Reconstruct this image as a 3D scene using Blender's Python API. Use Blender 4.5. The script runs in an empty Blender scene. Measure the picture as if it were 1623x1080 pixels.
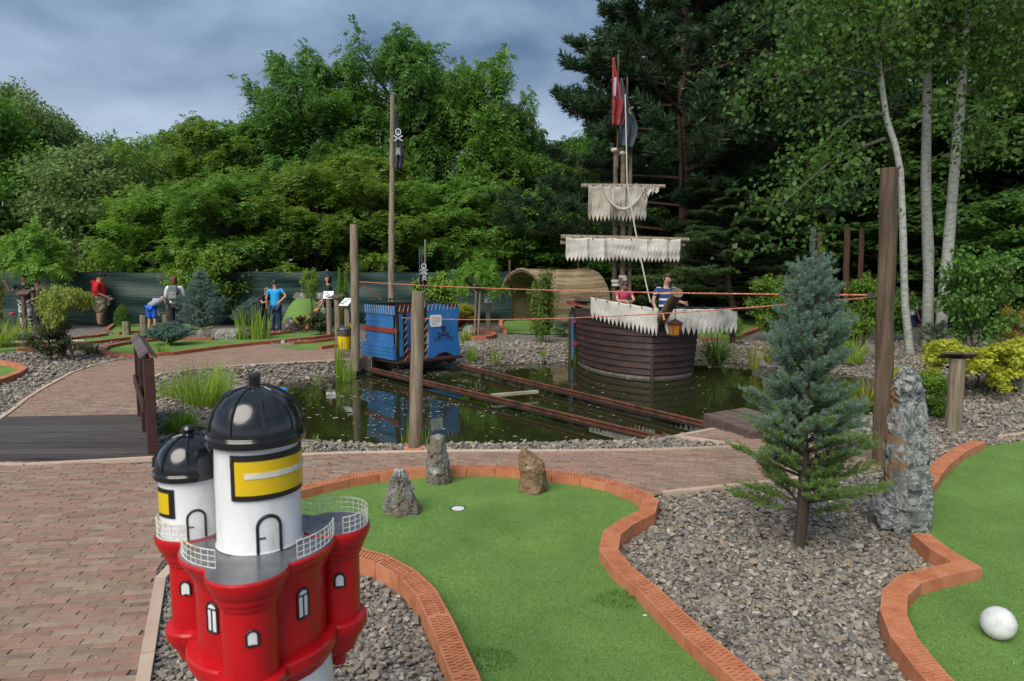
import bpy, bmesh, math, random
import numpy as np
from mathutils import Vector, Matrix, noise as mn
R = math.radians
rng = np.random.default_rng(7)
random.seed(7)
S = bpy.context.scene
COL = S.collection

# ------------------------------------------------------------------ camera, sky, sun, exposure
F, CX, CY, CAMH = 1082.0, 811.5, 540.0, 1.7
PITCH = math.atan(110 / F)
cam = bpy.data.cameras.new('camera')
camo = bpy.data.objects.new('camera', cam)
COL.objects.link(camo)
camo.location = (0, 0, CAMH)
camo.rotation_euler = (math.pi / 2 - PITCH, 0, 0)
cam.lens = 24.0
cam.sensor_width = 36
cam.clip_start = 0.05
cam.clip_end = 2000
cam.dof.use_dof = True
cam.dof.focus_distance = 8.0
cam.dof.aperture_fstop = 6.3
S.camera = camo

SUN_EL, SUN_AZ = R(46), R(208)
W = bpy.data.worlds.new('World')
S.world = W
W.use_nodes = True
nt = W.node_tree
nt.nodes.clear()
N = nt.nodes.new
L = nt.links.new
out = N('ShaderNodeOutputWorld')
bg = N('ShaderNodeBackground')
bg.inputs['Strength'].default_value = 0.066
L(bg.outputs[0], out.inputs[0])
sky = N('ShaderNodeTexSky')
sky.sky_type = 'NISHITA'
sky.sun_disc = False
sky.sun_elevation = SUN_EL
sky.sun_rotation = SUN_AZ
tc = N('ShaderNodeTexCoord')
sep = N('ShaderNodeSeparateXYZ')
L(tc.outputs['Generated'], sep.inputs[0])
zc = N('ShaderNodeMath'); zc.operation = 'MAXIMUM'; L(sep.outputs[2], zc.inputs[0]); zc.inputs[1].default_value = 0.0
za = N('ShaderNodeMath'); za.operation = 'ADD'; L(zc.outputs[0], za.inputs[0]); za.inputs[1].default_value = 0.28
dv = N('ShaderNodeVectorMath'); dv.operation = 'SCALE'
iv = N('ShaderNodeMath'); iv.operation = 'DIVIDE'; iv.inputs[0].default_value = 1.0; L(za.outputs[0], iv.inputs[1])
L(tc.outputs['Generated'], dv.inputs[0]); L(iv.outputs[0], dv.inputs['Scale'])
mpn = N('ShaderNodeMapping'); mpn.inputs['Scale'].default_value = (1.15, 1.25, 1.0); mpn.inputs['Location'].default_value = (3.1, 0.4, 0)
L(dv.outputs[0], mpn.inputs[0])
n1 = N('ShaderNodeTexNoise'); n1.inputs['Scale'].default_value = 2.1; n1.inputs['Detail'].default_value = 7; n1.inputs['Roughness'].default_value = 0.5
n1.inputs['Distortion'].default_value = 0.15
L(mpn.outputs[0], n1.inputs['Vector'])
cr = N('ShaderNodeValToRGB')
e = cr.color_ramp.elements
e[0].position = 0.36; e[0].color = (0.60, 1.0, 1.68, 1)
e[1].position = 0.64; e[1].color = (1.75, 2.35, 3.15, 1)
L(n1.outputs[0], cr.inputs[0])
hz = N('ShaderNodeMapRange'); hz.inputs['From Min'].default_value = 0.05; hz.inputs['From Max'].default_value = 0.30
hz.inputs['To Min'].default_value = 0.85; hz.inputs['To Max'].default_value = 0.0
L(sep.outputs[2], hz.inputs[0])
mh = N('ShaderNodeMix'); mh.data_type = 'RGBA'; L(hz.outputs[0], mh.inputs[0])
L(cr.outputs[0], mh.inputs[6]); mh.inputs[7].default_value = (3.5, 4.1, 5.0, 1)
ms = N('ShaderNodeMix'); ms.data_type = 'RGBA'; ms.inputs[0].default_value = 0.97
L(sky.outputs[0], ms.inputs[6]); L(mh.outputs[2], ms.inputs[7])
L(ms.outputs[2], bg.inputs[0])

sl = bpy.data.lights.new('sun', 'SUN')
sl.energy = 1.5
sl.angle = R(48)
sl.color = (1.0, 0.94, 0.83)
so = bpy.data.objects.new('sun', sl)
COL.objects.link(so)
sd = Vector((math.sin(SUN_AZ) * math.cos(SUN_EL), math.cos(SUN_AZ) * math.cos(SUN_EL), math.sin(SUN_EL)))
so.rotation_euler = sd.to_track_quat('Z', 'Y').to_euler()
S.view_settings.view_transform = 'Standard'
S.view_settings.look = 'None'
S.view_settings.gamma = 1
S.view_settings.exposure = 1.58
S.view_settings.use_curve_mapping = False
S.cycles.max_bounces = 6
S.cycles.transparent_max_bounces = 8
S.cycles.caustics_reflective = False
S.cycles.caustics_refractive = False
S.cycles.use_denoising = True

# ------------------------------------------------------------------ where a pixel of the photograph meets the world
def ray(px, py):
    x, y = (px - CX) / F, -(py - CY) / F
    c, s = math.cos(PITCH), math.sin(PITCH)
    return (x, c + y * s, -s + y * c)
def G(px, py, z=0.0):
    d = ray(px, py); t = (z - CAMH) / d[2]
    return (d[0] * t, d[1] * t)
def A(px, py, Y):
    d = ray(px, py); t = Y / d[1]
    return Vector((d[0] * t, Y, CAMH + d[2] * t))

# ------------------------------------------------------------------ objects
def tag(o, label=None, cat=None, group=None, kind=None):
    if label: o['label'] = label
    if cat: o['category'] = cat
    if group: o['group'] = group
    if kind: o['kind'] = kind
    return o
def empty(name, loc=(0, 0, 0), rz=0, label=None, cat=None, group=None):
    o = bpy.data.objects.new(name, None)
    o.empty_display_size = 0.1
    o.location = loc
    o.rotation_euler = (0, 0, rz)
    COL.objects.link(o)
    return tag(o, label, cat, group)
def link(name, me, m=None, parent=None, loc=None, rot=None):
    o = bpy.data.objects.new(name, me)
    if m is not None and not me.materials: me.materials.append(m)
    COL.objects.link(o)
    if parent is not None: o.parent = parent
    if loc is not None: o.location = loc
    if rot is not None: o.rotation_euler = rot
    return o
def mesh_np(name, V, Fq, m=None, smooth=False):
    V = np.asarray(V, dtype=np.float32).reshape(-1, 3); Fq = np.asarray(Fq, dtype=np.int32)
    k = Fq.shape[1]; me = bpy.data.meshes.new(name)
    me.vertices.add(len(V)); me.vertices.foreach_set('co', V.ravel())
    me.loops.add(Fq.size); me.loops.foreach_set('vertex_index', Fq.ravel())
    me.polygons.add(len(Fq)); me.polygons.foreach_set('loop_start', np.arange(0, Fq.size, k, dtype=np.int32))
    me.polygons.foreach_set('use_smooth', np.full(len(Fq), bool(smooth)))
    me.update(calc_edges=True); me.validate()
    if m is not None: me.materials.append(m)
    return me
class MB:
    """collects simple shapes and links them as one mesh object"""
    def __init__(s): s.v = []; s.f = []; s.sm = []
    def add(s, vs, fs, smooth=False):
        b = len(s.v); s.v += [tuple(p) for p in vs]; s.f += [tuple(i + b for i in f) for f in fs]; s.sm += [smooth] * len(fs)
        return s
    def box(s, c, d, rz=0, M=None, taper=0):
        hx, hy, hz = d[0] / 2, d[1] / 2, d[2] / 2; vs = []
        for z in (-1, 1):
            k = 1 - (taper if z > 0 else 0)
            for x, y in ((-1, -1), (1, -1), (1, 1), (-1, 1)):
                p = Vector((x * hx * k, y * hy * k, z * hz))
                if M is not None: p = M @ p
                elif rz: p = Matrix.Rotation(rz, 3, 'Z') @ p
                vs.append(p + Vector(c))
        return s.add(vs, [(3, 2, 1, 0), (4, 5, 6, 7), (0, 1, 5, 4), (1, 2, 6, 5), (2, 3, 7, 6), (3, 0, 4, 7)])
    def beam(s, a, b, w, h, up=(0, 0, 1)):
        a, b = Vector(a), Vector(b); d = (b - a); n = d.normalized(); u = Vector(up); sd_ = n.cross(u).normalized(); u = sd_.cross(n)
        vs = []
        for p in (a, b):
            for x, y in ((-1, -1), (1, -1), (1, 1), (-1, 1)): vs.append(p + sd_ * x * w / 2 + u * y * h / 2)
        return s.add(vs, [(3, 2, 1, 0), (4, 5, 6, 7), (0, 1, 5, 4), (1, 2, 6, 5), (2, 3, 7, 6), (3, 0, 4, 7)])
    def tube(s, pts, rad, n=8, cap=True, smooth=True, wob=0, seed=0):
        pts = [Vector(p) for p in pts]
        if not hasattr(rad, '__len__'): rad = [rad] * len(pts)
        vs = []; r_ = random.Random(seed); ref = None; wb = [1 + (r_.random() - .5) * wob for _ in range(n)]
        for i, p in enumerate(pts):
            t = (pts[min(i + 1, len(pts) - 1)] - pts[max(i - 1, 0)]).normalized()
            if ref is None: ref = Vector((0, 0, 1)) if abs(t.z) < .9 else Vector((1, 0, 0))
            sx = t.cross(ref).normalized(); sy = t.cross(sx); ref = sy.cross(t) if False else ref
            for k in range(n):
                a = 2 * math.pi * k / n; q = rad[i] * wb[k] * (1 + (r_.random() - .5) * wob * .5)
                vs.append(p + sx * math.cos(a) * q + sy * math.sin(a) * q)
        fs = []
        for i in range(len(pts) - 1):
            for k in range(n):
                fs.append((i * n + k, i * n + (k + 1) % n, (i + 1) * n + (k + 1) % n, (i + 1) * n + k))
        s.add(vs, fs, smooth)
        if cap:
            b = len(s.v) - len(vs)
            s.f.append(tuple(b + k for k in range(n))[::-1]); s.sm.append(False)
            s.f.append(tuple(b + (len(pts) - 1) * n + k for k in range(n))); s.sm.append(False)
        return s
    def lathe(s, prof, n=24, c=(0, 0, 0), a0=0, a1=2 * math.pi, smooth=True):
        full = abs(a1 - a0 - 2 * math.pi) < 1e-6; m = n if full else n + 1; vs = []
        for r, z in prof:
            for k in range(m):
                a = a0 + (a1 - a0) * k / n; vs.append((c[0] + r * math.cos(a), c[1] + r * math.sin(a), c[2] + z))
        fs = []
        for i in range(len(prof) - 1):
            for k in range(n if full else n):
                k2 = (k + 1) % m if full else k + 1
                fs.append((i * m + k, i * m + k2, (i + 1) * m + k2, (i + 1) * m + k))
        return s.add(vs, fs, smooth)
    def prism(s, poly, z0, z1):
        n = len(poly)
        vs = [(p[0], p[1], z0) for p in poly] + [(p[0], p[1], z1) for p in poly]
        fs = [tuple(range(n))[::-1], tuple(range(n, 2 * n))] + [(i, (i + 1) % n, n + (i + 1) % n, n + i) for i in range(n)]
        return s.add(vs, fs)
    def mesh(s, name, m=None):
        me = bpy.data.meshes.new(name); me.from_pydata(s.v, [], s.f); me.polygons.foreach_set('use_smooth', s.sm)
        me.update()
        if any(s.sm): me.set_sharp_from_angle(angle=R(27 if len(s.v) > 600 else 38))
        if m is not None: me.materials.append(m)
        me.update(); return me
    def build(s, name, m, parent=None, loc=None, rot=None, bevel=0, sharp=None):
        me = s.mesh(name, m); o = link(name, me, None, parent, loc, rot)
        if bevel:
            b = o.modifiers.new('bevel', 'BEVEL'); b.width = bevel; b.segments = 2; b.limit_method = 'ANGLE'; b.angle_limit = R(40)
        return o

def copy_tree(o, parent=None):
    c = o.copy(); COL.objects.link(c); c.parent = parent
    for ch in o.children: copy_tree(ch, c)
    return c

# ------------------------------------------------------------------ materials
_m = {}
def rnd_node(nt):
    """a number that differs from piece to piece: object, instance and loose island"""
    a = nt.nodes.new('ShaderNodeObjectInfo'); b = nt.nodes.new('ShaderNodeNewGeometry')
    s1 = nt.nodes.new('ShaderNodeMath'); s1.operation = 'ADD'
    nt.links.new(a.outputs['Random'], s1.inputs[0]); nt.links.new(b.outputs['Random Per Island'], s1.inputs[1])
    f = nt.nodes.new('ShaderNodeMath'); f.operation = 'FRACT'; nt.links.new(s1.outputs[0], f.inputs[0])
    return f.outputs[0]
def mat(name, cols, rough=.7, scale=8, detail=5, bump=0, bscale=None, metal=0, spec=.5, stretch=None, rnd=0, rcols=None,
        trans=0, coat=0, contrast=(.3, .7), bdist=.01, ior=None, local=False, wave=None):
    """cols: base colours spread by noise; rcols: colours picked piece by piece, mixed in by rnd"""
    if name in _m: return _m[name]
    m = bpy.data.materials.new(name); m.use_nodes = True; nt = m.node_tree; nt.nodes.clear(); N = nt.nodes.new; L = nt.links.new
    o = N('ShaderNodeOutputMaterial'); p = N('ShaderNodeBsdfPrincipled'); L(p.outputs[0], o.inputs[0])
    p.inputs['Roughness'].default_value = rough; p.inputs['Metallic'].default_value = metal; p.inputs['Specular IOR Level'].default_value = spec
    if ior: p.inputs['IOR'].default_value = ior
    p.inputs['Coat Weight'].default_value = coat; p.inputs['Coat Roughness'].default_value = .05
    if local: t = N('ShaderNodeTexCoord'); vec = t.outputs['Object']
    else: t = N('ShaderNodeNewGeometry'); vec = t.outputs['Position']
    if stretch:
        mp = N('ShaderNodeMapping'); mp.inputs['Scale'].default_value = stretch; L(vec, mp.inputs[0]); vec = mp.outputs[0]
    col = None
    if len(cols) > 1:
        nz = N('ShaderNodeTexNoise'); nz.inputs['Scale'].default_value = scale; nz.inputs['Detail'].default_value = detail; nz.inputs['Roughness'].default_value = .6
        L(vec, nz.inputs['Vector']); r = N('ShaderNodeValToRGB'); L(nz.outputs[0], r.inputs[0])
        while len(r.color_ramp.elements) < len(cols): r.color_ramp.elements.new(.5)
        for i, c in enumerate(cols):
            r.color_ramp.elements[i].position = contrast[0] + (contrast[1] - contrast[0]) * i / (len(cols) - 1); r.color_ramp.elements[i].color = (*c, 1)
        col = r.outputs[0]
    else:
        c = N('ShaderNodeRGB'); c.outputs[0].default_value = (*cols[0], 1); col = c.outputs[0]
    if rnd:
        f = rnd_node(nt); rr = N('ShaderNodeValToRGB'); L(f, rr.inputs[0])
        rc = rcols or [tuple(x * .6 for x in cols[0]), tuple(x * 1.4 for x in cols[-1])]
        rr.color_ramp.interpolation = 'LINEAR'
        while len(rr.color_ramp.elements) < len(rc): rr.color_ramp.elements.new(.5)
        for i, c in enumerate(rc):
            rr.color_ramp.elements[i].position = i / (len(rc) - 1); rr.color_ramp.elements[i].color = (*c, 1)
        mx = N('ShaderNodeMix'); mx.data_type = 'RGBA'; mx.inputs[0].default_value = rnd; L(col, mx.inputs[6]); L(rr.outputs[0], mx.inputs[7]); col = mx.outputs[2]
    L(col, p.inputs['Base Color'])
    if bump:
        nb = N('ShaderNodeTexNoise'); nb.inputs['Scale'].default_value = bscale or scale * 3; nb.inputs['Detail'].default_value = 6; nb.inputs['Roughness'].default_value = .65
        L(vec, nb.inputs['Vector']); bn = N('ShaderNodeBump'); bn.inputs['Strength'].default_value = bump; bn.inputs['Distance'].default_value = bdist
        L(nb.outputs[0], bn.inputs['Height']); L(bn.outputs[0], p.inputs['Normal'])
    if trans:
        tr = N('ShaderNodeBsdfTranslucent'); hs = N('ShaderNodeHueSaturation'); hs.inputs['Value'].default_value = 1.7; hs.inputs['Hue'].default_value = .485
        L(col, hs.inputs['Color']); L(hs.outputs[0], tr.inputs[0]); ad = N('ShaderNodeMixShader'); ad.inputs[0].default_value = trans
        L(p.outputs[0], ad.inputs[1]); L(tr.outputs[0], ad.inputs[2]); L(ad.outputs[0], o.inputs[0])
    _m[name] = m
    return m
def leafmat(name, a, b, c=None, scale=.5, rough=.55, rnd=.45):
    c = c or tuple((x + y) / 2 for x, y in zip(a, b))
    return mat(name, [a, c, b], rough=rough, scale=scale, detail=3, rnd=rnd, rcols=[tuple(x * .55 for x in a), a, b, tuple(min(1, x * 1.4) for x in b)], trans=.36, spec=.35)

M = {}
M['wood_grey'] = mat('weathered_wood', [(.10, .075, .05), (.21, .165, .115), (.30, .25, .19)], .85, 6, 8, .8, 14, stretch=(4, 4, .35), bdist=.012)
M['wood_brown'] = mat('brown_post_wood', [(.030, .019, .012), (.085, .056, .034), (.15, .11, .075)], .8, 5, 8, .9, 12, stretch=(4, 4, .3), bdist=.015)
M['wood_red'] = mat('reddish_post_wood', [(.07, .032, .018), (.14, .07, .038)], .85, 6, 6, .6, 14, stretch=(4, 4, .3))
M['stain'] = mat('dark_stained_wood', [(.035, .012, .009), (.06, .022, .016)], .55, 4, 6, .4, 20, stretch=(1, 1, 3))
M['hull'] = mat('dark_hull_plank', [(.016, .007, .006), (.036, .016, .013), (.062, .032, .026)], .6, 3, 8, .5, 18, stretch=(1, 1, 4), rnd=.25)
M['deckwood'] = mat('bridge_deck_wood', [(.022, .018, .018), (.055, .045, .043), (.13, .11, .10)], .7, 3, 8, .8, 10, stretch=(.6, 9, 9), rnd=.45, rcols=[(.022, .018, .018), (.10, .085, .08)])
M['dockwood'] = mat('dock_wood', [(.05, .03, .022), (.10, .066, .05), (.17, .13, .11)], .75, 4, 8, .5, 12, stretch=(.8, 5, 5), rnd=.3)
M['clay'] = mat('orange_clay', [(.32, .10, .042), (.46, .165, .075), (.52, .225, .12)], .85, 9, 6, .35, 60, rnd=.3, rcols=[(.30, .10, .05), (.46, .15, .07), (.54, .22, .12)], bdist=.004)
M['claydark'] = mat('old_clay', [(.26, .075, .038), (.42, .135, .07)], .88, 7, 6, .35, 50, rnd=.35, rcols=[(.24, .065, .032), (.46, .16, .085)])
M['paver'] = mat('clinker_paver', [(.135, .085, .063), (.235, .15, .112), (.32, .225, .175)], .85, 14, 6, .5, 70, rnd=.62,
                 rcols=[(.125, .085, .066), (.31, .155, .11), (.215, .155, .12), (.33, .19, .145), (.235, .16, .115), (.33, .255, .19), (.165, .12, .095), (.265, .19, .14)], bdist=.006)
M['sand'] = mat('jointing_sand', [(.08, .066, .05), (.17, .14, .11)], .95, 30, 4, .5, 90)
M['kerb'] = mat('pale_kerb', [(.40, .28, .21), (.52, .40, .32)], .85, 6, 6, .3, 50, rnd=.25)
M['turf'] = None
M['blueply'] = mat('blue_paint', [(.018, .11, .30), (.028, .16, .40)], .5, 3, 5, .25, 10)
M['redpaint'] = mat('oxblood_paint', [(.16, .022, .014), (.25, .045, .03)], .55, 4, 5, .2, 12)
M['black'] = mat('black_paint', [(.008, .008, .008), (.02, .018, .016)], .5, 5, 4, .2)
M['rope'] = mat('white_rope', [(.36, .33, .28), (.55, .52, .46)], .9, 60, 2)
M['white'] = mat('white_board', [(.62, .62, .62), (.78, .78, .78)], .5, 3, 3)
M['cloth'] = mat('sail_cloth', [(.42, .40, .36), (.60, .58, .53), (.68, .66, .62)], .9, 2.5, 6, .4, 8, trans=.25, bdist=.03)
M['cloth_old'] = mat('old_sail_cloth', [(.26, .235, .19), (.45, .415, .35), (.56, .53, .47)], .9, 2.5, 6, .5, 8, trans=.25, bdist=.03)
M['rust'] = mat('rusty_steel', [(.03, .015, .010), (.11, .038, .018), (.20, .07, .032)], .8, 7, 8, .4, 30)
M['darksteel'] = mat('dark_wet_steel', [(.012, .010, .009), (.035, .025, .02)], .5, 8, 4, .3)
M['ironish'] = mat('grey_iron', [(.03, .03, .03), (.10, .09, .08)], .6, 10, 4, .2)
M['reed'] = mat('reed_mat', [(.13, .085, .045), (.30, .22, .13), (.40, .31, .20)], .9, 2, 8, .9, 9, stretch=(1, 1, 8), rnd=.35, bdist=.03)
M['skin'] = mat('skin', [(.42, .22, .15), (.50, .28, .20)], .55, 10, 3)
M['hair_brown'] = mat('brown_hair', [(.03, .016, .009), (.06, .03, .016)], .6, 60, 3, .4)
M['hair_dark'] = mat('dark_hair', [(.008, .005, .005), (.02, .012, .012)], .5, 60, 3, .4)
M['hair_red'] = mat('auburn_hair', [(.09, .028, .012), (.16, .055, .022)], .6, 60, 3, .4)
M['hair_fair'] = mat('fair_hair', [(.17, .09, .04), (.28, .16, .08)], .6, 60, 3, .4)
def plain(name, c, rough=.8, v=.2, bump=.2, **k):
    return mat(name, [tuple(x * (1 - v) for x in c), tuple(min(1, x * (1 + v)) for x in c)], rough, 6, 4, bump, 20, **k)

def turf_mat():
    m = bpy.data.materials.new('artificial_turf'); m.use_nodes = True; nt = m.node_tree; nt.nodes.clear(); N = nt.nodes.new; L = nt.links.new
    o = N('ShaderNodeOutputMaterial'); p = N('ShaderNodeBsdfPrincipled'); L(p.outputs[0], o.inputs[0]); p.inputs['Roughness'].default_value = .8; p.inputs['Specular IOR Level'].default_value = .2
    g = N('ShaderNodeNewGeometry')
    a = N('ShaderNodeTexNoise'); a.inputs['Scale'].default_value = 120; a.inputs['Detail'].default_value = 5; a.inputs['Roughness'].default_value = .75; L(g.outputs['Position'], a.inputs['Vector'])
    r = N('ShaderNodeValToRGB'); L(a.outputs[0], r.inputs[0]); el = r.color_ramp.elements
    el[0].position = .36; el[0].color = (.062, .140, .022, 1); el[1].position = .62; el[1].color = (.185, .30, .080, 1)
    b = N('ShaderNodeTexNoise'); b.inputs['Scale'].default_value = 1.9; b.inputs['Detail'].default_value = 9; b.inputs['Roughness'].default_value = .62; L(g.outputs['Position'], b.inputs['Vector'])
    r2 = N('ShaderNodeMapRange'); L(b.outputs[0], r2.inputs[0]); r2.inputs['From Min'].default_value = .3; r2.inputs['From Max'].default_value = .7; r2.inputs['To Min'].default_value = .74; r2.inputs['To Max'].default_value = 1.2
    mu = N('ShaderNodeVectorMath'); mu.operation = 'SCALE'; L(r.outputs[0], mu.inputs[0]); L(r2.outputs[0], mu.inputs['Scale']); L(mu.outputs[0], p.inputs['Base Color'])
    bp = N('ShaderNodeBump'); bp.inputs['Strength'].default_value = .7; bp.inputs['Distance'].default_value = .006; L(a.outputs[0], bp.inputs['Height']); L(bp.outputs[0], p.inputs['Normal'])
    return m
M['turf'] = turf_mat()
M['blade'] = mat('turf_blade', [(.07, .18, .028), (.13, .28, .055)], .5, 200, 2, rnd=.6, rcols=[(.06, .14, .02), (.12, .24, .045), (.23, .37, .10)], spec=.3)

def ground_mat():
    m = bpy.data.materials.new('ground_gravel'); m.use_nodes = True; nt = m.node_tree; nt.nodes.clear(); N = nt.nodes.new; L = nt.links.new
    o = N('ShaderNodeOutputMaterial'); p = N('ShaderNodeBsdfPrincipled'); L(p.outputs[0], o.inputs[0]); p.inputs['Roughness'].default_value = .9; p.inputs['Specular IOR Level'].default_value = .2
    g = N('ShaderNodeNewGeometry')
    v = N('ShaderNodeTexVoronoi'); v.inputs['Scale'].default_value = 26; L(g.outputs['Position'], v.inputs['Vector'])
    sp = N('ShaderNodeSeparateColor'); L(v.outputs['Color'], sp.inputs[0])
    r = N('ShaderNodeValToRGB'); L(sp.outputs[0], r.inputs[0])
    cs = [(.05, .045, .04), (.15, .13, .105), (.10, .095, .095), (.24, .20, .155), (.17, .165, .16), (.30, .27, .23)]
    while len(r.color_ramp.elements) < len(cs): r.color_ramp.elements.new(.5)
    for i, c in enumerate(cs): r.color_ramp.elements[i].position = i / 5; r.color_ramp.elements[i].color = (*c, 1)
    # leaf litter under the trees beyond the fence
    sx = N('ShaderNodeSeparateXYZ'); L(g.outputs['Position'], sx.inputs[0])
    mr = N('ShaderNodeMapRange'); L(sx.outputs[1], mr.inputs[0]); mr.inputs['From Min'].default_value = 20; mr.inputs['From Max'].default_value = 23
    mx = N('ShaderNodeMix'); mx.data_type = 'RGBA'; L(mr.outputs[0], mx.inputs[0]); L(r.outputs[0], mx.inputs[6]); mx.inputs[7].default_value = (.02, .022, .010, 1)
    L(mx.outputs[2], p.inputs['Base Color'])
    iv = N('ShaderNodeMath'); iv.operation = 'SUBTRACT'; iv.inputs[0].default_value = 1; L(v.outputs['Distance'], iv.inputs[1])
    bp = N('ShaderNodeBump'); bp.inputs['Strength'].default_value = 1; bp.inputs['Distance'].default_value = .02; L(iv.outputs[0], bp.inputs['Height']); L(bp.outputs[0], p.inputs['Normal'])
    return m
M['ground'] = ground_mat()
M['stone'] = mat('slate_chip', [(.11, .10, .085), (.24, .21, .175)], .8, 30, 5, .5, 80, rnd=.78,
                 rcols=[(.065, .062, .060), (.22, .19, .145), (.12, .12, .13), (.31, .23, .145), (.165, .155, .145), (.34, .29, .23), (.09, .08, .07), (.25, .22, .175), (.46, .42, .36), (.20, .16, .115)], bdist=.004)
M['rock'] = mat('field_rock', [(.07, .06, .045), (.17, .14, .10), (.15, .15, .145), (.40, .38, .33)], .85, 7, 9, 1, 16, contrast=(.33, .68), bdist=.03)
M['rock_rusty'] = mat('rusty_rock', [(.09, .075, .05), (.17, .13, .075), (.23, .13, .06), (.28, .26, .19)], .85, 6, 9, 1, 16, contrast=(.33, .68), bdist=.03)
M['rock_grey'] = mat('grey_boulder', [(.13, .125, .115), (.24, .235, .22), (.42, .41, .38)], .85, 5, 9, 1, 14, bdist=.03)
def marble_mat():
    m = bpy.data.materials.new('veined_rock'); m.use_nodes = True; nt = m.node_tree; nt.nodes.clear(); N = nt.nodes.new; L = nt.links.new
    o = N('ShaderNodeOutputMaterial'); p = N('ShaderNodeBsdfPrincipled'); L(p.outputs[0], o.inputs[0]); p.inputs['Roughness'].default_value = .92; p.inputs['Specular IOR Level'].default_value = .25
    g = N('ShaderNodeNewGeometry')
    a = N('ShaderNodeTexNoise'); a.inputs['Scale'].default_value = 7; a.inputs['Detail'].default_value = 10; a.inputs['Roughness'].default_value = .72; a.inputs['Distortion'].default_value = .55; L(g.outputs['Position'], a.inputs['Vector'])
    r = N('ShaderNodeValToRGB'); L(a.outputs[0], r.inputs[0]); el = r.color_ramp.elements
    for i, (ps, c) in enumerate([(.34, (.035, .042, .05)), (.45, (.13, .145, .15)), (.50, (.34, .35, .34)), (.54, (.12, .13, .13)), (.68, (.30, .31, .29))]):
        if i > 1: el.new(ps)
    for i, (ps, c) in enumerate([(.34, (.035, .042, .05)), (.45, (.13, .145, .15)), (.50, (.34, .35, .34)), (.54, (.12, .13, .13)), (.68, (.30, .31, .29))]):
        el[i].position = ps; el[i].color = (*c, 1)
    b = N('ShaderNodeTexNoise'); b.inputs['Scale'].default_value = 3.2; b.inputs['Detail'].default_value = 6; b.inputs['Distortion'].default_value = .6; L(g.outputs['Position'], b.inputs['Vector'])
    mr = N('ShaderNodeMapRange'); L(b.outputs[0], mr.inputs[0]); mr.inputs['From Min'].default_value = .57; mr.inputs['From Max'].default_value = .62
    mx = N('ShaderNodeMix'); mx.data_type = 'RGBA'; L(mr.outputs[0], mx.inputs[0]); L(r.outputs[0], mx.inputs[6]); mx.inputs[7].default_value = (.20, .125, .07, 1)
    L(mx.outputs[2], p.inputs['Base Color'])
    bp = N('ShaderNodeBump'); bp.inputs['Strength'].default_value = 1; bp.inputs['Distance'].default_value = .02; L(a.outputs[0], bp.inputs['Height']); L(bp.outputs[0], p.inputs['Normal'])
    return m
M['marble'] = marble_mat()

# ------------------------------------------------------------------ plan helpers
def inpoly(X, Y, poly):
    ins = np.zeros(X.shape, bool); n = len(poly)
    for i in range(n):
        x1, y1 = poly[i]; x2, y2 = poly[(i + 1) % n]
        if y1 == y2: continue
        c = ((y1 > Y) != (y2 > Y)) & (X < (x2 - x1) * (Y - y1) / (y2 - y1) + x1); ins ^= c
    return ins
def sdist(X, Y, poly):
    d = np.full(X.shape, 1e9); n = len(poly)
    for i in range(n):
        x1, y1 = poly[i]; x2, y2 = poly[(i + 1) % n]; dx, dy = x2 - x1, y2 - y1; l2 = dx * dx + dy * dy + 1e-12
        t = np.clip(((X - x1) * dx + (Y - y1) * dy) / l2, 0, 1); d = np.minimum(d, np.hypot(X - x1 - t * dx, Y - y1 - t * dy))
    return np.where(inpoly(X, Y, poly), -d, d)
def smooth_line(pts, it=2, closed=False):
    for _ in range(it):
        q = []; n = len(pts)
        rngi = range(n) if closed else range(n - 1)
        if not closed: q.append(pts[0])
        for i in rngi:
            a, b = pts[i], pts[(i + 1) % n]
            q += [(a[0] * .75 + b[0] * .25, a[1] * .75 + b[1] * .25), (a[0] * .25 + b[0] * .75, a[1] * .25 + b[1] * .75)]
        if not closed: q.append(pts[-1])
        pts = q
    return pts
def resample(pts, step, closed=False):
    P = [Vector(p) for p in pts]
    if closed: P.append(P[0])
    Ls = [0]
    for a, b in zip(P, P[1:]): Ls.append(Ls[-1] + (b - a).length)
    n = max(1, round(Ls[-1] / step)); out_ = []; j = 0
    for i in range(n + (0 if closed else 1)):
        s = Ls[-1] * i / n
        while j < len(Ls) - 2 and Ls[j + 1] < s: j += 1
        t = (s - Ls[j]) / max(1e-9, Ls[j + 1] - Ls[j]); out_.append(P[j].lerp(P[j + 1], t))
    return out_
# ================================================================== THE SETTING
WZ = -0.20
pond = [G(x, y, WZ) for x, y in [(392, 650), (410, 680), (470, 696), (540, 704), (620, 707), (720, 706), (850, 705), (980, 701), (1060, 698), (1105, 691), (1150, 684),
        (1250, 676), (1340, 668), (1400, 655), (1445, 625), (1410, 602), (1330, 592), (1250, 587), (1190, 577), (1110, 571), (1000, 568), (912, 573), (850, 576), (790, 578),
        (745, 586), (690, 584), (600, 580), (560, 590), (540, 594), (500, 601), (440, 609), (405, 625)]]
pathA = [(-6.5, 1.3), (-1.0, 1.3)] + [G(*p) for p in [(228, 1080), (246, 975), (258, 900), (300, 850), (400, 812), (480, 800), (700, 780), (1000, 800), (1048, 784), (1180, 771),
        (1300, 757), (1400, 742), (1450, 728), (1440, 690), (1383, 688), (1290, 690), (1188, 691), (1134, 682), (1080, 693), (1183, 710), (1080, 715), (900, 717), (660, 717), (470, 723), (250, 730), (244, 736)]] + [(-6.5, 5.95)]
pathB = [G(*p) for p in [(-30, 671), (0, 668), (50, 628), (115, 592), (165, 576), (205, 569), (251, 562), (340, 553), (395, 547), (560, 545), (566, 570), (520, 574), (450, 577), (380, 581), (300, 588), (250, 595), (226, 612), (222, 640), (228, 662)]]

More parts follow.
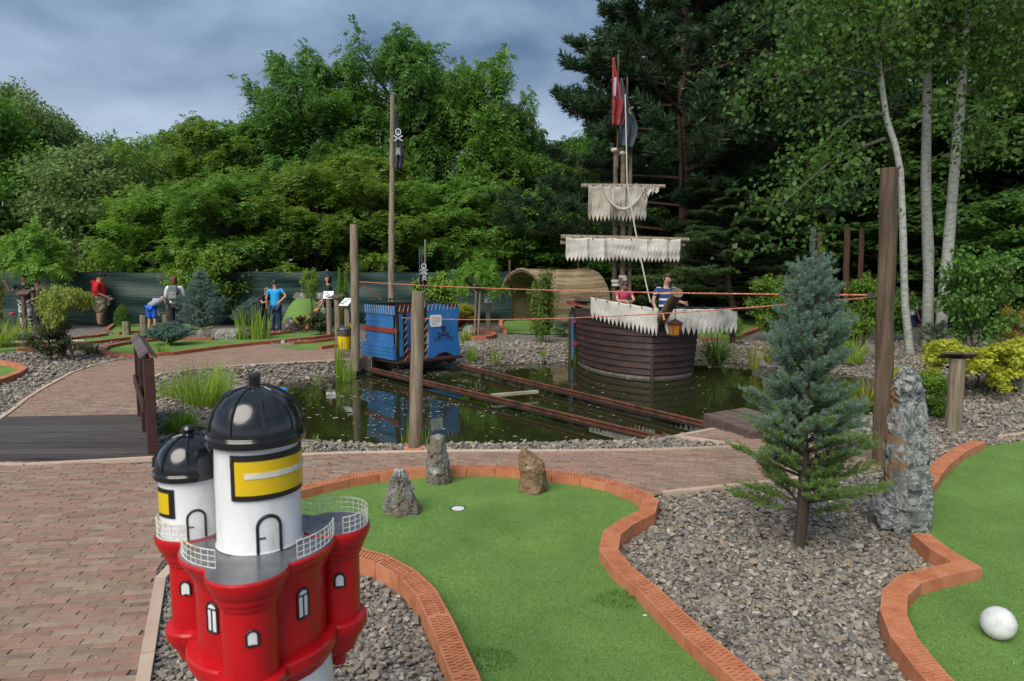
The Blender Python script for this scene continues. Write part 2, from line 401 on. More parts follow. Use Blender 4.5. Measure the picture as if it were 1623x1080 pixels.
def terrain_z(X, Y):
    dp = sdist(X, Y, pond); da = np.minimum(np.maximum(sdist(X, Y, pathA), 0), np.maximum(sdist(X, Y, pathB), 0))
    w = np.clip(np.maximum(dp, 0) + da, .12, .8) * .96
    t = np.clip(dp / w, 0, 1)
    z = WZ * (1 - t)
    z = np.where(dp < 0, WZ - .5 * np.clip(-dp / .8, 0, 1), z)
    return z - .012
gx = np.concatenate([np.linspace(-400, -60, 8), np.linspace(-50, -10, 21), np.arange(-9, 8.01, .09), np.linspace(9, 50, 21), np.linspace(60, 400, 8)])
gy = np.concatenate([np.linspace(-60, -2, 12), np.linspace(0, 5.4, 12), np.arange(5.5, 16.6, .09), np.linspace(17, 60, 40), np.linspace(70, 700, 12)])
GXX, GYY = np.meshgrid(gx, gy)
ZZ = terrain_z(GXX.ravel(), GYY.ravel())
nx, ny = len(gx), len(gy)
ii, jj = np.meshgrid(np.arange(nx - 1), np.arange(ny - 1)); b0 = (jj * nx + ii).ravel()
me = mesh_np('ground', np.stack([GXX.ravel(), GYY.ravel(), ZZ], 1), np.stack([b0, b0 + 1, b0 + nx + 1, b0 + nx], 1), M['ground'], True)
tag(link('ground', me), kind='structure')

# pond water
m = bpy.data.materials.new('pond_water'); m.use_nodes = True; nt = m.node_tree; p = nt.nodes['Principled BSDF']
p.inputs['Base Color'].default_value = (.020, .024, .008, 1); p.inputs['Roughness'].default_value = .025; p.inputs['IOR'].default_value = 1.36
p.inputs['Specular IOR Level'].default_value = .6
g = nt.nodes.new('ShaderNodeNewGeometry'); a = nt.nodes.new('ShaderNodeTexNoise'); a.inputs['Scale'].default_value = 2.4; a.inputs['Detail'].default_value = 4
nt.links.new(g.outputs['Position'], a.inputs['Vector']); bp = nt.nodes.new('ShaderNodeBump'); bp.inputs['Strength'].default_value = .22; bp.inputs['Distance'].default_value = .012
nt.links.new(a.outputs[0], bp.inputs['Height']); nt.links.new(bp.outputs[0], p.inputs['Normal'])
M['water'] = m
cxp = sum(p[0] for p in pond) / len(pond); cyp = sum(p[1] for p in pond) / len(pond)
mb = MB(); wp = [(cxp + (x - cxp) * 1.02, cyp + (y - cyp) * 1.03) for x, y in pond]
mb.add([(x, y, WZ) for x, y in wp], [tuple(range(len(wp)))[::-1]])
bm = bmesh.new(); bm.from_mesh(mb.mesh('water')); bmesh.ops.triangulate(bm, faces=bm.faces[:])
for f in bm.faces:
    if f.normal.z < 0: f.normal_flip()
me = bpy.data.meshes.new('water'); bm.to_mesh(me); bm.free()
tag(link('water', me, m), kind='structure')
# petals and froth afloat
fv, ff = [], []
n = 0
while n < 480:
    x = rng.uniform(-4.2, 3.5); y = rng.uniform(7.3, 13)
    keep = .95 if x < -.2 + (y - 10) * -.1 else .22
    if rng.random() > keep or mn.noise(Vector((x * 1.1, y * 1.6, 3))) < -.05 or sdist(np.array([x]), np.array([y]), pond)[0] > -.1: continue
    r = rng.uniform(.006, .016) * (1.6 if rng.random() < .08 else 1); k = 5; a0 = rng.uniform(0, 6); st = rng.uniform(1, 2)
    fv += [(x + r * st * math.cos(a0 + i * 2 * math.pi / k), y + r * math.sin(a0 + i * 2 * math.pi / k), WZ + .003) for i in range(k)]
    ff.append([n * k + i for i in range(k)]); n += 1
tag(link('floating_petals', mesh_np('floating_petals', fv, ff, mat('petal', [(.30, .28, .22), (.5, .48, .42)], .8, 3, 2))), kind='stuff', label='pale petals and froth floating on the dark pond')

# ---- greens: turf fields edged with hollow clay blocks
BLK_H, BLK_W, BLK_L = .082, .112, .245
def block_mesh(q, h, slots, z0=-.02):
    """q: four plan corners (a0,b0 start left/right; a1,b1 end left/right)"""
    a0, b0_, b1, a1 = [Vector((p[0], p[1])) for p in q]
    def P(u, v): return (a0.lerp(b0_, u)).lerp(a1.lerp(b1, u), v)
    V, Fc = [], []
    def quad(*c):
        b = len(V); V.extend(c); Fc.append((b, b + 1, b + 2, b + 3))
    if not slots:
        c = [P(0, 0), P(1, 0), P(1, 1), P(0, 1)]
        V = [(p.x, p.y, z0) for p in c] + [(p.x, p.y, h) for p in c]
        return V, [(4, 5, 6, 7), (0, 1, 5, 4), (1, 2, 6, 5), (2, 3, 7, 6), (3, 0, 4, 7)]
    us = [0, .10, .365, .395, .605, .635, .90, 1]; npit = 9; vs = [0, .05]
    for i in range(npit):
        for w_ in (.52, .48): vs.append(vs[-1] + .9 / npit * w_)
    vs[-1] = .95; vs.append(1)
    dpt = .075
    def T(i, j, z): p = P(us[i], vs[j]); return (p.x, p.y, z)
    for j in range(len(vs) - 1):
        for i in range(7):
            hole = i in (1, 3, 5) and 0 < j < len(vs) - 2 and ((j % 2 == 1) if i != 3 else (j % 2 == 0))
            if not hole: quad(T(i, j, h), T(i + 1, j, h), T(i + 1, j + 1, h), T(i, j + 1, h))
            else:
                quad(T(i, j, h - dpt), T(i + 1, j, h - dpt), T(i + 1, j + 1, h - dpt), T(i, j + 1, h - dpt))
                quad(T(i, j, h), T(i + 1, j, h), T(i + 1, j, h - dpt), T(i, j, h - dpt)); quad(T(i, j + 1, h), T(i, j + 1, h - dpt), T(i + 1, j + 1, h - dpt), T(i + 1, j + 1, h))
                quad(T(i, j, h), T(i, j, h - dpt), T(i, j + 1, h - dpt), T(i, j + 1, h)); quad(T(i + 1, j, h), T(i + 1, j + 1, h), T(i + 1, j + 1, h - dpt), T(i + 1, j, h - dpt))
    c = [P(0, 0), P(1, 0), P(1, 1), P(0, 1)]
    for k in range(4):
        p, q2 = c[k], c[(k + 1) % 4]; quad((p.x, p.y, z0), (q2.x, q2.y, z0), (q2.x, q2.y, h), (p.x, p.y, h))
    return V, Fc
curb_lines = []
def curb(parent, pts, closed=False, slots=False, h=BLK_H, w=BLK_W, step=BLK_L, m=None, zf=None, jog=0):
    """a run of clay blocks along the plan line pts, mitred at their joints"""
    P = resample(pts, step, closed); n = len(P)
    curb_lines.append([(p[0], p[1]) for p in P] + ([(P[0][0], P[0][1])] if closed else []))
    nrm = []
    for i in range(n):
        a = P[(i - 1) % n] if (closed or i) else P[i]; c = P[(i + 1) % n] if (closed or i < n - 1) else P[i]
        d1 = (P[i] - a); d2 = (c - P[i])
        d1 = d1.normalized() if d1.length > 1e-6 else d2.normalized(); d2 = d2.normalized() if d2.length > 1e-6 else d1
        t = (d1 + d2); t = t.normalized() if t.length > 1e-3 else d1
        nn = Vector((-t.y, t.x)); k = 1 / max(.55, abs(nn.dot(Vector((-d2.y, d2.x))))); nrm.append(nn * k * w / 2)
    for i in range(n if closed else n - 1):
        j = (i + 1) % n; a, b = P[i], P[j]; t = (b - a).normalized() * .0022
        q = [a + nrm[i] + t, a - nrm[i] + t, b - nrm[j] - t, b + nrm[j] - t]
        c = (a + b) / 2; zz = (zf(c.x, c.y) if zf else 0)
        V, Fc = block_mesh([(p.x - c.x, p.y - c.y) for p in q], h + rng.uniform(-.003, .003), slots)
        link('hollow_brick', mesh_np('hollow_brick', V, Fc, m or M['clay']), None, parent, (c.x, c.y, zz), (rng.uniform(-.008, .008), rng.uniform(-.008, .008), 0))
greens = []
def green(label, poly, z=.016):
    me = bpy.data.meshes.new('putting_green'); b = bmesh.new()
    f = b.faces.new([b.verts.new((x, y, z)) for x, y in poly]); b.normal_update()
    if f.normal.z < 0: f.normal_flip()
    bmesh.ops.triangulate(b, faces=b.faces[:]); b.to_mesh(me); b.free()
    o = tag(link('putting_green', me, M['turf']), label, 'putting green', 'mini golf greens edged with clay blocks'); greens.append(poly)
    return o
GT = lambda pts, z=BLK_H: [G(x, y, z) for x, y in pts]
# 1 the large one in the middle
c1 = GT([(775, 1200), (752, 1110), (728, 1050), (702, 990), (675, 938), (643, 906), (602, 884), (560, 873), (480, 866), (400, 850), (362, 826), (385, 800), (440, 784), (485, 772), (540, 758), (620, 746),
         (700, 740), (790, 740), (870, 748), (930, 755), (975, 765), (1010, 779), (1032, 793), (1036, 805), (1008, 820), (984, 831), (968, 847), (963, 868), (988, 901), (1028, 933), (1065, 970), (1100, 1003), (1150, 1045), (1220, 1110), (1290, 1180)])
g1 = green('large turf putting green in the middle with three standing rocks and a cup', c1)
curb(g1, c1, slots=True)
# 2 the one at the right edge
c2a = GT([(1551, 699), (1520, 714), (1494, 733), (1475, 756), (1462, 776)])
c2b = GT([(1459, 845), (1478, 861), (1498, 876), (1537, 897), (1492, 905), (1449, 914), (1420, 932), (1414, 958), (1419, 990), (1449, 1033), (1484, 1072), (1525, 1115), (1580, 1180)])
poly2 = c2a + GT([(1458, 800), (1452, 830)]) + c2b + [(3.6, 1.6), (9, 3), (9, 7.0), G(1640, 697, .01)]
g2 = green('turf putting green at the right edge carrying a large stone ball', poly2)
curb(g2, c2a, slots=True); curb(g2, c2b, slots=True)
# 3 .. far greens
c3f = GT([(251, 536), (215, 540), (190, 543), (168, 548), (161, 554), (172, 560), (222, 561), (270, 558), (340, 549), (395, 543), (450, 538), (492, 534), (521, 530), (545, 526)])
c3b = GT([(391, 532), (430, 528), (463, 524)]); c3c = GT([(251, 536), (300, 535), (338, 535)])
g3 = green('long low turf green between the brick path and the flat boulder', c3f + GT([(520, 520)]) + c3b[::-1] + c3c[::-1][:1])
curb(g3, c3f, m=M['claydark']); curb(g3, c3b, m=M['claydark']); curb(g3, c3c, m=M['claydark'])
c4b = GT([(463, 542), (500, 539), (533, 535), (560, 533)]); c4f = GT([(507, 549), (535, 545), (556, 543)])
g4 = green('small turf green running out onto the path beside the yellow bin', c4b + c4f[::-1] + [G(470, 556), G(425, 549)])
curb(g4, c4b, m=M['claydark']); curb(g4, c4f, m=M['claydark'])
c5b = GT([(-60, 552), (0, 546), (50, 543), (92, 541), (117, 534), (150, 531), (169, 528)]); c5f = GT([(26, 553), (70, 550), (119, 544), (170, 538), (222, 532), (269, 527)])
g5 = green('narrow turf lane behind the gravel bed at the left', c5b + GT([(170, 526), (269, 522)]) + c5f[::-1] + [G(-60, 566)])
curb(g5, c5b, m=M['claydark']); curb(g5, c5f, m=M['claydark'])
c6 = GT([(-90, 571), (-30, 570), (0, 572), (25, 576), (38, 583), (25, 591), (0, 600), (-40, 612)])
g6 = green('turf corner showing at the left edge of the gravel bed', c6); curb(g6, c6, m=M['clay'])
c7 = GT([(169, 521), (180, 513), (215, 509), (270, 507), (330, 508)]); c7f = GT([(186, 527), (215, 524), (250, 522), (285, 520)])
g7 = green('turf green by the tarp fence where the bending child plays', c7 + [G(340, 520)] + c7f[::-1]); curb(g7, c7, m=M['claydark']); curb(g7, c7f, m=M['claydark'])
c8 = GT([(801, 524), (794, 516), (793, 510), (800, 503), (812, 498), (842, 494), (878, 496), (909, 499), (950, 506)])
g8 = green('round turf green in front of the reed hut', c8 + [G(950, 530), G(850, 531)]); curb(g8, c8, m=M['clay'])
c9 = smooth_line(GT([(740, 530), (750, 524), (775, 523), (786, 528), (775, 533), (750, 534)]), 1, True)
curb(tag(empty('planting_ring', (0, 0, 0)), 'small oval clay block ring around the sapling stakes', 'planting ring'), c9, True, m=M['claydark'])
c10 = GT([(1112, 536), (1165, 533), (1200, 520), (1235, 508), (1210, 499), (1150, 499), (1105, 505)])
g10 = green('turf green behind the stern of the wooden ship', c10); curb(g10, c10, m=M['claydark'])
c11 = GT([(1350, 510), (1385, 500), (1420, 508), (1440, 520)]); g11 = green('strip of turf green behind the tall post at the right', c11 + [G(1440, 505)]); curb(g11, c11, m=M['claydark'])

# ---- brick paths
hexp = lambda pts: pts
def sheet(name, poly, z, m, parent=None, th=None):
    me = bpy.data.meshes.new(name); b = bmesh.new(); f = b.faces.new([b.verts.new((x, y, z)) for x, y in poly]); b.normal_update()
    if f.normal.z < 0: f.normal_flip()
    bmesh.ops.triangulate(b, faces=b.faces[:]); b.to_mesh(me); b.free(); return link(name, me, m, parent)
path1 = tag(sheet('path', pathA, .004, M['sand']), kind='structure')
path2 = tag(sheet('path', pathB, .004, M['sand']), kind='structure')
PL, PW = .168, .048
def field(poly, ang, xr, yr, margin=.018, excl=()):
    ca, sa = math.cos(ang), math.sin(ang); out_ = []
    ni = int(max(abs(xr[0]), abs(xr[1]), yr[1]) * 1.5 / PW)
    us, vs = [], []
    rows = np.arange(-ni, ni)
    for r in rows:
        off = (.5 if r % 2 else 0) * PL + rng.uniform(-.03, .03)
        cols = np.arange(-75, 75) * PL + off
        us.append(cols); vs.append(np.full(cols.shape, r * PW))
    u = np.concatenate(us); v = np.concatenate(vs); X = u * ca - v * sa + (xr[0] + xr[1]) / 2; Y = u * sa + v * ca + (yr[0] + yr[1]) / 2
    k = (X > xr[0]) & (X < xr[1]) & (Y > yr[0]) & (Y < yr[1]) & (np.abs(X) < .80 * Y + .35)
    X, Y = X[k], Y[k]; k = sdist(X, Y, poly) < PL / 2; X, Y = X[k], Y[k]
    # bricks that meet the edge are cut to length
    T_ = np.linspace(-.5, .5, 21); ins = []
    for t in T_:
        q = sdist(X + ca * PL * t, Y + sa * PL * t, poly) < -margin
        for p in excl: q &= sdist(X + ca * PL * t, Y + sa * PL * t, p) > .06
        ins.append(q)
    ins = np.array(ins); cnt = ins.sum(0); out_ = []
    for i in np.nonzero(cnt >= 6)[0]:
        w = np.nonzero(ins[:, i])[0]; t0, t1 = T_[w[0]], T_[w[-1]]; m_ = (t0 + t1) / 2
        out_.append((X[i] + ca * PL * m_, Y[i] + sa * PL * m_, ang, 1.0 if cnt[i] == 21 else float(t1 - t0)))
    return out_
lat = field(pathA, R(8), (-7, -1.55), (2.3, 6.3), excl=(c1,)) + field(pathA, R(-13), (-1.55, 5), (4, 8), excl=(c1,))
lat.sort(key=lambda t: t[1] + .25 * abs(t[0]))
def paver_mb(mb, x, y, a, k_=1.0, z=0):
    l, w = PL * k_ - .0015 - rng.uniform(0, .003), PW - .0025 - rng.uniform(0, .0015); h = rng.uniform(.009, .0135)
    Mx = Matrix.Rotation(a + rng.uniform(-.02, .02), 3, 'Z') @ Matrix.Rotation(rng.uniform(-.012, .012), 3, 'X'); b = len(mb.v)
    for zz, k in ((-.02, 1), (h - .003, 1), (h, .93)):
        for sx, sy in ((-1, -1), (1, -1), (1, 1), (-1, 1)):
            p = Mx @ Vector((sx * (l / 2 - (.001 if k < 1 else 0)), sy * (w / 2 - (.0022 if k < 1 else 0)), zz)); mb.v.append((p.x + x, p.y + y, p.z + z))
    for r_ in (0, 4):
        for k in range(4): mb.f.append((b + r_ + k, b + r_ + (k + 1) % 4, b + r_ + 4 + (k + 1) % 4, b + r_ + 4 + k)); mb.sm.append(False)
    mb.f.append((b + 8, b + 9, b + 10, b + 11)); mb.sm.append(False)
pm = []
for k in range(10):
    mb = MB(); paver_mb(mb, 0, 0, 0); pm.append(mb.mesh('paver', M['paver']))
for k, (x, y, a, q) in enumerate(lat[:300]): link('paver', pm[k % 10], None, path1, (x, y, 0), (0, 0, a)).scale = (q, 1, 1)
mb = MB()
for x, y, a, q in lat[300:]: paver_mb(mb, x, y, a, q)
tag(mb.build('paver_field', M['paver'], path1), kind='stuff')
mb = MB()
for x, y, a, q in field(pathB, R(7), (-8, -2), (7.7, 16)): paver_mb(mb, x, y, a, q)
tag(mb.build('paver_field', M['paver'], path2), kind='stuff')
def kerb(parent, px, w=.055, h=.022, step=.9, world=None):
    P = resample(world or [G(*p) for p in px], step); mb = None
    for a, b in zip(P, P[1:]):
        d = (b - a).normalized() * .003; c = (a + b) / 2; mb = MB(); mb.beam((a.x + d.x - c.x, a.y + d.y - c.y, 0), (b.x - d.x - c.x, b.y - d.y - c.y, 0), w, .09)
        mb.build('kerb_stone', M['kerb'], parent, (c.x, c.y, h - .045))
kerb(path1, [(200, 1240), (228, 1080), (246, 975), (258, 900), (285, 862), (330, 838)])
kerb(path1, [(1050, 784), (1180, 771), (1300, 757), (1385, 744)])
kerb(path1, [(246, 730), (350, 727), (470, 723), (660, 717), (900, 717), (1080, 715), (1180, 710)])
kerb(path1, [(1080, 694), (1180, 709)]); kerb(path1, [(1075, 693), (1132, 682)]); kerb(path1, [(1240, 691), (1340, 687), (1440, 690)])
kerb(path1, None, world=[(-6.3, 5.98), G(0, 741), G(120, 735), G(243, 728)], w=.06)
kerb(path2, [(-20, 678), (0, 667), (50, 627), (115, 591), (165, 575), (205, 568), (240, 563)])
kerb(path2, [(223, 655), (222, 640), (226, 612), (250, 594), (300, 587), (380, 580), (450, 576), (520, 573), (560, 570)])
kp = tag(sheet('path', [G(1575, 696), G(1600, 691), G(1680, 683), G(1700, 700)], -.003, M['paver']), kind='structure'); kerb(kp, [(1585, 694), (1605, 690), (1680, 682)])

# ---- slate chip gravel
def stone_proto(k):
    r_ = random.Random(k); b = bmesh.new(); bmesh.ops.create_icosphere(b, subdivisions=1, radius=.5)
    sx, sy, sz = 1, r_.uniform(.55, .85), r_.uniform(.22, .42)
    for v in b.verts:
        c = v.co * (1 + r_.uniform(-.22, .22)); c = Vector((max(-.42, min(.42, c.x)), max(-.36, min(.36, c.y)), max(-.3, min(.3, c.z)))); v.co = (c.x * sx, c.y * sy, c.z * sz * 1.3)
    bmesh.ops.dissolve_limit(b, angle_limit=R(18), verts=b.verts[:], edges=b.edges[:])
    me = bpy.data.meshes.new('stone'); b.to_mesh(me); b.free(); me.materials.append(M['stone']); return me
def proto_collection(name, meshes):
    c = bpy.data.collections.new(name)
    for me in meshes: c.objects.link(bpy.data.objects.new(me.name, me))
    return c
def scatter(name, P, rot, scl, coll, label):
    me = bpy.data.meshes.new(name); me.vertices.add(len(P)); me.vertices.foreach_set('co', np.asarray(P, np.float32).ravel())
    a = me.attributes.new('rot', 'FLOAT_VECTOR', 'POINT'); a.data.foreach_set('vector', np.asarray(rot, np.float32).ravel())
    a = me.attributes.new('scl', 'FLOAT', 'POINT'); a.data.foreach_set('value', np.asarray(scl, np.float32))
    o = link(name, me); g = bpy.data.node_groups.new(name, 'GeometryNodeTree')
    g.interface.new_socket('Geometry', in_out='INPUT', socket_type='NodeSocketGeometry'); g.interface.new_socket('Geometry', in_out='OUTPUT', socket_type='NodeSocketGeometry')
    n = g.nodes.new; i = n('NodeGroupInput'); ou = n('NodeGroupOutput'); ip = n('GeometryNodeInstanceOnPoints'); ci = n('GeometryNodeCollectionInfo')
    ci.inputs['Collection'].default_value = coll; ci.inputs['Separate Children'].default_value = True; ci.inputs['Reset Children'].default_value = True
    r1 = n('GeometryNodeInputNamedAttribute'); r1.data_type = 'FLOAT_VECTOR'; r1.inputs['Name'].default_value = 'rot'
    s1 = n('GeometryNodeInputNamedAttribute'); s1.data_type = 'FLOAT'; s1.inputs['Name'].default_value = 'scl'
    k = g.links.new; k(i.outputs[0], ip.inputs['Points']); k(ci.outputs[0], ip.inputs['Instance']); ip.inputs['Pick Instance'].default_value = True
    k(r1.outputs[0], ip.inputs['Rotation']); k(s1.outputs[0], ip.inputs['Scale']); k(ip.outputs[0], ou.inputs[0])
    md = o.modifiers.new('scatter', 'NODES'); md.node_group = g
    return tag(o, label, kind='stuff')
bridge_poly = [(-8, 5.8), G(250, 735), G(244, 724), G(230, 658), (-8, 7.9)]
def gravel_pts(y0, y1, dens):
    area = (y1 - y0) * (1.64 * (y0 + y1) / 2 + .8); n = int(area * dens)
    Y = rng.uniform(y0, y1, n * 2); X = rng.uniform(-1, 1, n * 2) * (.82 * y1 + .4); k = np.abs(X) < .82 * Y + .4; X, Y = X[k], Y[k]
    X, Y = X[:n], Y[:n]
    for p, mg in [(pathA, .02), (pathB, .02), (bridge_poly, .02)] + [(q, .05) for q in greens]:
        k = sdist(X, Y, p) > mg; X, Y = X[k], Y[k]
    for ln in curb_lines:
        d = np.full(X.shape, 9.)
        for (x1, y1_), (x2, y2) in zip(ln, ln[1:]):
            dx, dy = x2 - x1, y2 - y1_; t = np.clip(((X - x1) * dx + (Y - y1_) * dy) / (dx * dx + dy * dy + 1e-9), 0, 1); d = np.minimum(d, np.hypot(X - x1 - t * dx, Y - y1_ - t * dy))
        k = d > BLK_W / 2 + .012; X, Y = X[k], Y[k]
    k = sdist(X, Y, pond) > -.2; return X[k], Y[k]
gp = [gravel_pts(1.5, 4, 3900) + (.027,), gravel_pts(4, 6, 2900) + (.030,), gravel_pts(6, 9.5, 1100) + (.040,), gravel_pts(9.5, 16.5, 420) + (.055,)]
X = np.concatenate([g_[0] for g_ in gp]); Y = np.concatenate([g_[1] for g_ in gp]); s = np.concatenate([np.full(len(g_[0]), g_[2]) for g_ in gp])
n = len(X); s = s * rng.lognormal(0, .33, n); Z = terrain_z(X, Y) + rng.uniform(0, .45, n) * s
rot = np.stack([rng.normal(0, .35, n), rng.normal(0, .35, n), rng.uniform(0, 6.28, n)], 1)
scatter('gravel', np.stack([X, Y, Z], 1), rot, s, proto_collection('stones', [stone_proto(k) for k in range(8)]), 'grey brown slate chip gravel')
print('gravel', n)

# ---- short pile of the nearer turf
def tuft_proto(k):
    r_ = random.Random(k + 50); V, Fc = [], []
    for i in range(6):
        a = r_.uniform(0, 6.28); x, y = r_.uniform(-.009, .009), r_.uniform(-.009, .009); l = r_.uniform(.005, .009); w = .0013; t = r_.uniform(.2, .9) * l; ca, sa = math.cos(a), math.sin(a)
        b = len(V); V += [(x - sa * w, y + ca * w, 0), (x + sa * w, y - ca * w, 0), (x + ca * t, y + sa * t, l)]; Fc.append((b, b + 1, b + 2))
    return mesh_np('tuft', V, Fc, M['blade'])
tc_ = proto_collection('tufts', [tuft_proto(k) for k in range(6)])
TX, TY = [], []
for y0, y1, dn in ((2.5, 3.6, 9000), (3.6, 4.8, 6000), (4.8, 6.3, 3000)):
    n = int((y1 - y0) * 1.64 * y1 * dn); Y = rng.uniform(y0, y1, n); X = rng.uniform(-.82 * y1, .82 * y1, n); k = np.abs(X) < .78 * Y + .1; X, Y = X[k], Y[k]
    k = (sdist(X, Y, c1) < -.05) | (sdist(X, Y, poly2) < -.05); TX.append(X[k]); TY.append(Y[k])
X, Y = np.concatenate(TX), np.concatenate(TY); n = len(X)
scatter('turf_pile', np.stack([X, Y, np.full(n, .013)], 1), np.stack([np.zeros(n), np.zeros(n), rng.uniform(0, 6.28, n)], 1), rng.uniform(.7, 1.3, n), tc_, 'short bright green artificial turf pile')
print('tufts', n)
# ================================================================== VEGETATION
def nrmz(v): return v / (np.linalg.norm(v, axis=-1, keepdims=True) + 1e-9)
def diamonds(P, D, Wd, l, w, fold=.0):
    """diamond leaves: base P, direction D, width direction Wd"""
    l = np.asarray(l)[:, None]; w = np.asarray(w)[:, None]
    V = np.stack([P, P + D * l * .37 + Wd * w, P + D * l, P + D * l * .37 - Wd * w], 1).reshape(-1, 3)
    return V
def quads_of(V): return np.arange(len(V)).reshape(-1, 4)
def fronds(P, D, Ln, pairs, lw=.34, droop=.5, r=rng):
    """pinnate leaves"""
    up = np.array([0, 0, 1.]) + r.normal(0, .25, P.shape); Sd = nrmz(np.cross(D, up)); out_ = []
    for i in range(pairs):
        s = (i + .6) / pairs; l = Ln * (.38 * (1 - .55 * abs(s - .4))); c = P + D * (Ln * s)[:, None]; c[:, 2] -= droop * Ln * s * s
        T = D.copy(); T[:, 2] -= 2 * droop * s; T = nrmz(T)
        for sg in (-1, 1):
            d = nrmz(Sd * sg * .9 + T * .45 + r.normal(0, .12, P.shape) - np.array([0, 0, .18])); out_.append(diamonds(c, d, nrmz(T + r.normal(0, .2, P.shape)), l, l * lw * .5))
    return np.concatenate(out_)
def blobs(C, Rr, n, size, flat=.6, droop=.2, up=.8, r=rng, asp=.5, outward=None):
    """leaves spread through clumps at C with radius Rr"""
    k = np.repeat(np.arange(len(C)), n); o = r.normal(0, 1, (len(k), 3)); o = nrmz(o) * (r.random((len(k), 1)) ** .5) * Rr[k][:, None]; o[:, 2] *= flat
    P = C[k] + o; nrm = nrmz(nrmz(o) * .8 + r.normal(0, .5, o.shape) + np.array([0, 0, up])); a = r.normal(0, 1, o.shape); D = nrmz(np.cross(nrm, a)); D[:, 2] -= droop; D = nrmz(D)
    Wd = nrmz(np.cross(nrm, D)); l = size * r.uniform(.6, 1.35, len(k)); return diamonds(P, D, Wd, l, l * asp)
def limbs_of(r, H, cr, base, nl, nsub, rise=.5, shape=None, lean=0, trunk_r=None, bend=.3, subl=.45):
    """skeleton: tube list and twig ends (pos, dir, level)"""
    shape = shape or (lambda t: math.sin(math.pi * min(1, max(0, (t * .86 + .1)))) ** .7)
    tr = trunk_r or H * .018; px_, py_ = 0, 0; tp = []
    for i in range(9):
        t = i / 8; tp.append(Vector((lean * H * t * t + px_, py_, H * .93 * t))); px_ += r.normal(0, bend * .05 * H / 8 * 2); py_ += r.normal(0, bend * .05 * H / 8 * 2)
    tubes = [(tp, [tr * (1.15 - t / 8 * .95) for t in range(9)], 7)]; ends = []
    def tpos(t): i = min(7, int(t * 8)); return tp[i].lerp(tp[i + 1], t * 8 - i)
    for i in range(nl):
        t = base + (1 - base) * ((i + .5) / nl) ** .9; az = i * 2.4 + r.uniform(-.4, .4); ln = cr * shape((t - base) / (1 - base)) * r.uniform(.65, 1.12)
        p0 = tpos(min(.98, t * .93 + .02)); rs = rise * r.uniform(.5, 1.4); pts = [p0]; d = Vector((math.cos(az), math.sin(az), rs)).normalized()
        for s in range(1, 5):
            d = (d + Vector((r.normal(0, .10), r.normal(0, .10), .02 - .10 * s / 4))).normalized(); pts.append(pts[-1] + d * ln / 4)
        tubes.append((pts, [tr * .42 * (1 - .8 * s / 4) + .004 for s in range(5)], 5)); ends.append((pts[-1], d, 1.0))
        for j in range(nsub):
            s = .25 + .72 * (j + r.random()) / nsub; q = s * 4; k = min(3, int(q)); b = pts[k].lerp(pts[k + 1], q - k); sg = 1 if j % 2 else -1
            dd = (d + Vector((-d.y, d.x, 0)) * sg * r.uniform(.5, 1.3) + Vector((0, 0, r.uniform(-.15, .5)))).normalized(); l2 = ln * subl * (1.15 - s * .6) * r.uniform(.6, 1.2); m_ = b + dd * l2 * .5; e_ = b + dd * l2 + Vector((0, 0, -l2 * .08))
            tubes.append(([b, m_, e_], [tr * .16 + .003, tr * .1 + .002, .003], 4)); ends.append((e_, dd, .8)); ends.append((m_, dd, .6))
    for j in range(6): ends.append((tp[-1] + Vector((r.normal(0, .05 * H / 4), r.normal(0, .05 * H / 4), H * .06 * j / 6)), Vector((r.normal(0, .4), r.normal(0, .4), .8)).normalized(), .7))
    return tubes, ends
def tubes_mesh(name, tubes, m):
    mb = MB()
    for pts, rad, n in tubes: mb.tube(pts, rad, n, cap=False)
    return mb.mesh(name, m)
MODELS = {}
def model(name, trunk, crown): MODELS[name] = (trunk, crown)
bark = mat('bark', [(.03, .024, .018), (.09, .07, .05)], .9, 8, 6, .8, 20, stretch=(3, 3, .5)); M['bark'] = bark
M['bark_pine'] = mat('pine_bark', [(.04, .026, .02), (.12, .064, .042)], .9, 6, 6, .8, 14, stretch=(3, 3, .8))
M['bark_aspen'] = mat('aspen_bark', [(.04, .04, .035), (.23, .24, .21), (.33, .34, .30), (.40, .41, .37)], .8, 9, 6, .4, 30, stretch=(1, 1, 2.4), contrast=(.25, .6))
lf_rob = leafmat('robinia_leaf', (.068, .165, .022), (.15, .30, .042)); lf_rob2 = leafmat('fresh_robinia_leaf', (.10, .23, .025), (.20, .37, .045))
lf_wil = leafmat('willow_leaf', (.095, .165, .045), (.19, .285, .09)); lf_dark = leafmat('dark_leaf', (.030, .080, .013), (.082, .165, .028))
lf_mid = leafmat('broad_leaf', (.055, .14, .02), (.12, .245, .04)); lf_light = leafmat('light_leaf', (.09, .18, .022), (.19, .31, .035)); lf_asp = leafmat('aspen_leaf', (.028, .078, .012), (.085, .17, .026))
lf_pine = leafmat('pine_needle', (.018, .048, .020), (.05, .10, .038)); lf_pine2 = leafmat('soft_pine_needle', (.05, .105, .035), (.11, .18, .06))
lf_blue = leafmat('blue_needle', (.11, .18, .135), (.235, .335, .255), scale=3); lf_bluegr = leafmat('green_blue_needle', (.04, .085, .04), (.10, .17, .08), scale=3)
lf_gold = leafmat('golden_leaf', (.22, .27, .02), (.42, .44, .04)); lf_gold2 = leafmat('olive_gold_leaf', (.14, .17, .02), (.32, .30, .035)); lf_grass = leafmat('grass_blade', (.13, .22, .02), (.28, .42, .05), scale=3)
lf_redbr = leafmat('russet_leaf', (.09, .035, .015), (.20, .09, .03)); lf_box = leafmat('olive_leaf', (.04, .065, .022), (.10, .12, .045)); lf_bamb = leafmat('bamboo_leaf', (.07, .12, .02), (.15, .22, .04))
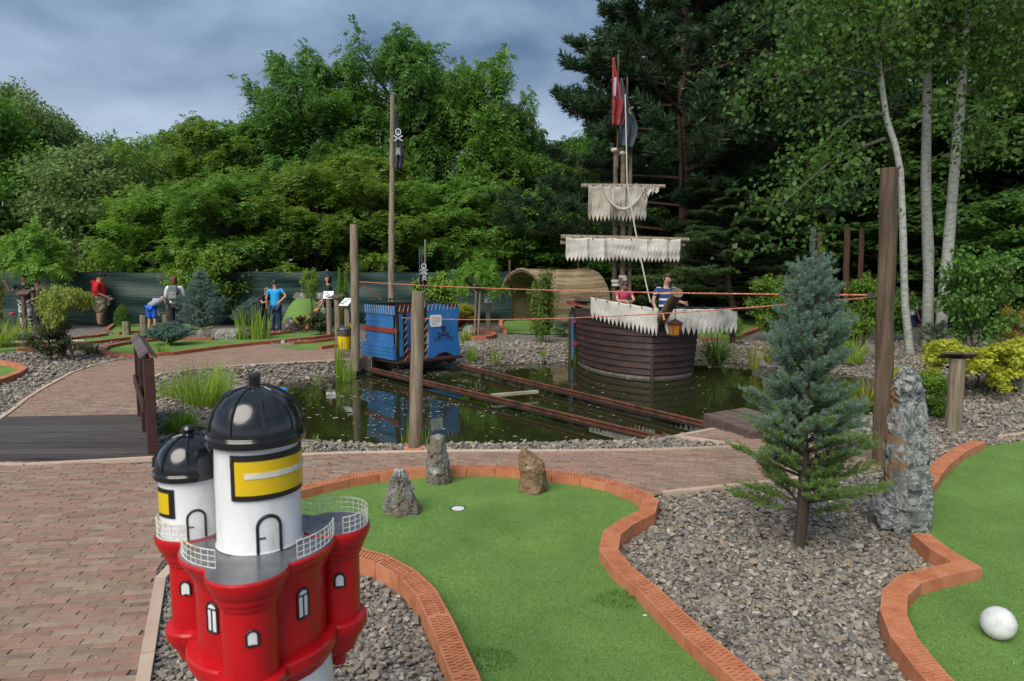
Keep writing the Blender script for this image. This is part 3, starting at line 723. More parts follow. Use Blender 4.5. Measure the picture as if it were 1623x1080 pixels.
lf_teal = leafmat('grey_green_leaf', (.05, .085, .05), (.12, .17, .11)); lf_orange = leafmat('orange_leaf', (.22, .20, .02), (.38, .24, .03))

def ends_np(ends): return np.array([tuple(e[0]) for e in ends]), np.array([tuple(e[1]) for e in ends]), np.array([e[2] for e in ends])
# feathery robinia trees, nominal height 10, crown radius 3.6
for k in range(3):
    r = np.random.default_rng(100 + k); tubes, ends = limbs_of(r, 9.2, 3.9, .12, 40, 6, rise=.75, bend=1.6, shape=lambda t: math.sqrt(max(.04, 1 - (max(0, t - .25) / .80) ** 2)) * (.82 + .26 * math.sin(t * 23 + k * 2)))
    P, D, Q = ends_np(ends); Vs = []
    for rep in range(10):
        d = nrmz(D * .7 + r.normal(0, .75, D.shape) + np.array([0, 0, .12])); Vs.append(fronds(P + r.normal(0, .20, P.shape) * np.array([1, 1, .45]), d, r.uniform(.42, .75, len(P)) * (.7 + .3 * Q), 5, lw=.42, droop=.55, r=r))
    V = np.concatenate(Vs); model(f'robinia{k}', tubes_mesh('trunk', tubes, bark), mesh_np('crown', V, quads_of(V), lf_rob)); print('rob', len(V) // 4)
# small leaved willow-ish trees
for k in range(2):
    r = np.random.default_rng(200 + k); tubes, ends = limbs_of(r, 10, 3.6, .10, 42, 5, rise=.7, shape=lambda t: math.sqrt(max(.03, 1 - (max(0, t - .3) / .74) ** 2)) * (.88 + .16 * math.sin(t * 19)))
    P, D, Q = ends_np(ends); V = blobs(P, .62 + .25 * Q, 68, .20, r=r, asp=.28, flat=.85, up=.5); model(f'willow{k}', tubes_mesh('trunk', tubes, bark), mesh_np('crown', V, quads_of(V), lf_wil)); print('wil', len(V) // 4)
# dense broad leaved trees
for k in range(2):
    r = np.random.default_rng(300 + k); tubes, ends = limbs_of(r, 10, 3.4, .04, 44, 5, rise=.35, shape=lambda t: math.sqrt(max(.05, 1 - (max(0, t - .3) / .78) ** 2)))
    P, D, Q = ends_np(ends); P = P[r.random(len(P)) < .85]; V = blobs(P, np.full(len(P), .62), 62, .25, r=r, asp=.36, flat=.6, droop=.4); model(f'broad{k}', tubes_mesh('trunk', tubes, bark), mesh_np('crown', V, quads_of(V), lf_dark)); print('broad', len(V) // 4)
# shrubs, nominal height 1, radius .5
for k in range(3):
    r = np.random.default_rng(400 + k); tubes, ends = limbs_of(r, .8, .5, .03, 22, 4, rise=.9, trunk_r=.012, shape=lambda t: .55 + .45 * math.sin(math.pi * min(1, t * .9 + .15)))
    P, D, Q = ends_np(ends); V = blobs(P, .09 + .04 * Q, 24, (.045, .065, .035)[k], r=r, asp=.34, flat=.8, droop=.3); model(f'shrub{k}', tubes_mesh('stem', tubes, bark), mesh_np('foliage', V, quads_of(V), lf_light))
# layered shrub with feathery leaves (sumac / young robinia), nominal height 1
r = np.random.default_rng(450); tubes, ends = limbs_of(r, .85, .5, .52, 22, 4, rise=.25, trunk_r=.011, shape=lambda t: 1 - .55 * t)
P, D, Q = ends_np(ends); V = np.concatenate([fronds(P, nrmz(D * [1, 1, .4] + r.normal(0, .45, D.shape)), r.uniform(.10, .17, len(P)), 6, lw=.4, droop=.35, r=r) for _ in range(5)])
model('sumac', tubes_mesh('trunk', tubes, bark), mesh_np('crown', V, quads_of(V), lf_rob2))
# topiary / tight conifer, nominal height 1
r = np.random.default_rng(460); u = r.random(2600); a = r.uniform(0, 6.28, 2600); z = .12 + .88 * u; rad = .44 * np.sin(np.pi * (1 - u) ** .75 * .62 + .02) * (.82 + .18 * np.sin(a * 5 + u * 14)); C = np.stack([rad * np.cos(a), rad * np.sin(a), z * .95], 1)
V = blobs(C, np.full(len(C), .035), 4, .045, r=r, asp=.35, up=.4); model('ball', tubes_mesh('stem', [([Vector((0, 0, 0)), Vector((0, 0, .4))], [.02, .012], 6)], bark), mesh_np('foliage', V, quads_of(V), lf_mid))

def needles_on(P, D, Ln, n, nl, nw, spread=.75, r=rng):
    """bottle-brush shoots"""
    k = np.repeat(np.arange(len(P)), n); s = r.random(len(k)); c = P[k] + D[k] * (Ln[k] * s)[:, None]; side = nrmz(np.cross(D[k], r.normal(0, 1, (len(k), 3))))
    d = nrmz(side * spread + D[k] * (.45 + .5 * s[:, None])); l = nl * r.uniform(.7, 1.15, len(k)) * (1 - .25 * s); return diamonds(c, d, nrmz(np.cross(d, r.normal(0, 1, d.shape))), l, np.full(len(k), nw))
# tall scots pine: bare red trunk, flat plates of needles, nominal height 10
for k in range(2):
    r = np.random.default_rng(500 + k); tr = .13; tp = [Vector((.12 * math.sin(i * .9 + k), .1 * math.cos(i * .7), 9.6 * i / 10)) for i in range(11)]; tubes = [(tp, [tr * (1.1 - .09 * i) for i in range(11)], 8)]; PP, DD = [], []
    for i in range(58):
        t = .16 + .82 * (i + .5) / 58; az = i * 2.4 + r.uniform(-.5, .5); ln = 3.6 * (1 - .62 * max(0, t - .35) / .65) * r.uniform(.5, 1.1); p = tp[min(9, int(t * 10))].lerp(tp[min(9, int(t * 10)) + 1], t * 10 % 1); d = Vector((math.cos(az), math.sin(az), .12 + .3 * t)).normalized(); pts = [p]
        for s in range(5): d = (d + Vector((r.normal(0, .12), r.normal(0, .12), .05 * (s - 1.5)))).normalized(); pts.append(pts[-1] + d * ln / 5)
        tubes.append((pts, [.045 * (1 - .16 * s) for s in range(6)], 5))
        for j in range(24):
            s = .35 + .65 * (j + r.random()) / 24; q = min(4.99, s * 5); kk = int(q); b = pts[kk].lerp(pts[kk + 1], q - kk); sg = 1 if j % 2 else -1; dd = (d * .6 + Vector((-d.y, d.x, 0)) * sg * r.uniform(.4, 1.2) + Vector((0, 0, r.uniform(0, .5)))).normalized(); l2 = ln * .26 * r.uniform(.4, 1.2) * (1.2 - .5 * s); e_ = b + dd * l2
            if j % 2: tubes.append(([b, e_], [.012, .005], 3))
            for w_ in range(3): PP.append(tuple(b.lerp(e_, .4 + .3 * w_) + Vector((r.normal(0, .05), r.normal(0, .05), .03)))); DD.append(tuple((dd + Vector((r.normal(0, .5), r.normal(0, .5), .5))).normalized()))
    P, D = np.array(PP), np.array(DD); V = needles_on(P, D, np.full(len(P), .16), 28, .23, .017, 1.0, r=r); model(f'pine{k}', tubes_mesh('trunk', tubes, M['bark_pine']), mesh_np('crown', V, quads_of(V), lf_pine)); print('pine', len(V) // 4)

n_tree = [0]
def place(mod, px, ptop, Y, wpx, label, cat='tree', name='tree', group='trees beyond the tarp fence', leaf=None, barkm=None, nomH=10., nomR=3.8, base=0., rz=None, parts=('trunk', 'crown'), lean=0.):
    """a plant of model mod whose foot stands at depth Y under pixel column px"""
    x = (px - CX) / F * Y * math.cos(PITCH) ; top = A(px, ptop, Y).z - base; x = A(px, ptop + 100, Y).x
    sz = top / nomH; sx = (wpx / F * Y) / (2 * nomR)
    o = empty(name, (x, Y, base), rng.uniform(0, 6.28) if rz is None else rz, label, cat, group); o.scale = (sx, sx, sz); o.rotation_euler.x = lean
    t, c = MODELS[mod]
    a = link(parts[0], t, None, o); b = link(parts[1], c, None, o)
    if leaf is not None: b.material_slots[0].link = 'OBJECT'; b.material_slots[0].material = leaf
    if barkm is not None: a.material_slots[0].link = 'OBJECT'; a.material_slots[0].material = barkm
    return o
# model, px, top, depth, width px, leaf, label
T = [
 ('willow0', -60, 130, 27, 300, lf_rob, 'bushy broad tree cut by the left frame edge above the tarp fence'),
 ('willow1', 25, 135, 30, 190, lf_wil, 'tall tree rising at the far left of the treeline'),
 ('willow0', 88, 178, 31, 180, lf_wil, 'grey green round topped tree, second from the left of the treeline'),
 ('willow1', 150, 232, 26, 250, lf_wil, 'soft grey green willow-like tree above the person in the red hoodie'),
 ('willow0', 170, 215, 36, 200, lf_mid, 'tree filling the low dip of the treeline at the left'),
 ('willow1', 232, 222, 38, 200, lf_mid, 'far tree at the lowest point of the treeline'),
 ('robinia1', 240, 292, 24.5, 190, lf_rob2, 'fresh green feathery tree low behind the fence, left of the pointed leaf bush'),
 ('robinia0', 330, 165, 27, 250, lf_rob, 'feathery robinia whose spray tops show left of the main tree group'),
 ('willow1', 290, 205, 36, 180, lf_mid, 'distant leafy tree peeping between the robinias at the left'),
 ('robinia2', 432, 122, 28, 250, lf_rob, 'broad feathery robinia left of the tall forked one'),
 ('robinia1', 372, 262, 24.5, 260, lf_rob, 'low drooping robinia over the fence behind the blue shirted child'),
 ('robinia0', 515, 58, 29, 215, lf_rob, 'forked robinia with two ragged tops above the cut post'),
 ('robinia2', 505, 250, 25, 260, lf_rob, 'low feathery robinia crown over the fence behind the short cut post'),
 ('robinia2', 578, 105, 30, 230, lf_rob, 'robinia filling the gap left of the tallest one'),
 ('robinia1', 700, 100, 31, 220, lf_rob, 'robinia filling the dip right of the tallest one'),
 ('robinia0', 385, 165, 30, 220, lf_rob, 'robinia behind the left shoulder of the tall group'),
 ('robinia1', 640, 22, 29, 225, lf_rob, 'tallest robinia, its pointed top right above the tall flag pole'),
 ('robinia0', 615, 230, 25.5, 230, lf_rob, 'feathery lower robinia directly behind the tall flag pole'),
 ('robinia2', 752, 80, 29, 205, lf_rob, 'robinia with a drooping top right of the tallest one'),
 ('robinia0', 815, 140, 31, 150, lf_rob, 'narrow robinia at the right end of the tall robinia group'),
 ('robinia1', 720, 270, 25.5, 230, lf_rob, 'low robinia behind the blue rail cart'),
 ('broad0', 850, 205, 33, 190, lf_mid, 'bushy tree in the gap left of the pines'),
 ('willow0', 900, 235, 30, 210, lf_mid, 'leafy tree in the gap left of the pirate mast'),
 ('broad1', 840, 300, 27, 200, lf_rob, 'low dark green tree above the reed hut'),
 ('robinia1', 930, 190, 36, 200, lf_rob, 'far feathery tree seen past the left pine branches'),
 ('broad0', 980, 300, 27, 210, lf_mid, 'leafy tree directly behind the upper ragged sail'),
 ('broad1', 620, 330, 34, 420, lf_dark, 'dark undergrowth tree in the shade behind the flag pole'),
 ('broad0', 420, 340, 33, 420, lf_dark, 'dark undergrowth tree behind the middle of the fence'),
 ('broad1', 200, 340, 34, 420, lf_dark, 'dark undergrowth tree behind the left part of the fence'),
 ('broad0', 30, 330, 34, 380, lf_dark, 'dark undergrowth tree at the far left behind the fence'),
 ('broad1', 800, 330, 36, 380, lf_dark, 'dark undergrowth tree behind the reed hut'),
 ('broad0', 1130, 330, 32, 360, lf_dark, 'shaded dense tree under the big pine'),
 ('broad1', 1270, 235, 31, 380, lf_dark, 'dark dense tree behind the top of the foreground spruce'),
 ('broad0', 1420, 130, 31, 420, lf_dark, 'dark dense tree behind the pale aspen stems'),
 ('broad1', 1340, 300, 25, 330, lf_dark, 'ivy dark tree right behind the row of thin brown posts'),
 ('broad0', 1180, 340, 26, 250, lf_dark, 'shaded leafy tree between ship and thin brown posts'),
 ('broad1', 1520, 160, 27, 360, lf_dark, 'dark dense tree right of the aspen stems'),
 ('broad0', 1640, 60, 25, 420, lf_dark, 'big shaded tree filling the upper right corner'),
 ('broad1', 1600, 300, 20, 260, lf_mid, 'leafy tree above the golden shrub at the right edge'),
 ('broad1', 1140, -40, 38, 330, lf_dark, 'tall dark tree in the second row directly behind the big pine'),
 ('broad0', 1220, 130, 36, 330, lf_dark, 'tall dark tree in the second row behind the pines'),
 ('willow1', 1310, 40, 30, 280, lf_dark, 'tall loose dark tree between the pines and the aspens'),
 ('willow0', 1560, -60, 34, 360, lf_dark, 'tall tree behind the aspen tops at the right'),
]
lf_rob3 = leafmat('yellowish_robinia_leaf', (.085, .165, .020), (.175, .29, .038)); lf_rob4 = leafmat('deep_robinia_leaf', (.045, .125, .020), (.105, .23, .036))
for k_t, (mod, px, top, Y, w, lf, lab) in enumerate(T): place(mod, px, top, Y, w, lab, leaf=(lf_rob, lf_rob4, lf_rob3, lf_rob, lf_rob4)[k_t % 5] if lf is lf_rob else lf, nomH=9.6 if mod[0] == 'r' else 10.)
PT = [('pine0', 1088, -150, 25, 490, lf_pine, 'big scots pine with reddish trunk and long left branches behind the ship'), ('pine1', 1225, -190, 27, 450, lf_pine, 'second scots pine with bare red trunk, right of the big one'),
      ('pine1', 1010, 60, 30, 260, lf_pine, 'smaller pine whose crown shows left of the mast flags'), ('pine0', 1330, -160, 33, 360, lf_pine, 'third pine, partly hidden by aspen leaves')]
for mod, px, top, Y, w, lf, lab in PT: place(mod, px, top, Y, w, lab, name='pine_tree', cat='pine tree', group='pines behind the ship', leaf=lf, nomR=3.3)
for mod, px, top, Y, w, lab in [('pine1', 1160, 300, 22, 300, 'low soft needled pine boughs right of the lower sail'), ('pine0', 1010, 360, 26, 150, 'small soft pine behind the mast foot')]:
    place(mod, px, top, Y, w, lab, name='pine_tree', cat='pine tree', group='low pines', leaf=lf_pine2, nomR=3.3)

# ---- aspens: pale stems drawn one by one, leaves on side twigs
def aspen(label, pts, rad, nl, seed, hang=(), t0=.62):
    r = np.random.default_rng(seed); P3 = [A(x, y, Y) for x, y, Y in pts]; P3[0].z = -.05; base = Vector((P3[0].x, P3[0].y, 0)); mb = MB(); o = empty('aspen_tree', base, 0, label, 'tree', 'pale stemmed aspens')
    fine = [Vector(p) for p in resample([tuple(p) for p in P3], .55)]; n = len(fine); mb.tube([p - base for p in fine], [rad * (1.12 if i == 0 else 1) * (1 - .55 * i / n) * (1 + .04 * r.normal()) for i in range(n)], 12, cap=False); mb.build('trunk', M['bark_aspen'], o); mb = MB(); twigs = []; C = []
    for i in range(nl):
        t = t0 + (1 - t0) * (i + .5) / nl; q = t * (n - 1); k = min(n - 2, int(q)); p = fine[k].lerp(fine[k + 1], q - k); az = i * 2.4 + r.uniform(-.5, .5); d = Vector((math.cos(az), math.sin(az) * .8, .45)).normalized(); ln = r.uniform(1.1, 2.6); ps = [p]
        for s in range(4): d = (d + Vector((r.normal(0, .12), r.normal(0, .12), -.13))).normalized(); ps.append(ps[-1] + d * ln / 4)
        twigs.append((ps, [.024, .018, .012, .008, .004])); C += [tuple(ps[j].lerp(ps[j + 1], f)) for j in (1, 2, 3) for f in (0, .35, .7)] + [tuple(ps[4])]
        for j in range(7):
            b = ps[1 + j % 4]; e_ = b + Vector((r.normal(0, .55), r.normal(0, .55), r.normal(-.12, .35))); twigs.append(([b, e_], [.006, .002])); C += [tuple(b.lerp(e_, .55)), tuple(e_)]
    for a, b in hang:
        a, b = A(*a), A(*b); m_ = a.lerp(b, .5) + Vector((0, 0, .25)); twigs.append(([a, m_, b], [.035, .02, .008])); C += [tuple((a.lerp(m_, 1 + f) if f < 0 else m_.lerp(b, f)) + Vector((r.normal(0, .38), r.normal(0, .38), r.normal(-.15, .38)))) for f in np.linspace(-.1, 1.05, 46)]
    for ps, rd in twigs: mb.tube([p - base for p in ps], rd, 5, cap=False)
    mb.build('branch', mat('aspen_twig', [(.06, .055, .045), (.16, .15, .13)], .8, 8, 4), o)
    C = np.array(C) - np.array(tuple(base)); V = blobs(C, np.full(len(C), .40), 20, .092, flat=.9, droop=.5, up=.2, r=r, asp=.42); link('crown', mesh_np('crown', V, quads_of(V), lf_asp), None, o)
aspen('leftmost pale aspen stem with a kink above the tall brown post', [(1443, 562, 14.0), (1434, 480, 14.0), (1430, 330, 14.0), (1426, 250, 14.0), (1405, 190, 14.0), (1393, 100, 14.1), (1380, -20, 14.3), (1372, -150, 14.5)], .078, 20, 1,
      hang=[((1402, 180, 14), (1290, 240, 12.5)), ((1402, 220, 14), (1232, 330, 11.5)), ((1395, 120, 14), (1210, 130, 12.5)), ((1395, 60, 14), (1250, 20, 12.5))])
aspen('middle straight pale aspen stem', [(1470, 545, 15.4), (1472, 420, 15.4), (1467, 300, 15.4), (1470, 100, 15.4), (1468, -60, 15.5), (1465, -170, 15.6)], .125, 20, 2, hang=[((1470, 60, 15.4), (1360, 10, 13.5))])
aspen('rightmost pale aspen stem, leaning to the right', [(1488, 555, 15.0), (1500, 430, 15.0), (1512, 280, 15.0), (1523, 150, 15.0), (1536, -20, 15.1), (1548, -170, 15.2)], .13, 20, 3,
      hang=[((1523, 160, 15), (1640, 70, 13.5)), ((1520, 200, 15), (1600, 190, 13)), ((1530, 60, 15), (1620, 0, 13))])

# ---- shrubs and small garden plants
def shrub(mod, px, by, w, h, lf, label, name='shrub', cat='shrub', Y=None, parts=('stem', 'foliage'), nomR=.55, base=0., group='garden shrubs', barkm=None):
    Y = Y or G(px, by, base)[1]; return place(mod, px, by - h, Y, w, label, cat, name, group, lf, barkm, 1., nomR, base, None, parts)
SH = [
 ('shrub0', 335, 516, 150, 134, lf_light, 'large light green bush with pointed leaves behind the person with the backpack'),
 ('shrub1', 510, 532, 56, 40, lf_box, 'small dark olive bush left of the yellow bin'),
 ('shrub0', 480, 528, 26, 30, lf_redbr, 'small russet bush at the foot of the turf mound'),
 ('shrub0', 84, 572, 92, 66, lf_box, 'twiggy olive bush low in the gravel bed at the left'),
 ('shrub1', 692, 520, 90, 95, lf_light, 'yellow green bush behind the blue rail cart'),
 ('shrub2', 735, 512, 52, 34, lf_gold, 'golden low shrub left of the white sign on a post'),
 ('shrub1', 722, 524, 56, 30, lf_redbr, 'russet low shrub just right of the blue cart'),
 ('shrub0', 1104, 500, 90, 120, lf_mid, 'green leafy shrub behind the person on the ship'),
 ('shrub1', 1045, 480, 120, 90, lf_mid, 'leafy shrub behind the mast foot'),
 ('shrub0', 1215, 540, 84, 112, lf_light, 'bright yellow green upright bush right of the ship'),
 ('shrub2', 1160, 545, 60, 44, lf_light, 'low bright bush at the bank right of the sedge clump'),
 ('shrub0', 1370, 555, 90, 130, lf_light, 'bright green bush left of the tall brown post'),
 ('shrub1', 1330, 560, 70, 60, lf_light, 'low fresh green bush on the bank behind the foreground spruce'),
 ('shrub1', 1412, 540, 80, 90, lf_mid, 'green bush between the tall post and the aspens'),
 ('shrub0', 1545, 570, 150, 190, lf_mid, 'big soft green willow shrub right of the aspen stems'),
 ('shrub2', 1480, 565, 60, 60, lf_teal, 'grey green small leaved bush at the foot of the aspens'),
 ('shrub2', 1600, 560, 80, 78, lf_orange, 'yellow orange shrub at the right edge'),
 ('shrub1', 1450, 640, 100, 60, lf_gold, 'golden shrub behind the standing grey rock'),
 ('shrub2', 1410, 615, 60, 34, lf_gold, 'small golden tuft right beside the tall brown post'),
 ('shrub0', 1468, 665, 90, 80, lf_light, 'drooping lime shrub between standing rock and short signpost'),
 ('shrub1', -16, 560, 50, 140, lf_gold2, 'yellowish shrub cut by the left frame edge', ),
 ('shrub2', 893, 533, 56, 26, lf_teal, 'low dark mounded dwarf pine near the bamboo'),
 ('shrub1', 545, 480, 24, 60, lf_light, 'thin light sapling left of the tall cut post'),
 ('shrub2', 620, 460, 40, 36, lf_mid, 'low shrub in front of the fence behind the cart'),
 ('shrub0', 160, 428, 90, 26, lf_light, 'light undergrowth showing over the fence top at the left'),
 ('shrub1', 30, 508, 50, 26, lf_mid, 'low green border plant by the fence at the far left'),
 ('shrub2', 140, 512, 46, 20, lf_mid, 'low green border plant at the feet of the person in red'),
 ('shrub0', 560, 505, 34, 30, lf_teal, 'small grey green plant behind the tilted white sign'),
]
for mod, px, by, w, h, lf, lab in SH:
    Y = {428: 22.6}.get(by) or (19.5 if lab.startswith('thin light') else None)
    shrub(mod, px, by if Y is None or by != 428 else by, w, h, lf, lab, Y=Y)
shrub('ball', 198, 519, 30, 37, lf_mid, 'tight round green ball shrub right of the person in red')
_o = empty('mop_headed_tree', (A(493, 470, 19.5).x, 19.5, 0), 0, 'light green mop headed little tree before the fence', 'tree'); _c = link('crown', MODELS['shrub0'][1], None, _o, (0, 0, .75)); _c.scale = (.62, .62, 1.1); _c.material_slots[0].link = 'OBJECT'; _c.material_slots[0].material = lf_light; MB().tube([(0, 0, -.05), (.02, 0, .6), (0, 0, 1.2)], [.03, .025, .02], 7).build('trunk', bark, _o)
for px, by, w, h, lab in [(757, 530, 100, 148, 'layered yellow green sapling on two stakes right of the cart'), (57, 520, 140, 190, 'spreading feathery sapling with a thin trunk at the left')]:
    shrub('sumac', px, by, w, h, lf_rob2, lab, 'sapling', 'tree', parts=('trunk', 'crown'), group='feathery saplings', nomR=.6)
# stakes of the sapling
mbk = MB()
for i, (px, tp) in enumerate([(752, 462), (758, 464)]):
    a = A(px, 530, 18.2); a.z = 0; b = A(px + 3, tp, 18.2); MB().tube([a, b], .03, 8).build('stake', M['wood_grey'])
    tag(bpy.context.scene.objects[-1] if False else [o for o in COL.objects if o.name.startswith('stake')][-1], ['left pale stake under the layered sapling', 'right pale stake under the layered sapling'][i], 'stake', 'stakes of the sapling')

# weeping yellow green conifer at the left: leaning stem, curtains of foliage
o = empty('weeping_conifer', (*G(117, 572), 0), 0, 'weeping yellow green conifer leaning over the gravel bed at the left', 'tree'); bs = o.location
Yw = bs.y; st = [A(117, 572, Yw), A(108, 540, Yw), A(97, 515, Yw), A(90, 480, Yw), A(70, 450, Yw)]; MB().tube([p - bs for p in st], [.035, .03, .028, .025, .02], 7).build('trunk', bark, o)
r = np.random.default_rng(9); C = []
for i in range(150):
    t = r.random(); px = 65 + 70 * t + (0 if t < .75 else 6); top = 455 + 22 * abs(t - .25); y = top + r.random() * (52 * math.exp(-((t - .25) / .22) ** 2) + 10); C.append(tuple(A(px + r.normal(0, 2), y, Yw + r.normal(0, .3)) - bs))
C = np.array(C); V = blobs(C, np.full(len(C), .13), 34, .075, flat=1.2, droop=1.0, up=0, r=r, asp=.25); link('crown', mesh_np('crown', V, quads_of(V), leafmat('weeping_leaf', (.12, .17, .03), (.27, .33, .06))), None, o)
# golden creeping shrub at the right on a crooked stem
o = empty('creeping_juniper', (*G(1590, 620), 0), 0, 'golden creeping shrub on a crooked bare branch at the right', 'shrub'); bs = o.location; Yw = bs.y
mb = MB(); mb.tube([A(1618, 626, Yw) - bs, A(1600, 608, Yw) - bs, A(1580, 596, Yw) - bs, A(1572, 582, Yw) - bs, A(1540, 578, Yw) - bs, A(1500, 582, Yw) - bs], [.035, .04, .04, .035, .03, .02], 7); mb.tube([A(1545, 620, Yw) - bs, A(1552, 600, Yw) - bs, A(1540, 580, Yw) - bs], [.015, .015, .012], 6); mb.build('branch', bark, o); C = []
for i in range(230):
    t = r.random(); px = 1475 + 160 * t; top = (552 - 10 * math.sin(t * 9)) if t < .35 else (556 - 22 * max(0, t - .55) / .45); C.append(tuple(A(px, top + r.random() ** 1.5 * (28 + 40 * (t > .6)), Yw + r.normal(0, .45)) - bs))
C = np.array(C); V = blobs(C, np.full(len(C), .12), 60, .055, flat=.5, droop=.3, up=1, r=r, asp=.36); link('foliage', mesh_np('foliage', V, quads_of(V), lf_gold), None, o)

# ---- blue spruces: shoots of needles on whorled branches
def spruce(name, label, base, H, tiers, seed, needle, shoots=1.0, nn=56, nl=.026, nw=.0016, trunk_r=.035, leader=.16, low=None, group=None, extra=()):
    """tiers: (height, reach, count, rise); needles of the low tiers take material low"""
    r = np.random.default_rng(seed); o = empty(name, base, 0, label, 'tree', group); mb = MB(); tr = [Vector((.01 * math.sin(i), .01 * math.cos(i * 1.7), H * i / 10)) for i in range(11)]; mb.tube(tr, [trunk_r * (1.15 - .1 * i) for i in range(11)], 9, cap=False, wob=.1)
    sets = {0: ([], [], []), 1: ([], [], [])}
    for ti, (h, reach, cnt, rise, lowf) in enumerate(tiers):
        for i in range(cnt):
            az = i * 6.283 / cnt + ti * 1.1 + r.uniform(-.25, .25); rr = reach * (r.uniform(.72, 1.08) if h > .95 or H < 1.5 or trunk_r > .04 else r.uniform(.5, 1.12)); p = Vector((0, 0, h + r.uniform(-.02, .02))); d = Vector((math.cos(az), math.sin(az), rise)).normalized(); ps = [p]
            for s in range(4): d = (d + Vector((r.normal(0, .06), r.normal(0, .06), .05))).normalized(); ps.append(ps[-1] + d * rr / 4)
            mb.tube(ps, [.010, .008, .006, .005, .003], 5, cap=False); ns = max(3, int(rr * (42 if not lowf else 56) * shoots))
            for j in range(ns):
                s = (.16 if not lowf else .28) + (1 - (.16 if not lowf else .28)) * (j + r.random()) / ns; q = min(3.99, s * 4); k = int(q); b = ps[k].lerp(ps[k + 1], q - k); sg = 1 if j % 2 else -1
                lat_ = Vector((-d.y, d.x, 0)) * sg * r.uniform(.3, 1.1); dd = (d * .8 + lat_ + Vector((0, 0, r.uniform(-.1, .5)))).normalized(); l = r.uniform(.05, .10) * (1.35 - .4 * s); b2 = b + dd * l * .3 + lat_ * r.uniform(0, .16) * rr * .5 * (1.1 - s)
                S_ = sets[1 if r.random() < lowf else 0]; S_[0].append(tuple(b2)); S_[1].append(tuple(dd)); S_[2].append(l)
                mb.tube([b, b2], [.004, .003], 3, cap=False)
            S_ = sets[1 if r.random() < lowf else 0]; S_[0].append(tuple(ps[-1])); S_[1].append(tuple(d)); S_[2].append(.09)
    for i in range(7): z = H - leader * i / 7; sets[0][0].append((0, 0, z)); sets[0][1].append((r.normal(0, .15), r.normal(0, .15), 1)); sets[0][2].append(leader / 5)
    mb.build('trunk', bark if False else M['bark'], o)
    for key, nm, mt in ((0, 'crown', needle), (1, 'lower_branch', low or needle)):
        P, D, Ln = sets[key]
        if P: V = needles_on(np.array(P), nrmz(np.array(D)), np.array(Ln), nn, nl, nw, 1.0, r=r); link('crown' if key == 0 else 'lower_crown', mesh_np('crown', V, quads_of(V), mt), None, o); print(name, len(V) // 4)
    return o
H0 = 1.92; tiers = []
for z_, r_t, c_t, g_ in [(1.70, .07, 6, 0), (1.63, .10, 7, 0), (1.56, .13, 7, 0), (1.48, .17, 8, 0), (1.41, .18, 8, 0), (1.33, .22, 8, 0), (1.26, .23, 9, 0), (1.18, .28, 9, .05), (1.11, .28, 9, .05), (1.03, .25, 8, .1), (.96, .22, 8, .15), (.90, .25, 6, .15), (.84, .33, 6, .2), (.78, .38, 7, .3), (.71, .39, 7, .4), (.64, .40, 6, .6), (.57, .34, 5, .8), (.50, .40, 6, .9), (.42, .36, 5, 1), (.34, .50, 5, 1), (.28, .46, 3, 1)]: tiers.append((z_ - .03 - .02 * (z_ < 1), r_t, c_t, .75 if z_ > 1 else .42 - .5 * max(0, .7 - z_), g_))
SPB = G(1267, 866)
spruce('blue_spruce', 'foreground blue spruce with a bare leader and yellow green lower branches', (*SPB, 0), H0, tiers, 21, lf_blue, low=leafmat('yellow_green_needle', (.09, .17, .045), (.20, .30, .08), scale=3), nn=80, nl=.027, nw=.0017, shoots=1.15, group='blue spruces')
def small_spruce(px, by, hpx, rpx, seed, label):
    x, y = G(px, by); H = hpx / F * y; Rr = rpx / F * y; tt = [(H * (.12 + .8 * i / 13), Rr * (1 - (i / 13) ** 1.3) * r.uniform(.75, 1.1) + .05, 9 - int(4 * i / 13), .3, 0) for i in range(14)]
    spruce('blue_spruce', label, (x, y, 0), H, tt, seed, leafmat('silver_needle', (.08, .14, .115), (.17, .26, .225), scale=2), shoots=.42, nn=22, nl=.07, nw=.006, trunk_r=.05, leader=.25, group='blue spruces')
small_spruce(322, 533, 105, 44, 31, 'wide silvery blue spruce in the bed behind the railing')
small_spruce(590, 505, 72, 24, 32, 'small blue spruce left of the rail cart')
small_spruce(404, 524, 50, 36, 33, 'low spreading blue spruce in front of the child in blue')
small_spruce(268, 548, 34, 34, 34, 'flat low blue spruce at the foot of the wide one')

# bamboo clump
x0, y0 = G(856, 544); o = empty('bamboo', (x0, y0, 0), 0, 'feathery bamboo clump on the far gravel bank', 'plant'); mb = MB(); C = []; r = np.random.default_rng(77)
for i in range(22):
    a = r.uniform(0, 6.28); d = .28 * r.random(); h = r.uniform(1.1, 1.75); p = Vector((d * math.cos(a), d * math.sin(a), 0)); q = p + Vector((math.cos(a) * .15, math.sin(a) * .15, h)); mb.tube([p, p.lerp(q, .5), q], [.007, .006, .003], 5, cap=False); C += [tuple(p.lerp(q, t)) for t in np.linspace(.25, 1, 9)]
mb.build('stem', lf_bamb, o); C = np.array(C); V = blobs(C, np.full(len(C), .13), 26, .10, flat=.9, droop=.5, up=.2, r=r, asp=.13); link('foliage', mesh_np('foliage', V, quads_of(V), lf_bamb), None, o)

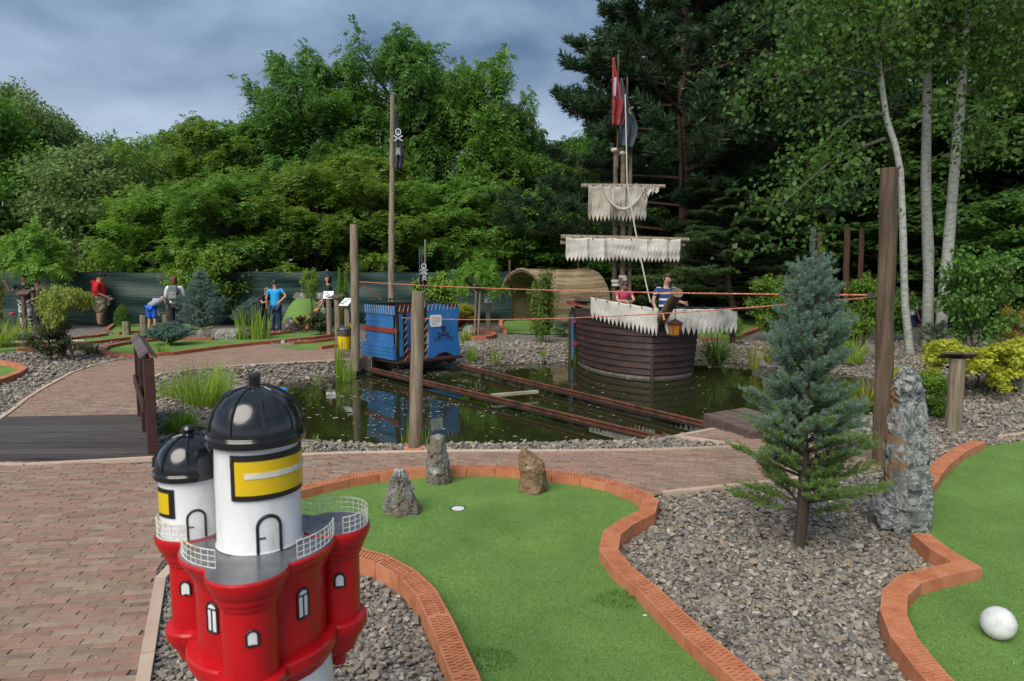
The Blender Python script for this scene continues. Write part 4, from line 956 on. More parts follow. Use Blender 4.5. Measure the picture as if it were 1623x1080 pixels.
# ---- grasses, reeds, sedges: blades bent from one foot
def grass(name, label, base, h, n, spread, seed, m=lf_grass, w=.006, arch=.6, cat='grass clump', foot=.12, group='clumps of grass and reeds'):
    r = np.random.default_rng(seed); seg = 5; a = r.uniform(0, 6.28, n); fr = foot * np.sqrt(r.random(n)); hmul = 1.35; P = np.stack([fr * np.cos(a), fr * np.sin(a), np.full(n, -.03)], 1); a2 = a + r.normal(0, .5, n); hh = h * hmul * r.uniform(.5, 1.1, n); sp = spread * r.uniform(.1, 1.1, n); V = np.zeros((n, (seg + 1) * 2, 3))
    h *= 1.0
    for s in range(seg + 1):
        t = s / seg; out_ = sp * t ** 1.7; z = hh * (t - .8 * arch * t ** 2.6 * (sp / (spread + 1e-6))); c = P + np.stack([np.cos(a2) * out_, np.sin(a2) * out_, z], 1); wd = w * (1 - t ** 2 * .92) * r.uniform(.7, 1.3, n); sd_ = np.stack([-np.sin(a2 + .6), np.cos(a2 + .6), np.zeros(n)], 1)
        V[:, s * 2] = c + sd_ * wd[:, None]; V[:, s * 2 + 1] = c - sd_ * wd[:, None]
    b = (np.arange(n) * (seg + 1) * 2)[:, None]; Fq = np.concatenate([b + np.array([[2 * s, 2 * s + 1, 2 * s + 3, 2 * s + 2]]) for s in range(seg)]); me = mesh_np('grass_clump', V.reshape(-1, 3), Fq, m)
    return tag(link(name, me, None, None, base), label, cat, group)
def gb(px, py, z=0.): return (*G(px, py, z), z)
GR = [
 (gb(318, 650, -.1), .62, 260, .40, lf_grass, .005, .5, .22, 'tall light grass clump on the pond bank behind the lighthouse'),
 (gb(350, 640, -.15), .50, 150, .25, lf_grass, .004, .3, .16, 'upright fine grass beside the tall clump on the left bank'),
 (gb(285, 690, -.05), .33, 190, .34, leafmat('lime_blade', (.14, .26, .02), (.26, .40, .04)), .008, .8, .08, 'bright lime arching grass right beside the railing post'),
 (gb(280, 628), .38, 160, .40, lf_grass, .004, .8, .25, 'low pale grass spreading between path and pond at the left'),
 (gb(536, 597, -.2), .62, 46, .12, lf_grass, .007, .2, .10, 'thin upright reeds in the water left of the cart'),
 (gb(550, 604, -.2), .42, 40, .15, lf_grass, .006, .2, .16, 'short reeds in the water under the wooden landing'),
 (gb(502, 612, -.2), .30, 16, .10, lf_grass, .006, .2, .08, 'few short reeds near the left water edge'),
 (gb(1134, 578, -.15), .72, 190, 1.15, leafmat('sedge_blade', (.07, .13, .03), (.17, .25, .06), scale=3), .013, 1.15, .10, 'big arching sedge clump in the water right of the ship'),
 (gb(1196, 583, -.1), .45, 34, .22, lf_gold2, .010, .4, .08, 'yellowish iris clump at the far water edge right of the ship'),
 (gb(1220, 574, -.05), .38, 34, .25, lf_gold2, .008, .4, .08, 'second yellowish clump at the far bank'),
 (gb(402, 538), .74, 90, .22, lf_grass, .014, .2, .42, 'upright iris leaves before the low blue spruce'),
 (gb(628, 570, -.05), .35, 60, .2, lf_grass, .006, .4, .08, 'tuft of grass behind the cart wheels'),
 (gb(738, 548, 0), .42, 110, .22, lf_grass, .006, .4, .10, 'fresh grass tuft right of the blue cart'),
 (gb(748, 572, -.1), .34, 60, .2, lf_grass, .006, .4, .08, 'grass tuft by the pale boulder at the far bank'),
 (gb(786, 572, -.1), .28, 50, .2, lf_grass, .006, .5, .08, 'small tuft on the far bank between boulder and bamboo'),
 (gb(910, 574, -.2), .55, 50, .16, lf_grass, .007, .3, .12, 'reeds in the water at the left corner of the ship'),
 (gb(805, 500, 0), .8, 90, .35, lf_grass, .012, .3, .2, 'green iris clump at the mouth of the reed hut'),
 (gb(22, 545, 0), .62, 110, .3, lf_grass, .012, .4, .3, 'iris clump at the far left behind the gravel bed'),
 (gb(0, 552, 0), .6, 80, .3, lf_grass, .012, .4, .2, 'iris clump cut by the left frame edge'),
 (gb(645, 712, -.06), .32, 14, .12, lf_grass, .006, .4, .05, 'few long blades left of the split grey post in front'),
 (gb(672, 712, -.06), .30, 14, .20, lf_grass, .006, .4, .04, 'few long blades right of the grey post in front'),
 (gb(500, 702, -.12), .13, 12, .05, lf_grass, .006, .4, .02, 'tiny green sprout at the near pond edge'),
 (gb(258, 560, 0), .26, 60, .2, lf_grass, .005, .5, .1, 'thin grass behind the railing end'),
 (gb(1375, 640, -.1), .35, 60, .22, lf_gold2, .008, .5, .1, 'yellow green water plant left of the tall post'),
 (gb(1350, 572, 0), .45, 120, .4, lf_grass, .008, .6, .2, 'soft arching grass on the bank behind the spruce'),
 (gb(860, 560, -.02), .14, 40, .12, lf_grass, .004, .5, .1, 'low grass at the foot of the bamboo'),
 (gb(1482, 660, 0), .38, 120, .28, lf_light, .008, .7, .1, 'lime strappy plant between rock and signpost'),
]
for i, (b, h, n, sp, mt, w, ar, ft, lab) in enumerate(GR): grass('grass_clump', lab, b, h, n, sp, 800 + i, mt, w, ar, foot=ft)
# two tufts of long fibres on the green
lt = leafmat('long_turf', (.03, .10, .012), (.07, .20, .03), scale=5)
for i, (px, py, sp) in enumerate([(985, 952, .13), (765, 1048, .12)]):
    x, y = G(px, py, .015); r = np.random.default_rng(60 + i); b = grass('turf_tuft', ['shaggy dark turf patch by the right curb of the middle green', 'shaggy dark turf patch by the left curb near the bottom'][i], (x, y, .02), .035, 900, .03, 60 + i, lt, .0022, .3, 'turf patch', sp, 'long turf patches'); b.scale = (1.15, .75, 1)
# weeds on the gravel, left bed
for i, (px, py) in enumerate([(135, 556), (150, 562), (120, 556)]): grass('weed', ['leafy weed in the gravel, right of the weeping conifer stem', 'second leafy weed further right in the gravel bed', 'weed close to the weeping conifer stem'][i], gb(px, py), .22, 60, .22, 90 + i, lf_box, .012, .5, 'weed', .15, 'weeds in the gravel bed')
# ================================================================== THINGS
# ---- tarp fence
fence = empty('fence', (0, 0, 0), 0, 'long dark green tarp fence on posts behind the greens', 'fence')
tarpm = mat('green_tarp', [(.002, .017, .014), (.005, .029, .024), (.011, .046, .039)], .55, 1.1, 5, .6, 2.5, stretch=(.25, 1, 5), bdist=.05)
fpts = [(-24, 21.2), (-21, 21.3), (-18, 21.4), (-15.5, 21.5), (-13, 21.6), (-10.5, 21.8), (-8.2, 22.0), (-6, 22.2), (-4, 22.5), (-2, 22.8), (0, 23.2)]
for i, (a, b) in enumerate(zip(fpts, fpts[1:])):
    r_ = random.Random(i); V, Fc = [], []; nx_, nz_ = 20, 12; d = Vector((b[0] - a[0], b[1] - a[1], 0)); n_ = Vector((-d.y, d.x, 0)).normalized(); ph = r_.uniform(0, 6)
    for z in range(nz_ + 1):
        for x in range(nx_ + 1):
            u, v = x / nx_, z / nz_; bul = math.sin(math.pi * u) * (.07 * math.sin(v * 7 + ph) + .04 * math.sin(v * 17 + u * 3)) + .02 * mn.noise(Vector((u * 3 + i * 9, v * 9, 0))); sag = -.05 * math.sin(math.pi * u) * v
            V.append((a[0] + d.x * u + n_.x * bul, a[1] + d.y * u + n_.y * bul, -.02 + v * 1.72 + sag))
    for z in range(nz_):
        for x in range(nx_): q = z * (nx_ + 1) + x; Fc.append((q, q + 1, q + nx_ + 2, q + nx_ + 1))
    link('tarp_panel', mesh_np('tarp_panel', V, Fc, tarpm, True), None, fence); MB().tube([(a[0], a[1] + .06, -.1), (a[0], a[1] + .06, 1.76)], .035, 8).build('post', M['wood_grey'], fence)

# ---- posts and poles
def post(label, px, top, base, wpx, m, Y=None, lean=0, sq=False, name='wooden_post', group='upright timber posts', wob=.12, seed=0, base_z=0.):
    Y = Y or G(px, base, base_z)[1]; b = A(px, base, Y); t = A(px + lean, top, Y); b = Vector((A(px, (top + base) / 2, Y).x if not lean else b.x, Y, base_z - .12)); r_ = wpx / F * Y / 2; n = 9
    hh = t.z + .12 - base_z; dx = t.x - b.x; mb = MB(); pts = [(dx * i / n + .004 * math.sin(i * 2 + seed), .004 * math.cos(i * 1.3), hh * i / n) for i in range(n + 1)]; mb.tube(pts, [r_ * (1.03 - .06 * i / n) for i in range(n + 1)], 20, wob=wob, seed=seed)
    return tag(mb.build(name, m, None, (b.x, b.y, b.z), bevel=.004), label, 'post', group)
P1 = post('tall weathered brown post at the right that the orange ropes are tied to', 1397, 267, 737, 27, M['wood_brown'], lean=13, seed=1)
post('weathered grey post standing in front of the pond before the cart', 657, 462, 711, 20, M['wood_grey'], lean=6, seed=2)
post('tall cut grey post behind the yellow bin', 561, 356, 588, 13, M['wood_grey'], Y=12.4, seed=3)
post('first thin brown post left of the tall right one, just above the spruce', 1299, 368, 470, 8, M['wood_red'], Y=17.5, seed=4)
post('second thin brown post, tallest of the row behind the spruce', 1343, 360, 560, 9, M['wood_red'], Y=16.5, seed=5)
post('third thin brown post of the row behind the spruce', 1366, 364, 500, 8, M['wood_red'], Y=18, seed=6)
post('short thick log upright by the little ball shrub', 200, 510, 532, 12, M['wood_grey'], seed=7, name='short_log_post', group='short log bollards')
post('short log upright left of the bending child', 227, 500, 530, 10, M['wood_grey'], seed=8, name='short_log_post', group='short log bollards')
post('short log upright right of the bending child', 262, 499, 526, 10, M['wood_grey'], seed=9, name='short_log_post', group='short log bollards')
post('stump in the gravel bed behind the twiggy bush', 97, 530, 566, 14, M['wood_red'], seed=10, name='short_log_post', group='short log bollards')
# the front post stands in a round clay collar
x, y = G(657, 713); tag(MB().lathe([(.06, 0), (.105, 0), (.105, .035), (.075, .04), (.06, .04)], 20).build('clay_collar', M['clay'], None, (x, y, -.01)), 'round clay collar round the foot of the grey front post', 'collar')
# pole with pirate flag
def flag_cloth(name, m, parent, x0, ztop, h, w, folds=3, seed=0, thick=.0, M_=None):
    """a flag hanging limp from its top corner, gathered into folds"""
    nx_, nz_ = 14, 22; V, Fc = [], []; r_ = random.Random(seed)
    for z in range(nz_ + 1):
        v = z / nz_; wd = w * (.12 + .88 * min(1, v * 1.6) ** 1.2) * (1 - .25 * max(0, v - .75) / .25)
        for x in range(nx_ + 1):
            u = x / nx_; V.append((x0 + u * wd, .045 * math.sin(u * folds * 6.28 + v * 1.5 + seed) * (.4 + v), ztop - h * v - u * h * .06 * math.sin(v * 3)))
    for z in range(nz_):
        for x in range(nx_): q = z * (nx_ + 1) + x; Fc.append((q, q + 1, q + nx_ + 2, q + nx_ + 1))
    o = link(name, mesh_np(name, V, Fc, m, True), None, parent); s = o.modifiers.new('thickness', 'SOLIDIFY'); s.thickness = .004; return o
def skull(parent, cx, cz, s, m, y=-.06):
    mb = MB()
    def disc(x, z, rx, rz, yy, k=12): mb.prism2 = None; n0 = len(mb.v); mb.v.extend([(x + rx * math.cos(a * 6.283 / k), yy, z + rz * math.sin(a * 6.283 / k)) for a in range(k)] + [(x + rx * math.cos(a * 6.283 / k), yy + .003, z + rz * math.sin(a * 6.283 / k)) for a in range(k)]); mb.f.append(tuple(n0 + a for a in range(k))); mb.sm.append(False); [(mb.f.append((n0 + a, n0 + k + a, n0 + k + (a + 1) % k, n0 + (a + 1) % k)), mb.sm.append(False)) for a in range(k)]
    # ring shaped skull outline with sockets left dark, jaw and crossed bones
    for a in range(16):
        t = a * 6.283 / 16; t2 = (a + 1) * 6.283 / 16; mb.beam((cx + s * .34 * math.cos(t), y, cz + s * .42 * math.sin(t)), (cx + s * .34 * math.cos(t2), y, cz + s * .42 * math.sin(t2)), .004, s * .13)
    disc(cx, cz - s * .35, s * .2, s * .14, y); disc(cx, cz - s * .02, s * .06, s * .09, y)
    for sg in (-1, 1): mb.beam((cx - s * .5 * sg, y - .004, cz - s * 1.15), (cx + s * .5 * sg, y - .004, cz - s * .55), .004, s * .13); [disc(cx + s * .5 * k, cz - s * (.85 + .3 * k * sg * -1), s * .1, s * .1, y - .004) for k in (-1, 1)]
    mb.build('skull_emblem', m, parent)
blackflag = mat('faded_black_cloth', [(.014, .017, .026), (.04, .046, .062), (.09, .10, .125)], .85, 3, 4, .3); flagwhite = mat('flag_print', [(.42, .45, .50), (.6, .62, .66)], .85, 5, 3)
Yp = 16.5; b = A(619, 520, Yp); fp = empty('flagpole', (b.x, Yp, 0), 0, 'very tall grey wooden pole rising behind the cart', 'flagpole', 'flagpoles')
t_ = A(622, 148, Yp); MB().tube([((t_.x - b.x) * i / 10, .01 * math.sin(i), t_.z * i / 10 - .05) for i in range(11)], [.085 - .0035 * i for i in range(11)], 14, wob=.1).build('pole', M['wood_grey'], fp)
fl = empty('pirate_flag', (t_.x + .04, Yp - .12, 0), 0, 'limp black pirate flag hanging from the very tall pole', 'flag', 'limp pirate flags'); flag_cloth('cloth', blackflag, fl, .02, A(622, 170, Yp).z, 1.45, .20, 2, 1); skull(fl, .11, A(622, 212, Yp).z, .17, flagwhite, -.075); skull(fl, .10, A(622, 240, Yp).z, .10, flagwhite, -.09)

# ---- footbridge at the left with its railing
br = empty('footbridge', (0, 0, 0), 0, 'dark plank footbridge on the left path', 'footbridge')
na, fa = Vector(G(244, 727)), Vector(G(231, 659)); npl = 13
for i in range(npl):
    t0, t1 = i / npl, (i + 1) / npl; p0, p1 = na.lerp(fa, t0), na.lerp(fa, t1); q0 = Vector((-6.5, 5.93 + (7.75 - 5.93) * t0)); q1 = Vector((-6.5, 5.93 + (7.75 - 5.93) * t1)); g_ = .004
    c = (p0 + p1 + q0 + q1) / 4; mb = MB(); e0 = (p1 - p0).normalized() * g_
    mb.prism([(q0.x - c.x, q0.y + g_ - c.y), (p0.x + e0.x - c.x + rng.uniform(-.01, .01), p0.y + e0.y - c.y), (p1.x - e0.x - c.x + rng.uniform(-.01, .01), p1.y - e0.y - c.y), (q1.x - c.x, q1.y - g_ - c.y)], -.03, .018 + .012 * math.sin(math.pi * (i + .5) / npl) + rng.uniform(-.001, .001)); mb.build('plank', M['deckwood'], br, (c.x, c.y, 0), bevel=.003)
rl = empty('bridge_railing', (*G(243, 722), 0), 0, 'dark stained bridge railing with a gabled cap, seen end-on', 'railing'); o0 = Vector(rl.location); fe = Vector((*G(225, 662), 0)) - o0; dr = fe.normalized(); sd_ = Vector((dr.y, -dr.x, 0))
for k, t in enumerate((0, .5, 1)): p = fe * t; MB().box(p + Vector((0, 0, .42)), (.088, .09, .98), math.atan2(dr.y, dr.x) - math.pi / 2).build('post', M['stain'], rl, bevel=.005)
for z in (.46,): MB().beam(sd_ * -.056 + Vector((0, 0, z)), fe + sd_ * -.056 + Vector((0, 0, z)), .022, .11).build('rail', M['stain'], rl, bevel=.003)
MB().beam(Vector((0, 0, .50)), fe + Vector((0, 0, .50)), .018, .86).build('panel_board', M['stain'], rl)
capm = mat('greyed_stain', [(.05, .035, .032), (.13, .10, .095)], .6, 4, 6, .3, 12)
for sg in (-1, 1):
    a = -dr * .05 + sd_ * .033 * sg + Vector((0, 0, .945)); b_ = fe + dr * .05 + sd_ * .033 * sg + Vector((0, 0, .952)); MB().beam(a, b_, .095, .018, up=(sd_.x * .8 * sg, sd_.y * .8 * sg, 1)).build('cap_board', capm, rl, bevel=.003)
# ---- landings
def landing(label, quad, z0, z1, n, m=M['dockwood'], along=True):
    o = empty('wooden_landing', (quad[0][0], quad[0][1], 0), 0, label, 'landing', 'wooden landings at the pond'); o0 = Vector((quad[0][0], quad[0][1])); q = [Vector(p) - o0 for p in quad]
    for i in range(n):
        t0, t1 = i / n + .01, (i + 1) / n - .01; a, b, c, d = q[0].lerp(q[3], t0), q[1].lerp(q[2], t0), q[1].lerp(q[2], t1), q[0].lerp(q[3], t1); mb = MB(); mb.prism([(p.x, p.y) for p in (a, b, c, d)], z1 - .03, z1 + rng.uniform(-.002, .002)); mb.build('plank', m, o, bevel=.003)
    for i in range(4): a, b = q[i], q[(i + 1) % 4]; ins = (sum(q, Vector((0, 0))) / 4); a2, b2 = a.lerp(ins, .03), b.lerp(ins, .03); MB().beam((a2.x, a2.y, (z0 + z1 - .03) / 2), (b2.x, b2.y, (z0 + z1 - .03) / 2), .04, z1 - .034 - z0).build('side_board', m, o)
landing('low wooden landing at the near end of the rails, right side', [G(1115, 656, .1), G(1192, 683, .1), G(1275, 672, .1), G(1180, 646, .1)], -.06, .10, 7)
landing('wooden landing under the yellow bin', [G(536, 557, .12), G(588, 567, .12), G(620, 553, .12), G(560, 545, .12)], -.22, .12, 8)
tag(MB().beam((*G(1062, 697, -.06), -.06), (*G(1131, 683, -.02), -.02), .07, .05).build('pale_sleeper', M['kerb']), 'pale timber sleeper joining the near rail end to the path', 'sleeper')
tag(MB().beam((*G(780, 627, -.12), -.12), (*G(852, 621, -.12), -.12), .08, .04).build('cross_tie', mat('pale_tie', [(.25, .22, .17), (.38, .35, .29)], .8, 5, 4, .3)), 'pale cross tie lying between the two rails over the water', 'tie')

# ---- rails over the pond
def rail(label, a, b):
    a = Vector((*G(*a, -.07), -.07)); b = Vector((*G(*b, -.07), -.07)); o = empty('steel_rail', a, 0, label, 'rail', 'rusty rails across the pond'); d = b - a
    MB().beam(Vector((0, 0, -.006)), d + Vector((0, 0, -.006)), .055, .012).build('rail_top', M['rust'], o); MB().beam(Vector((0, 0, -.037)), d + Vector((0, 0, -.037)), .012, .05).build('rail_web', M['rust'], o); MB().beam(Vector((0, 0, -.072)), d + Vector((0, 0, -.072)), .10, .02).build('rail_foot', M['darksteel'], o)
rail('near rusty rail running from under the cart to the pale sleeper', (572, 579), (1058, 693)); rail('far rusty rail running from under the cart to the right landing', (728, 577), (1150, 676))

# ---- the blue rail cart
K = Vector((-2.05, 12.2, 0)); AZ = R(40.5)
cart = empty('rail_cart', K, AZ, 'blue and red pirate rail cart with rope lacing on the rails', 'rail cart')
CW, CL, Z0, Z1 = 1.30, 1.12, .10, 1.06
def pt(*a): return Vector(a)
MB().box((CW / 2, CL / 2 - .02, Z0 - .035), (CW + .16, CL + .16, .05)).build('platform', M['stain'], cart, bevel=.006)
MB().box((CW / 2, CL / 2, Z0 - .085), (CW - .05, CL, .05)).build('undercarriage', M['black'], cart)
for sx in (.10, CW - .10):
    for sy in (.12, CL - .12):
        w = empty('wheel', (sx, sy, -.015)); w.parent = cart; mb = MB(); mb.tube([(-.025, 0, 0), (.025, 0, 0)], .055, 16); mb.build('tyre', M['rust'], w)
        mb = MB(); mb.box((-.04, 0, .03), (.012, .07, .11)); mb.box((.04, 0, .03), (.012, .07, .11)); mb.build('bracket', mat('pale_bracket', [(.14, .13, .12), (.32, .30, .27)], .6, 9, 4), w)
for px_, py_ in ((0, 0), (0, CL), (CW, 0), (CW, CL), (.15, 0), (.58, 0), (.58, CL)): MB().box((px_, py_, (Z0 + Z1) / 2 - .01), (.045, .045, Z1 - Z0)).build('post', M['black'], cart)
for a, b in (((0, 0), (CW, 0)), ((0, CL), (CW, CL)), ((0, 0), (0, CL)), ((CW, 0), (CW, CL))):
    d = Vector((b[0] - a[0], b[1] - a[1], 0)).normalized() * .024; MB().beam((a[0] + d.x, a[1] + d.y, Z1 - .06), (b[0] - d.x, b[1] - d.y, Z1 - .06), .030, .11).build('top_beam', M['redpaint'], cart)
    MB().beam((a[0], a[1], Z1 + .012), (b[0], b[1], Z1 + .012), .05, .03).build('handrail', M['black'], cart)
# left side: planks, crossbar, lower box, folded-over top
for i in range(7): z = Z0 + .26 + .09 * i; MB().box((-.034, CL / 2 + .02, z), (.018, CL - .13, .086)).build('plank', M['blueply'], cart, bevel=.003)
MB().box((-.056, CL / 2, Z0 + .53), (.026, CL + .14, .085)).build('crossbar', M['redpaint'], cart, bevel=.004)
for i in range(4): MB().box((-.075 - .006 * i, CL / 2 - .01, Z0 + .04 + .068 * i), (.07, CL + .02, .064)).build('skirt_plank', M['blueply'], cart, bevel=.004)
for i in range(3): MB().box((-.045, CL / 2, Z1 - .12 + .052 * i), (.03, CL - .02, .049)).build('plank', M['blueply'], cart, bevel=.004)
# front: wavy board right of the door opening
def wavy(x0, x1, z0, z1, dy=.02):
    P = []; n = 16
    for i in range(n + 1): u = i / n; P.append((x0 + (x1 - x0) * u, z1 - .012 + .045 * math.sin(u * 5.6 + .1)))
    for i in range(1, n): v = i / n; P.append((x1 - .045 * math.sin(v * math.pi * 1.15) * (1 if v > .2 else .6), z1 + .02 - (z1 - z0 + .02) * v))
    for i in range(n + 1): u = 1 - i / n; arch = max(0, 1 - ((u - .5) / .30) ** 2); P.append((x0 + (x1 - x0) * u, z0 + .085 * arch))
    for i in range(1, n): v = 1 - i / n; P.append((x0 + .045 * math.sin(v * math.pi), z1 - .012 - (z1 - z0) * v))
    return P
Pw = wavy(.60, CW + .04, Z0 - .005, Z1 + .01); mb = MB(); n = len(Pw); V = [(x, -.028, z) for x, z in Pw] + [(x, -.046, z) for x, z in Pw]; mb.add(V, [tuple(range(n))[::-1], tuple(range(n, 2 * n))] + [(i, (i + 1) % n, n + (i + 1) % n, n + i) for i in range(n)])
wb = mb.build('wavy_board', mat('smooth_blue_board', [(.02, .135, .38), (.028, .165, .44)], .45, 2, 4, .1), cart)
nb = MB(); oc = [(.66, .80), (.69, .83), (.89, .83), (.92, .80), (.92, .64), (.89, .61), (.69, .61), (.66, .64)]; k = len(oc); V = [(x, -.0475, z + .06) for x, z in oc] + [(x, -.053, z + .06) for x, z in oc]; nb.add(V, [tuple(range(k)), tuple(range(k, 2 * k))[::-1]] + [(i, (i + 1) % k, k + (i + 1) % k, k + i) for i in range(k)]); ntc = nb.build('notice', M['white'], wb)
ink = mat('ink', [(.02, .02, .05), (.03, .03, .06)], .6, 5, 2); greyink = mat('grey_ink', [(.25, .26, .3), (.33, .34, .38)], .7, 5, 2); lb = MB()
for z, x1 in ((.845, .87), (.825, .85), (.785, .88), (.765, .87), (.735, .80), (.715, .80)): lb.box(((.69 + x1) / 2, -.0545, z), (x1 - .69, .001, .006))
lb.build('print_line', greyink, ntc)
# emblem: ring, skull with hat and bones, banner
eb = MB(); ex, ez = .965, .575
def arc_band(mb, cx, cz, r0, a0, a1, wd, y=-.0475, n=28):
    for i in range(n):
        t, t2 = a0 + (a1 - a0) * i / n, a0 + (a1 - a0) * (i + 1) / n; mb.beam((cx + r0 * math.cos(t), y, cz + r0 * math.sin(t)), (cx + r0 * math.cos(t2), y, cz + r0 * math.sin(t2)), .003, wd)
arc_band(eb, ex, ez, .165, -.35, math.pi + .35, .007); eb.box((ex, -.0475, ez + .035), (.10, .003, .055)); eb.box((ex, -.0475, ez + .075), (.15, .003, .02)); eb.box((ex, -.0475, ez + .095), (.05, .003, .03)); eb.box((ex, -.0475, ez - .005), (.055, .003, .03))
for sg in (-1, 1): eb.beam((ex - .11 * sg, -.0475, ez - .09), (ex + .11 * sg, -.0475, ez - .02), .003, .022); eb.box((ex + .105 * sg, -.0475, ez - .035), (.04, .003, .035)); eb.box((ex + .105 * sg, -.0475, ez - .085), (.04, .003, .03))
bc = ez - .58
for rr in (.44, .50): arc_band(eb, ex, bc, rr, R(67), R(113), .008, n=14)
for sg in (-1, 1):
    a = R(90 - 23 * sg); eb.beam((ex + .44 * math.cos(a), -.0475, bc + .44 * math.sin(a)), (ex + .50 * math.cos(a), -.0475, bc + .50 * math.sin(a)), .003, .008); eb.beam((ex + .47 * math.cos(a), -.0475, bc + .50 * math.sin(a)), (ex + sg * .235, -.0475, bc + .475), .003, .007); eb.beam((ex + sg * .235, -.0475, bc + .475), (ex + sg * .20, -.0475, bc + .395), .003, .007); eb.beam((ex + sg * .20, -.0475, bc + .395), (ex + sg * .165, -.0475, bc + .41), .003, .007)
eb.build('emblem', ink, wb)
def text(body, size, loc, rot, m, parent, ext=.001, name='lettering'):
    c = bpy.data.curves.new('text', 'FONT'); c.body = body; c.size = size; c.extrude = ext; c.align_x = 'CENTER'; c.align_y = 'CENTER'; o = bpy.data.objects.new('tmp', c); dg = bpy.context.evaluated_depsgraph_get(); COL.objects.link(o); bpy.context.view_layer.update()
    me = bpy.data.meshes.new_from_object(o.evaluated_get(bpy.context.evaluated_depsgraph_get())); bpy.data.objects.remove(o); me.materials.clear(); return link(name, me, m, parent, loc, rot)
for i, ch in enumerate('PORT  ZATMS'):
    if ch == ' ': continue
    a = R(90 + 19 - 38 * i / 10); text(ch, .055, (ex + .470 * math.cos(a), -.0475, bc + .470 * math.sin(a)), (math.pi / 2, -(a - math.pi / 2), 0), ink, wb, .0012, 'letter')
MB().box((.055, -.028, (Z0 + Z1) / 2 - .03), (.07, .018, Z1 - Z0 - .2)).build('side_board', M['blueply'], cart)
MB().box((.36, .0, Z0 + .055), (.50, .02, .12)).build('door_sill', M['redpaint'], cart); MB().box((.36, CL - .02, Z0 + .06), (.5, .02, .14)).build('door_sill', M['redpaint'], cart)
MB().box((.30, CL, .60), (.5, .018, .75)).build('back_board', M['blueply'], cart) if False else None
MB().box((1.08, CL + .02, .55), (.40, .018, .85)).build('back_board', M['blueply'], cart); MB().box((CW + .02, CL / 2, .5), (.022, CL - .05, .09)).build('crossbar', M['redpaint'], cart)
MB().box((.95, CL / 2, Z0 + .02), (.55, .8, .1)).build('bench', M['redpaint'], cart)
# lacing
lc = MB()
def zig(p, q, step, off, rr=.0045, slant=.35):
    p, q = Vector(p), Vector(q); n = int((q - p).length / step); 
    for i in range(n): a = p.lerp(q, i / n); b = p.lerp(q, (i + slant) / n); lc.tube([a - Vector(off), b + Vector(off)], rr, 5)
zig((0, -.052, Z1 - .03), (CW, -.052, Z1 - .03), .085, (0, 0, .055)); zig((-.068, 0, Z1 - .06), (-.068, CL, Z1 - .06), .085, (0, 0, .08))
for xx, yy in ((.15, -.03), (.58, -.03), (-.03, CL)): zig((xx, yy, Z0), (xx, yy, Z1 - .15), .12, (.03, 0, .012))
zig((.15, CL - .03, Z0), (.15, CL - .03, Z1), .085, (.03, 0, .012)); lc.build('rope_lacing', M['rope'], cart)
MB().tube([(.45, CL - .1, Z1 - .4), (.45, CL - .1, Z1 + .12)], .012, 8).build('handle_bar', M['black'], cart); mb = MB(); mb.tube([(.36, CL - .1, Z1 + .10), (.54, CL - .1, Z1 + .10)], .012, 8); mb.tube([(.40, CL - .1, Z1 + .02), (.5, CL - .1, Z1 + .02)], .03, 10); mb.build('crank', M['black'], cart)
# flag on the cart
b = A(672, 465, 12.75); fp = empty('flagpole', (b.x, 12.75, 0), 0, 'short pole fixed to the cart carrying the skull flag', 'flagpole', 'flagpoles'); tp_ = A(674, 380, 12.75)
MB().tube([(0, 0, .3), (tp_.x - b.x, 0, tp_.z)], .018, 10).build('pole', M['wood_grey'], fp)
fl = empty('pirate_flag', (tp_.x - .10, 12.62, 0), 0, 'faded black skull flag hanging over the rail cart', 'flag', 'limp pirate flags'); zt = A(674, 393, 12.6).z; flag_cloth('cloth', blackflag, fl, 0.0, zt, .70, .17, 2, 3); skull(fl, .09, zt - .34, .115, flagwhite, -.055); skull(fl, .10, zt - .50, .08, flagwhite, -.06)

# ---- ropes
ropem = mat('orange_rope', [(.40, .07, .025), (.58, .15, .06), (.5, .38, .28)], .7, 60, 2, contrast=(.42, .62))
def rope(label, a, b, sag, r_=.011, m=None, n=24, group='orange pull ropes'):
    a, b = Vector(a), Vector(b); pts = [a.lerp(b, i / n) - Vector((0, 0, sag * 4 * (i / n) * (1 - i / n))) for i in range(n + 1)]; return tag(MB().tube(pts, r_, 6).build('rope', m or ropem), label, 'rope', group)
E1 = A(1383, 468, 6.05); E0 = A(570, 447, 12.25)
rope('upper orange rope spanning from the cut post to the tall right post', E0, E1, .045, .0078)
rope('lower orange rope from the cart to the tall right post', A(636, 504, 12.05), A(1386, 471, 6.05), .10, .0075)
rope('short orange rope slanting from the cut post to the cart top', E0, A(604, 476, 12.6), .0, .010)
pz = tag(MB().box(A(1379, 469, 6.03), (.05, .03, .05)).build('pulley', M['ironish'], bevel=.006), 'small metal pulley holding the ropes on the tall right post', 'pulley')
tag(MB().lathe([(.075, -.006), (.082, -.006), (.082, .006), (.075, .006), (.075, -.006)], 24).build('post_wire', M['black'], None, A(1402, 474, 6.02) + Vector((.0, .06, 0)), (0, R(2), 0)), 'thin wire loop round the tall right post at rope height', 'wire')

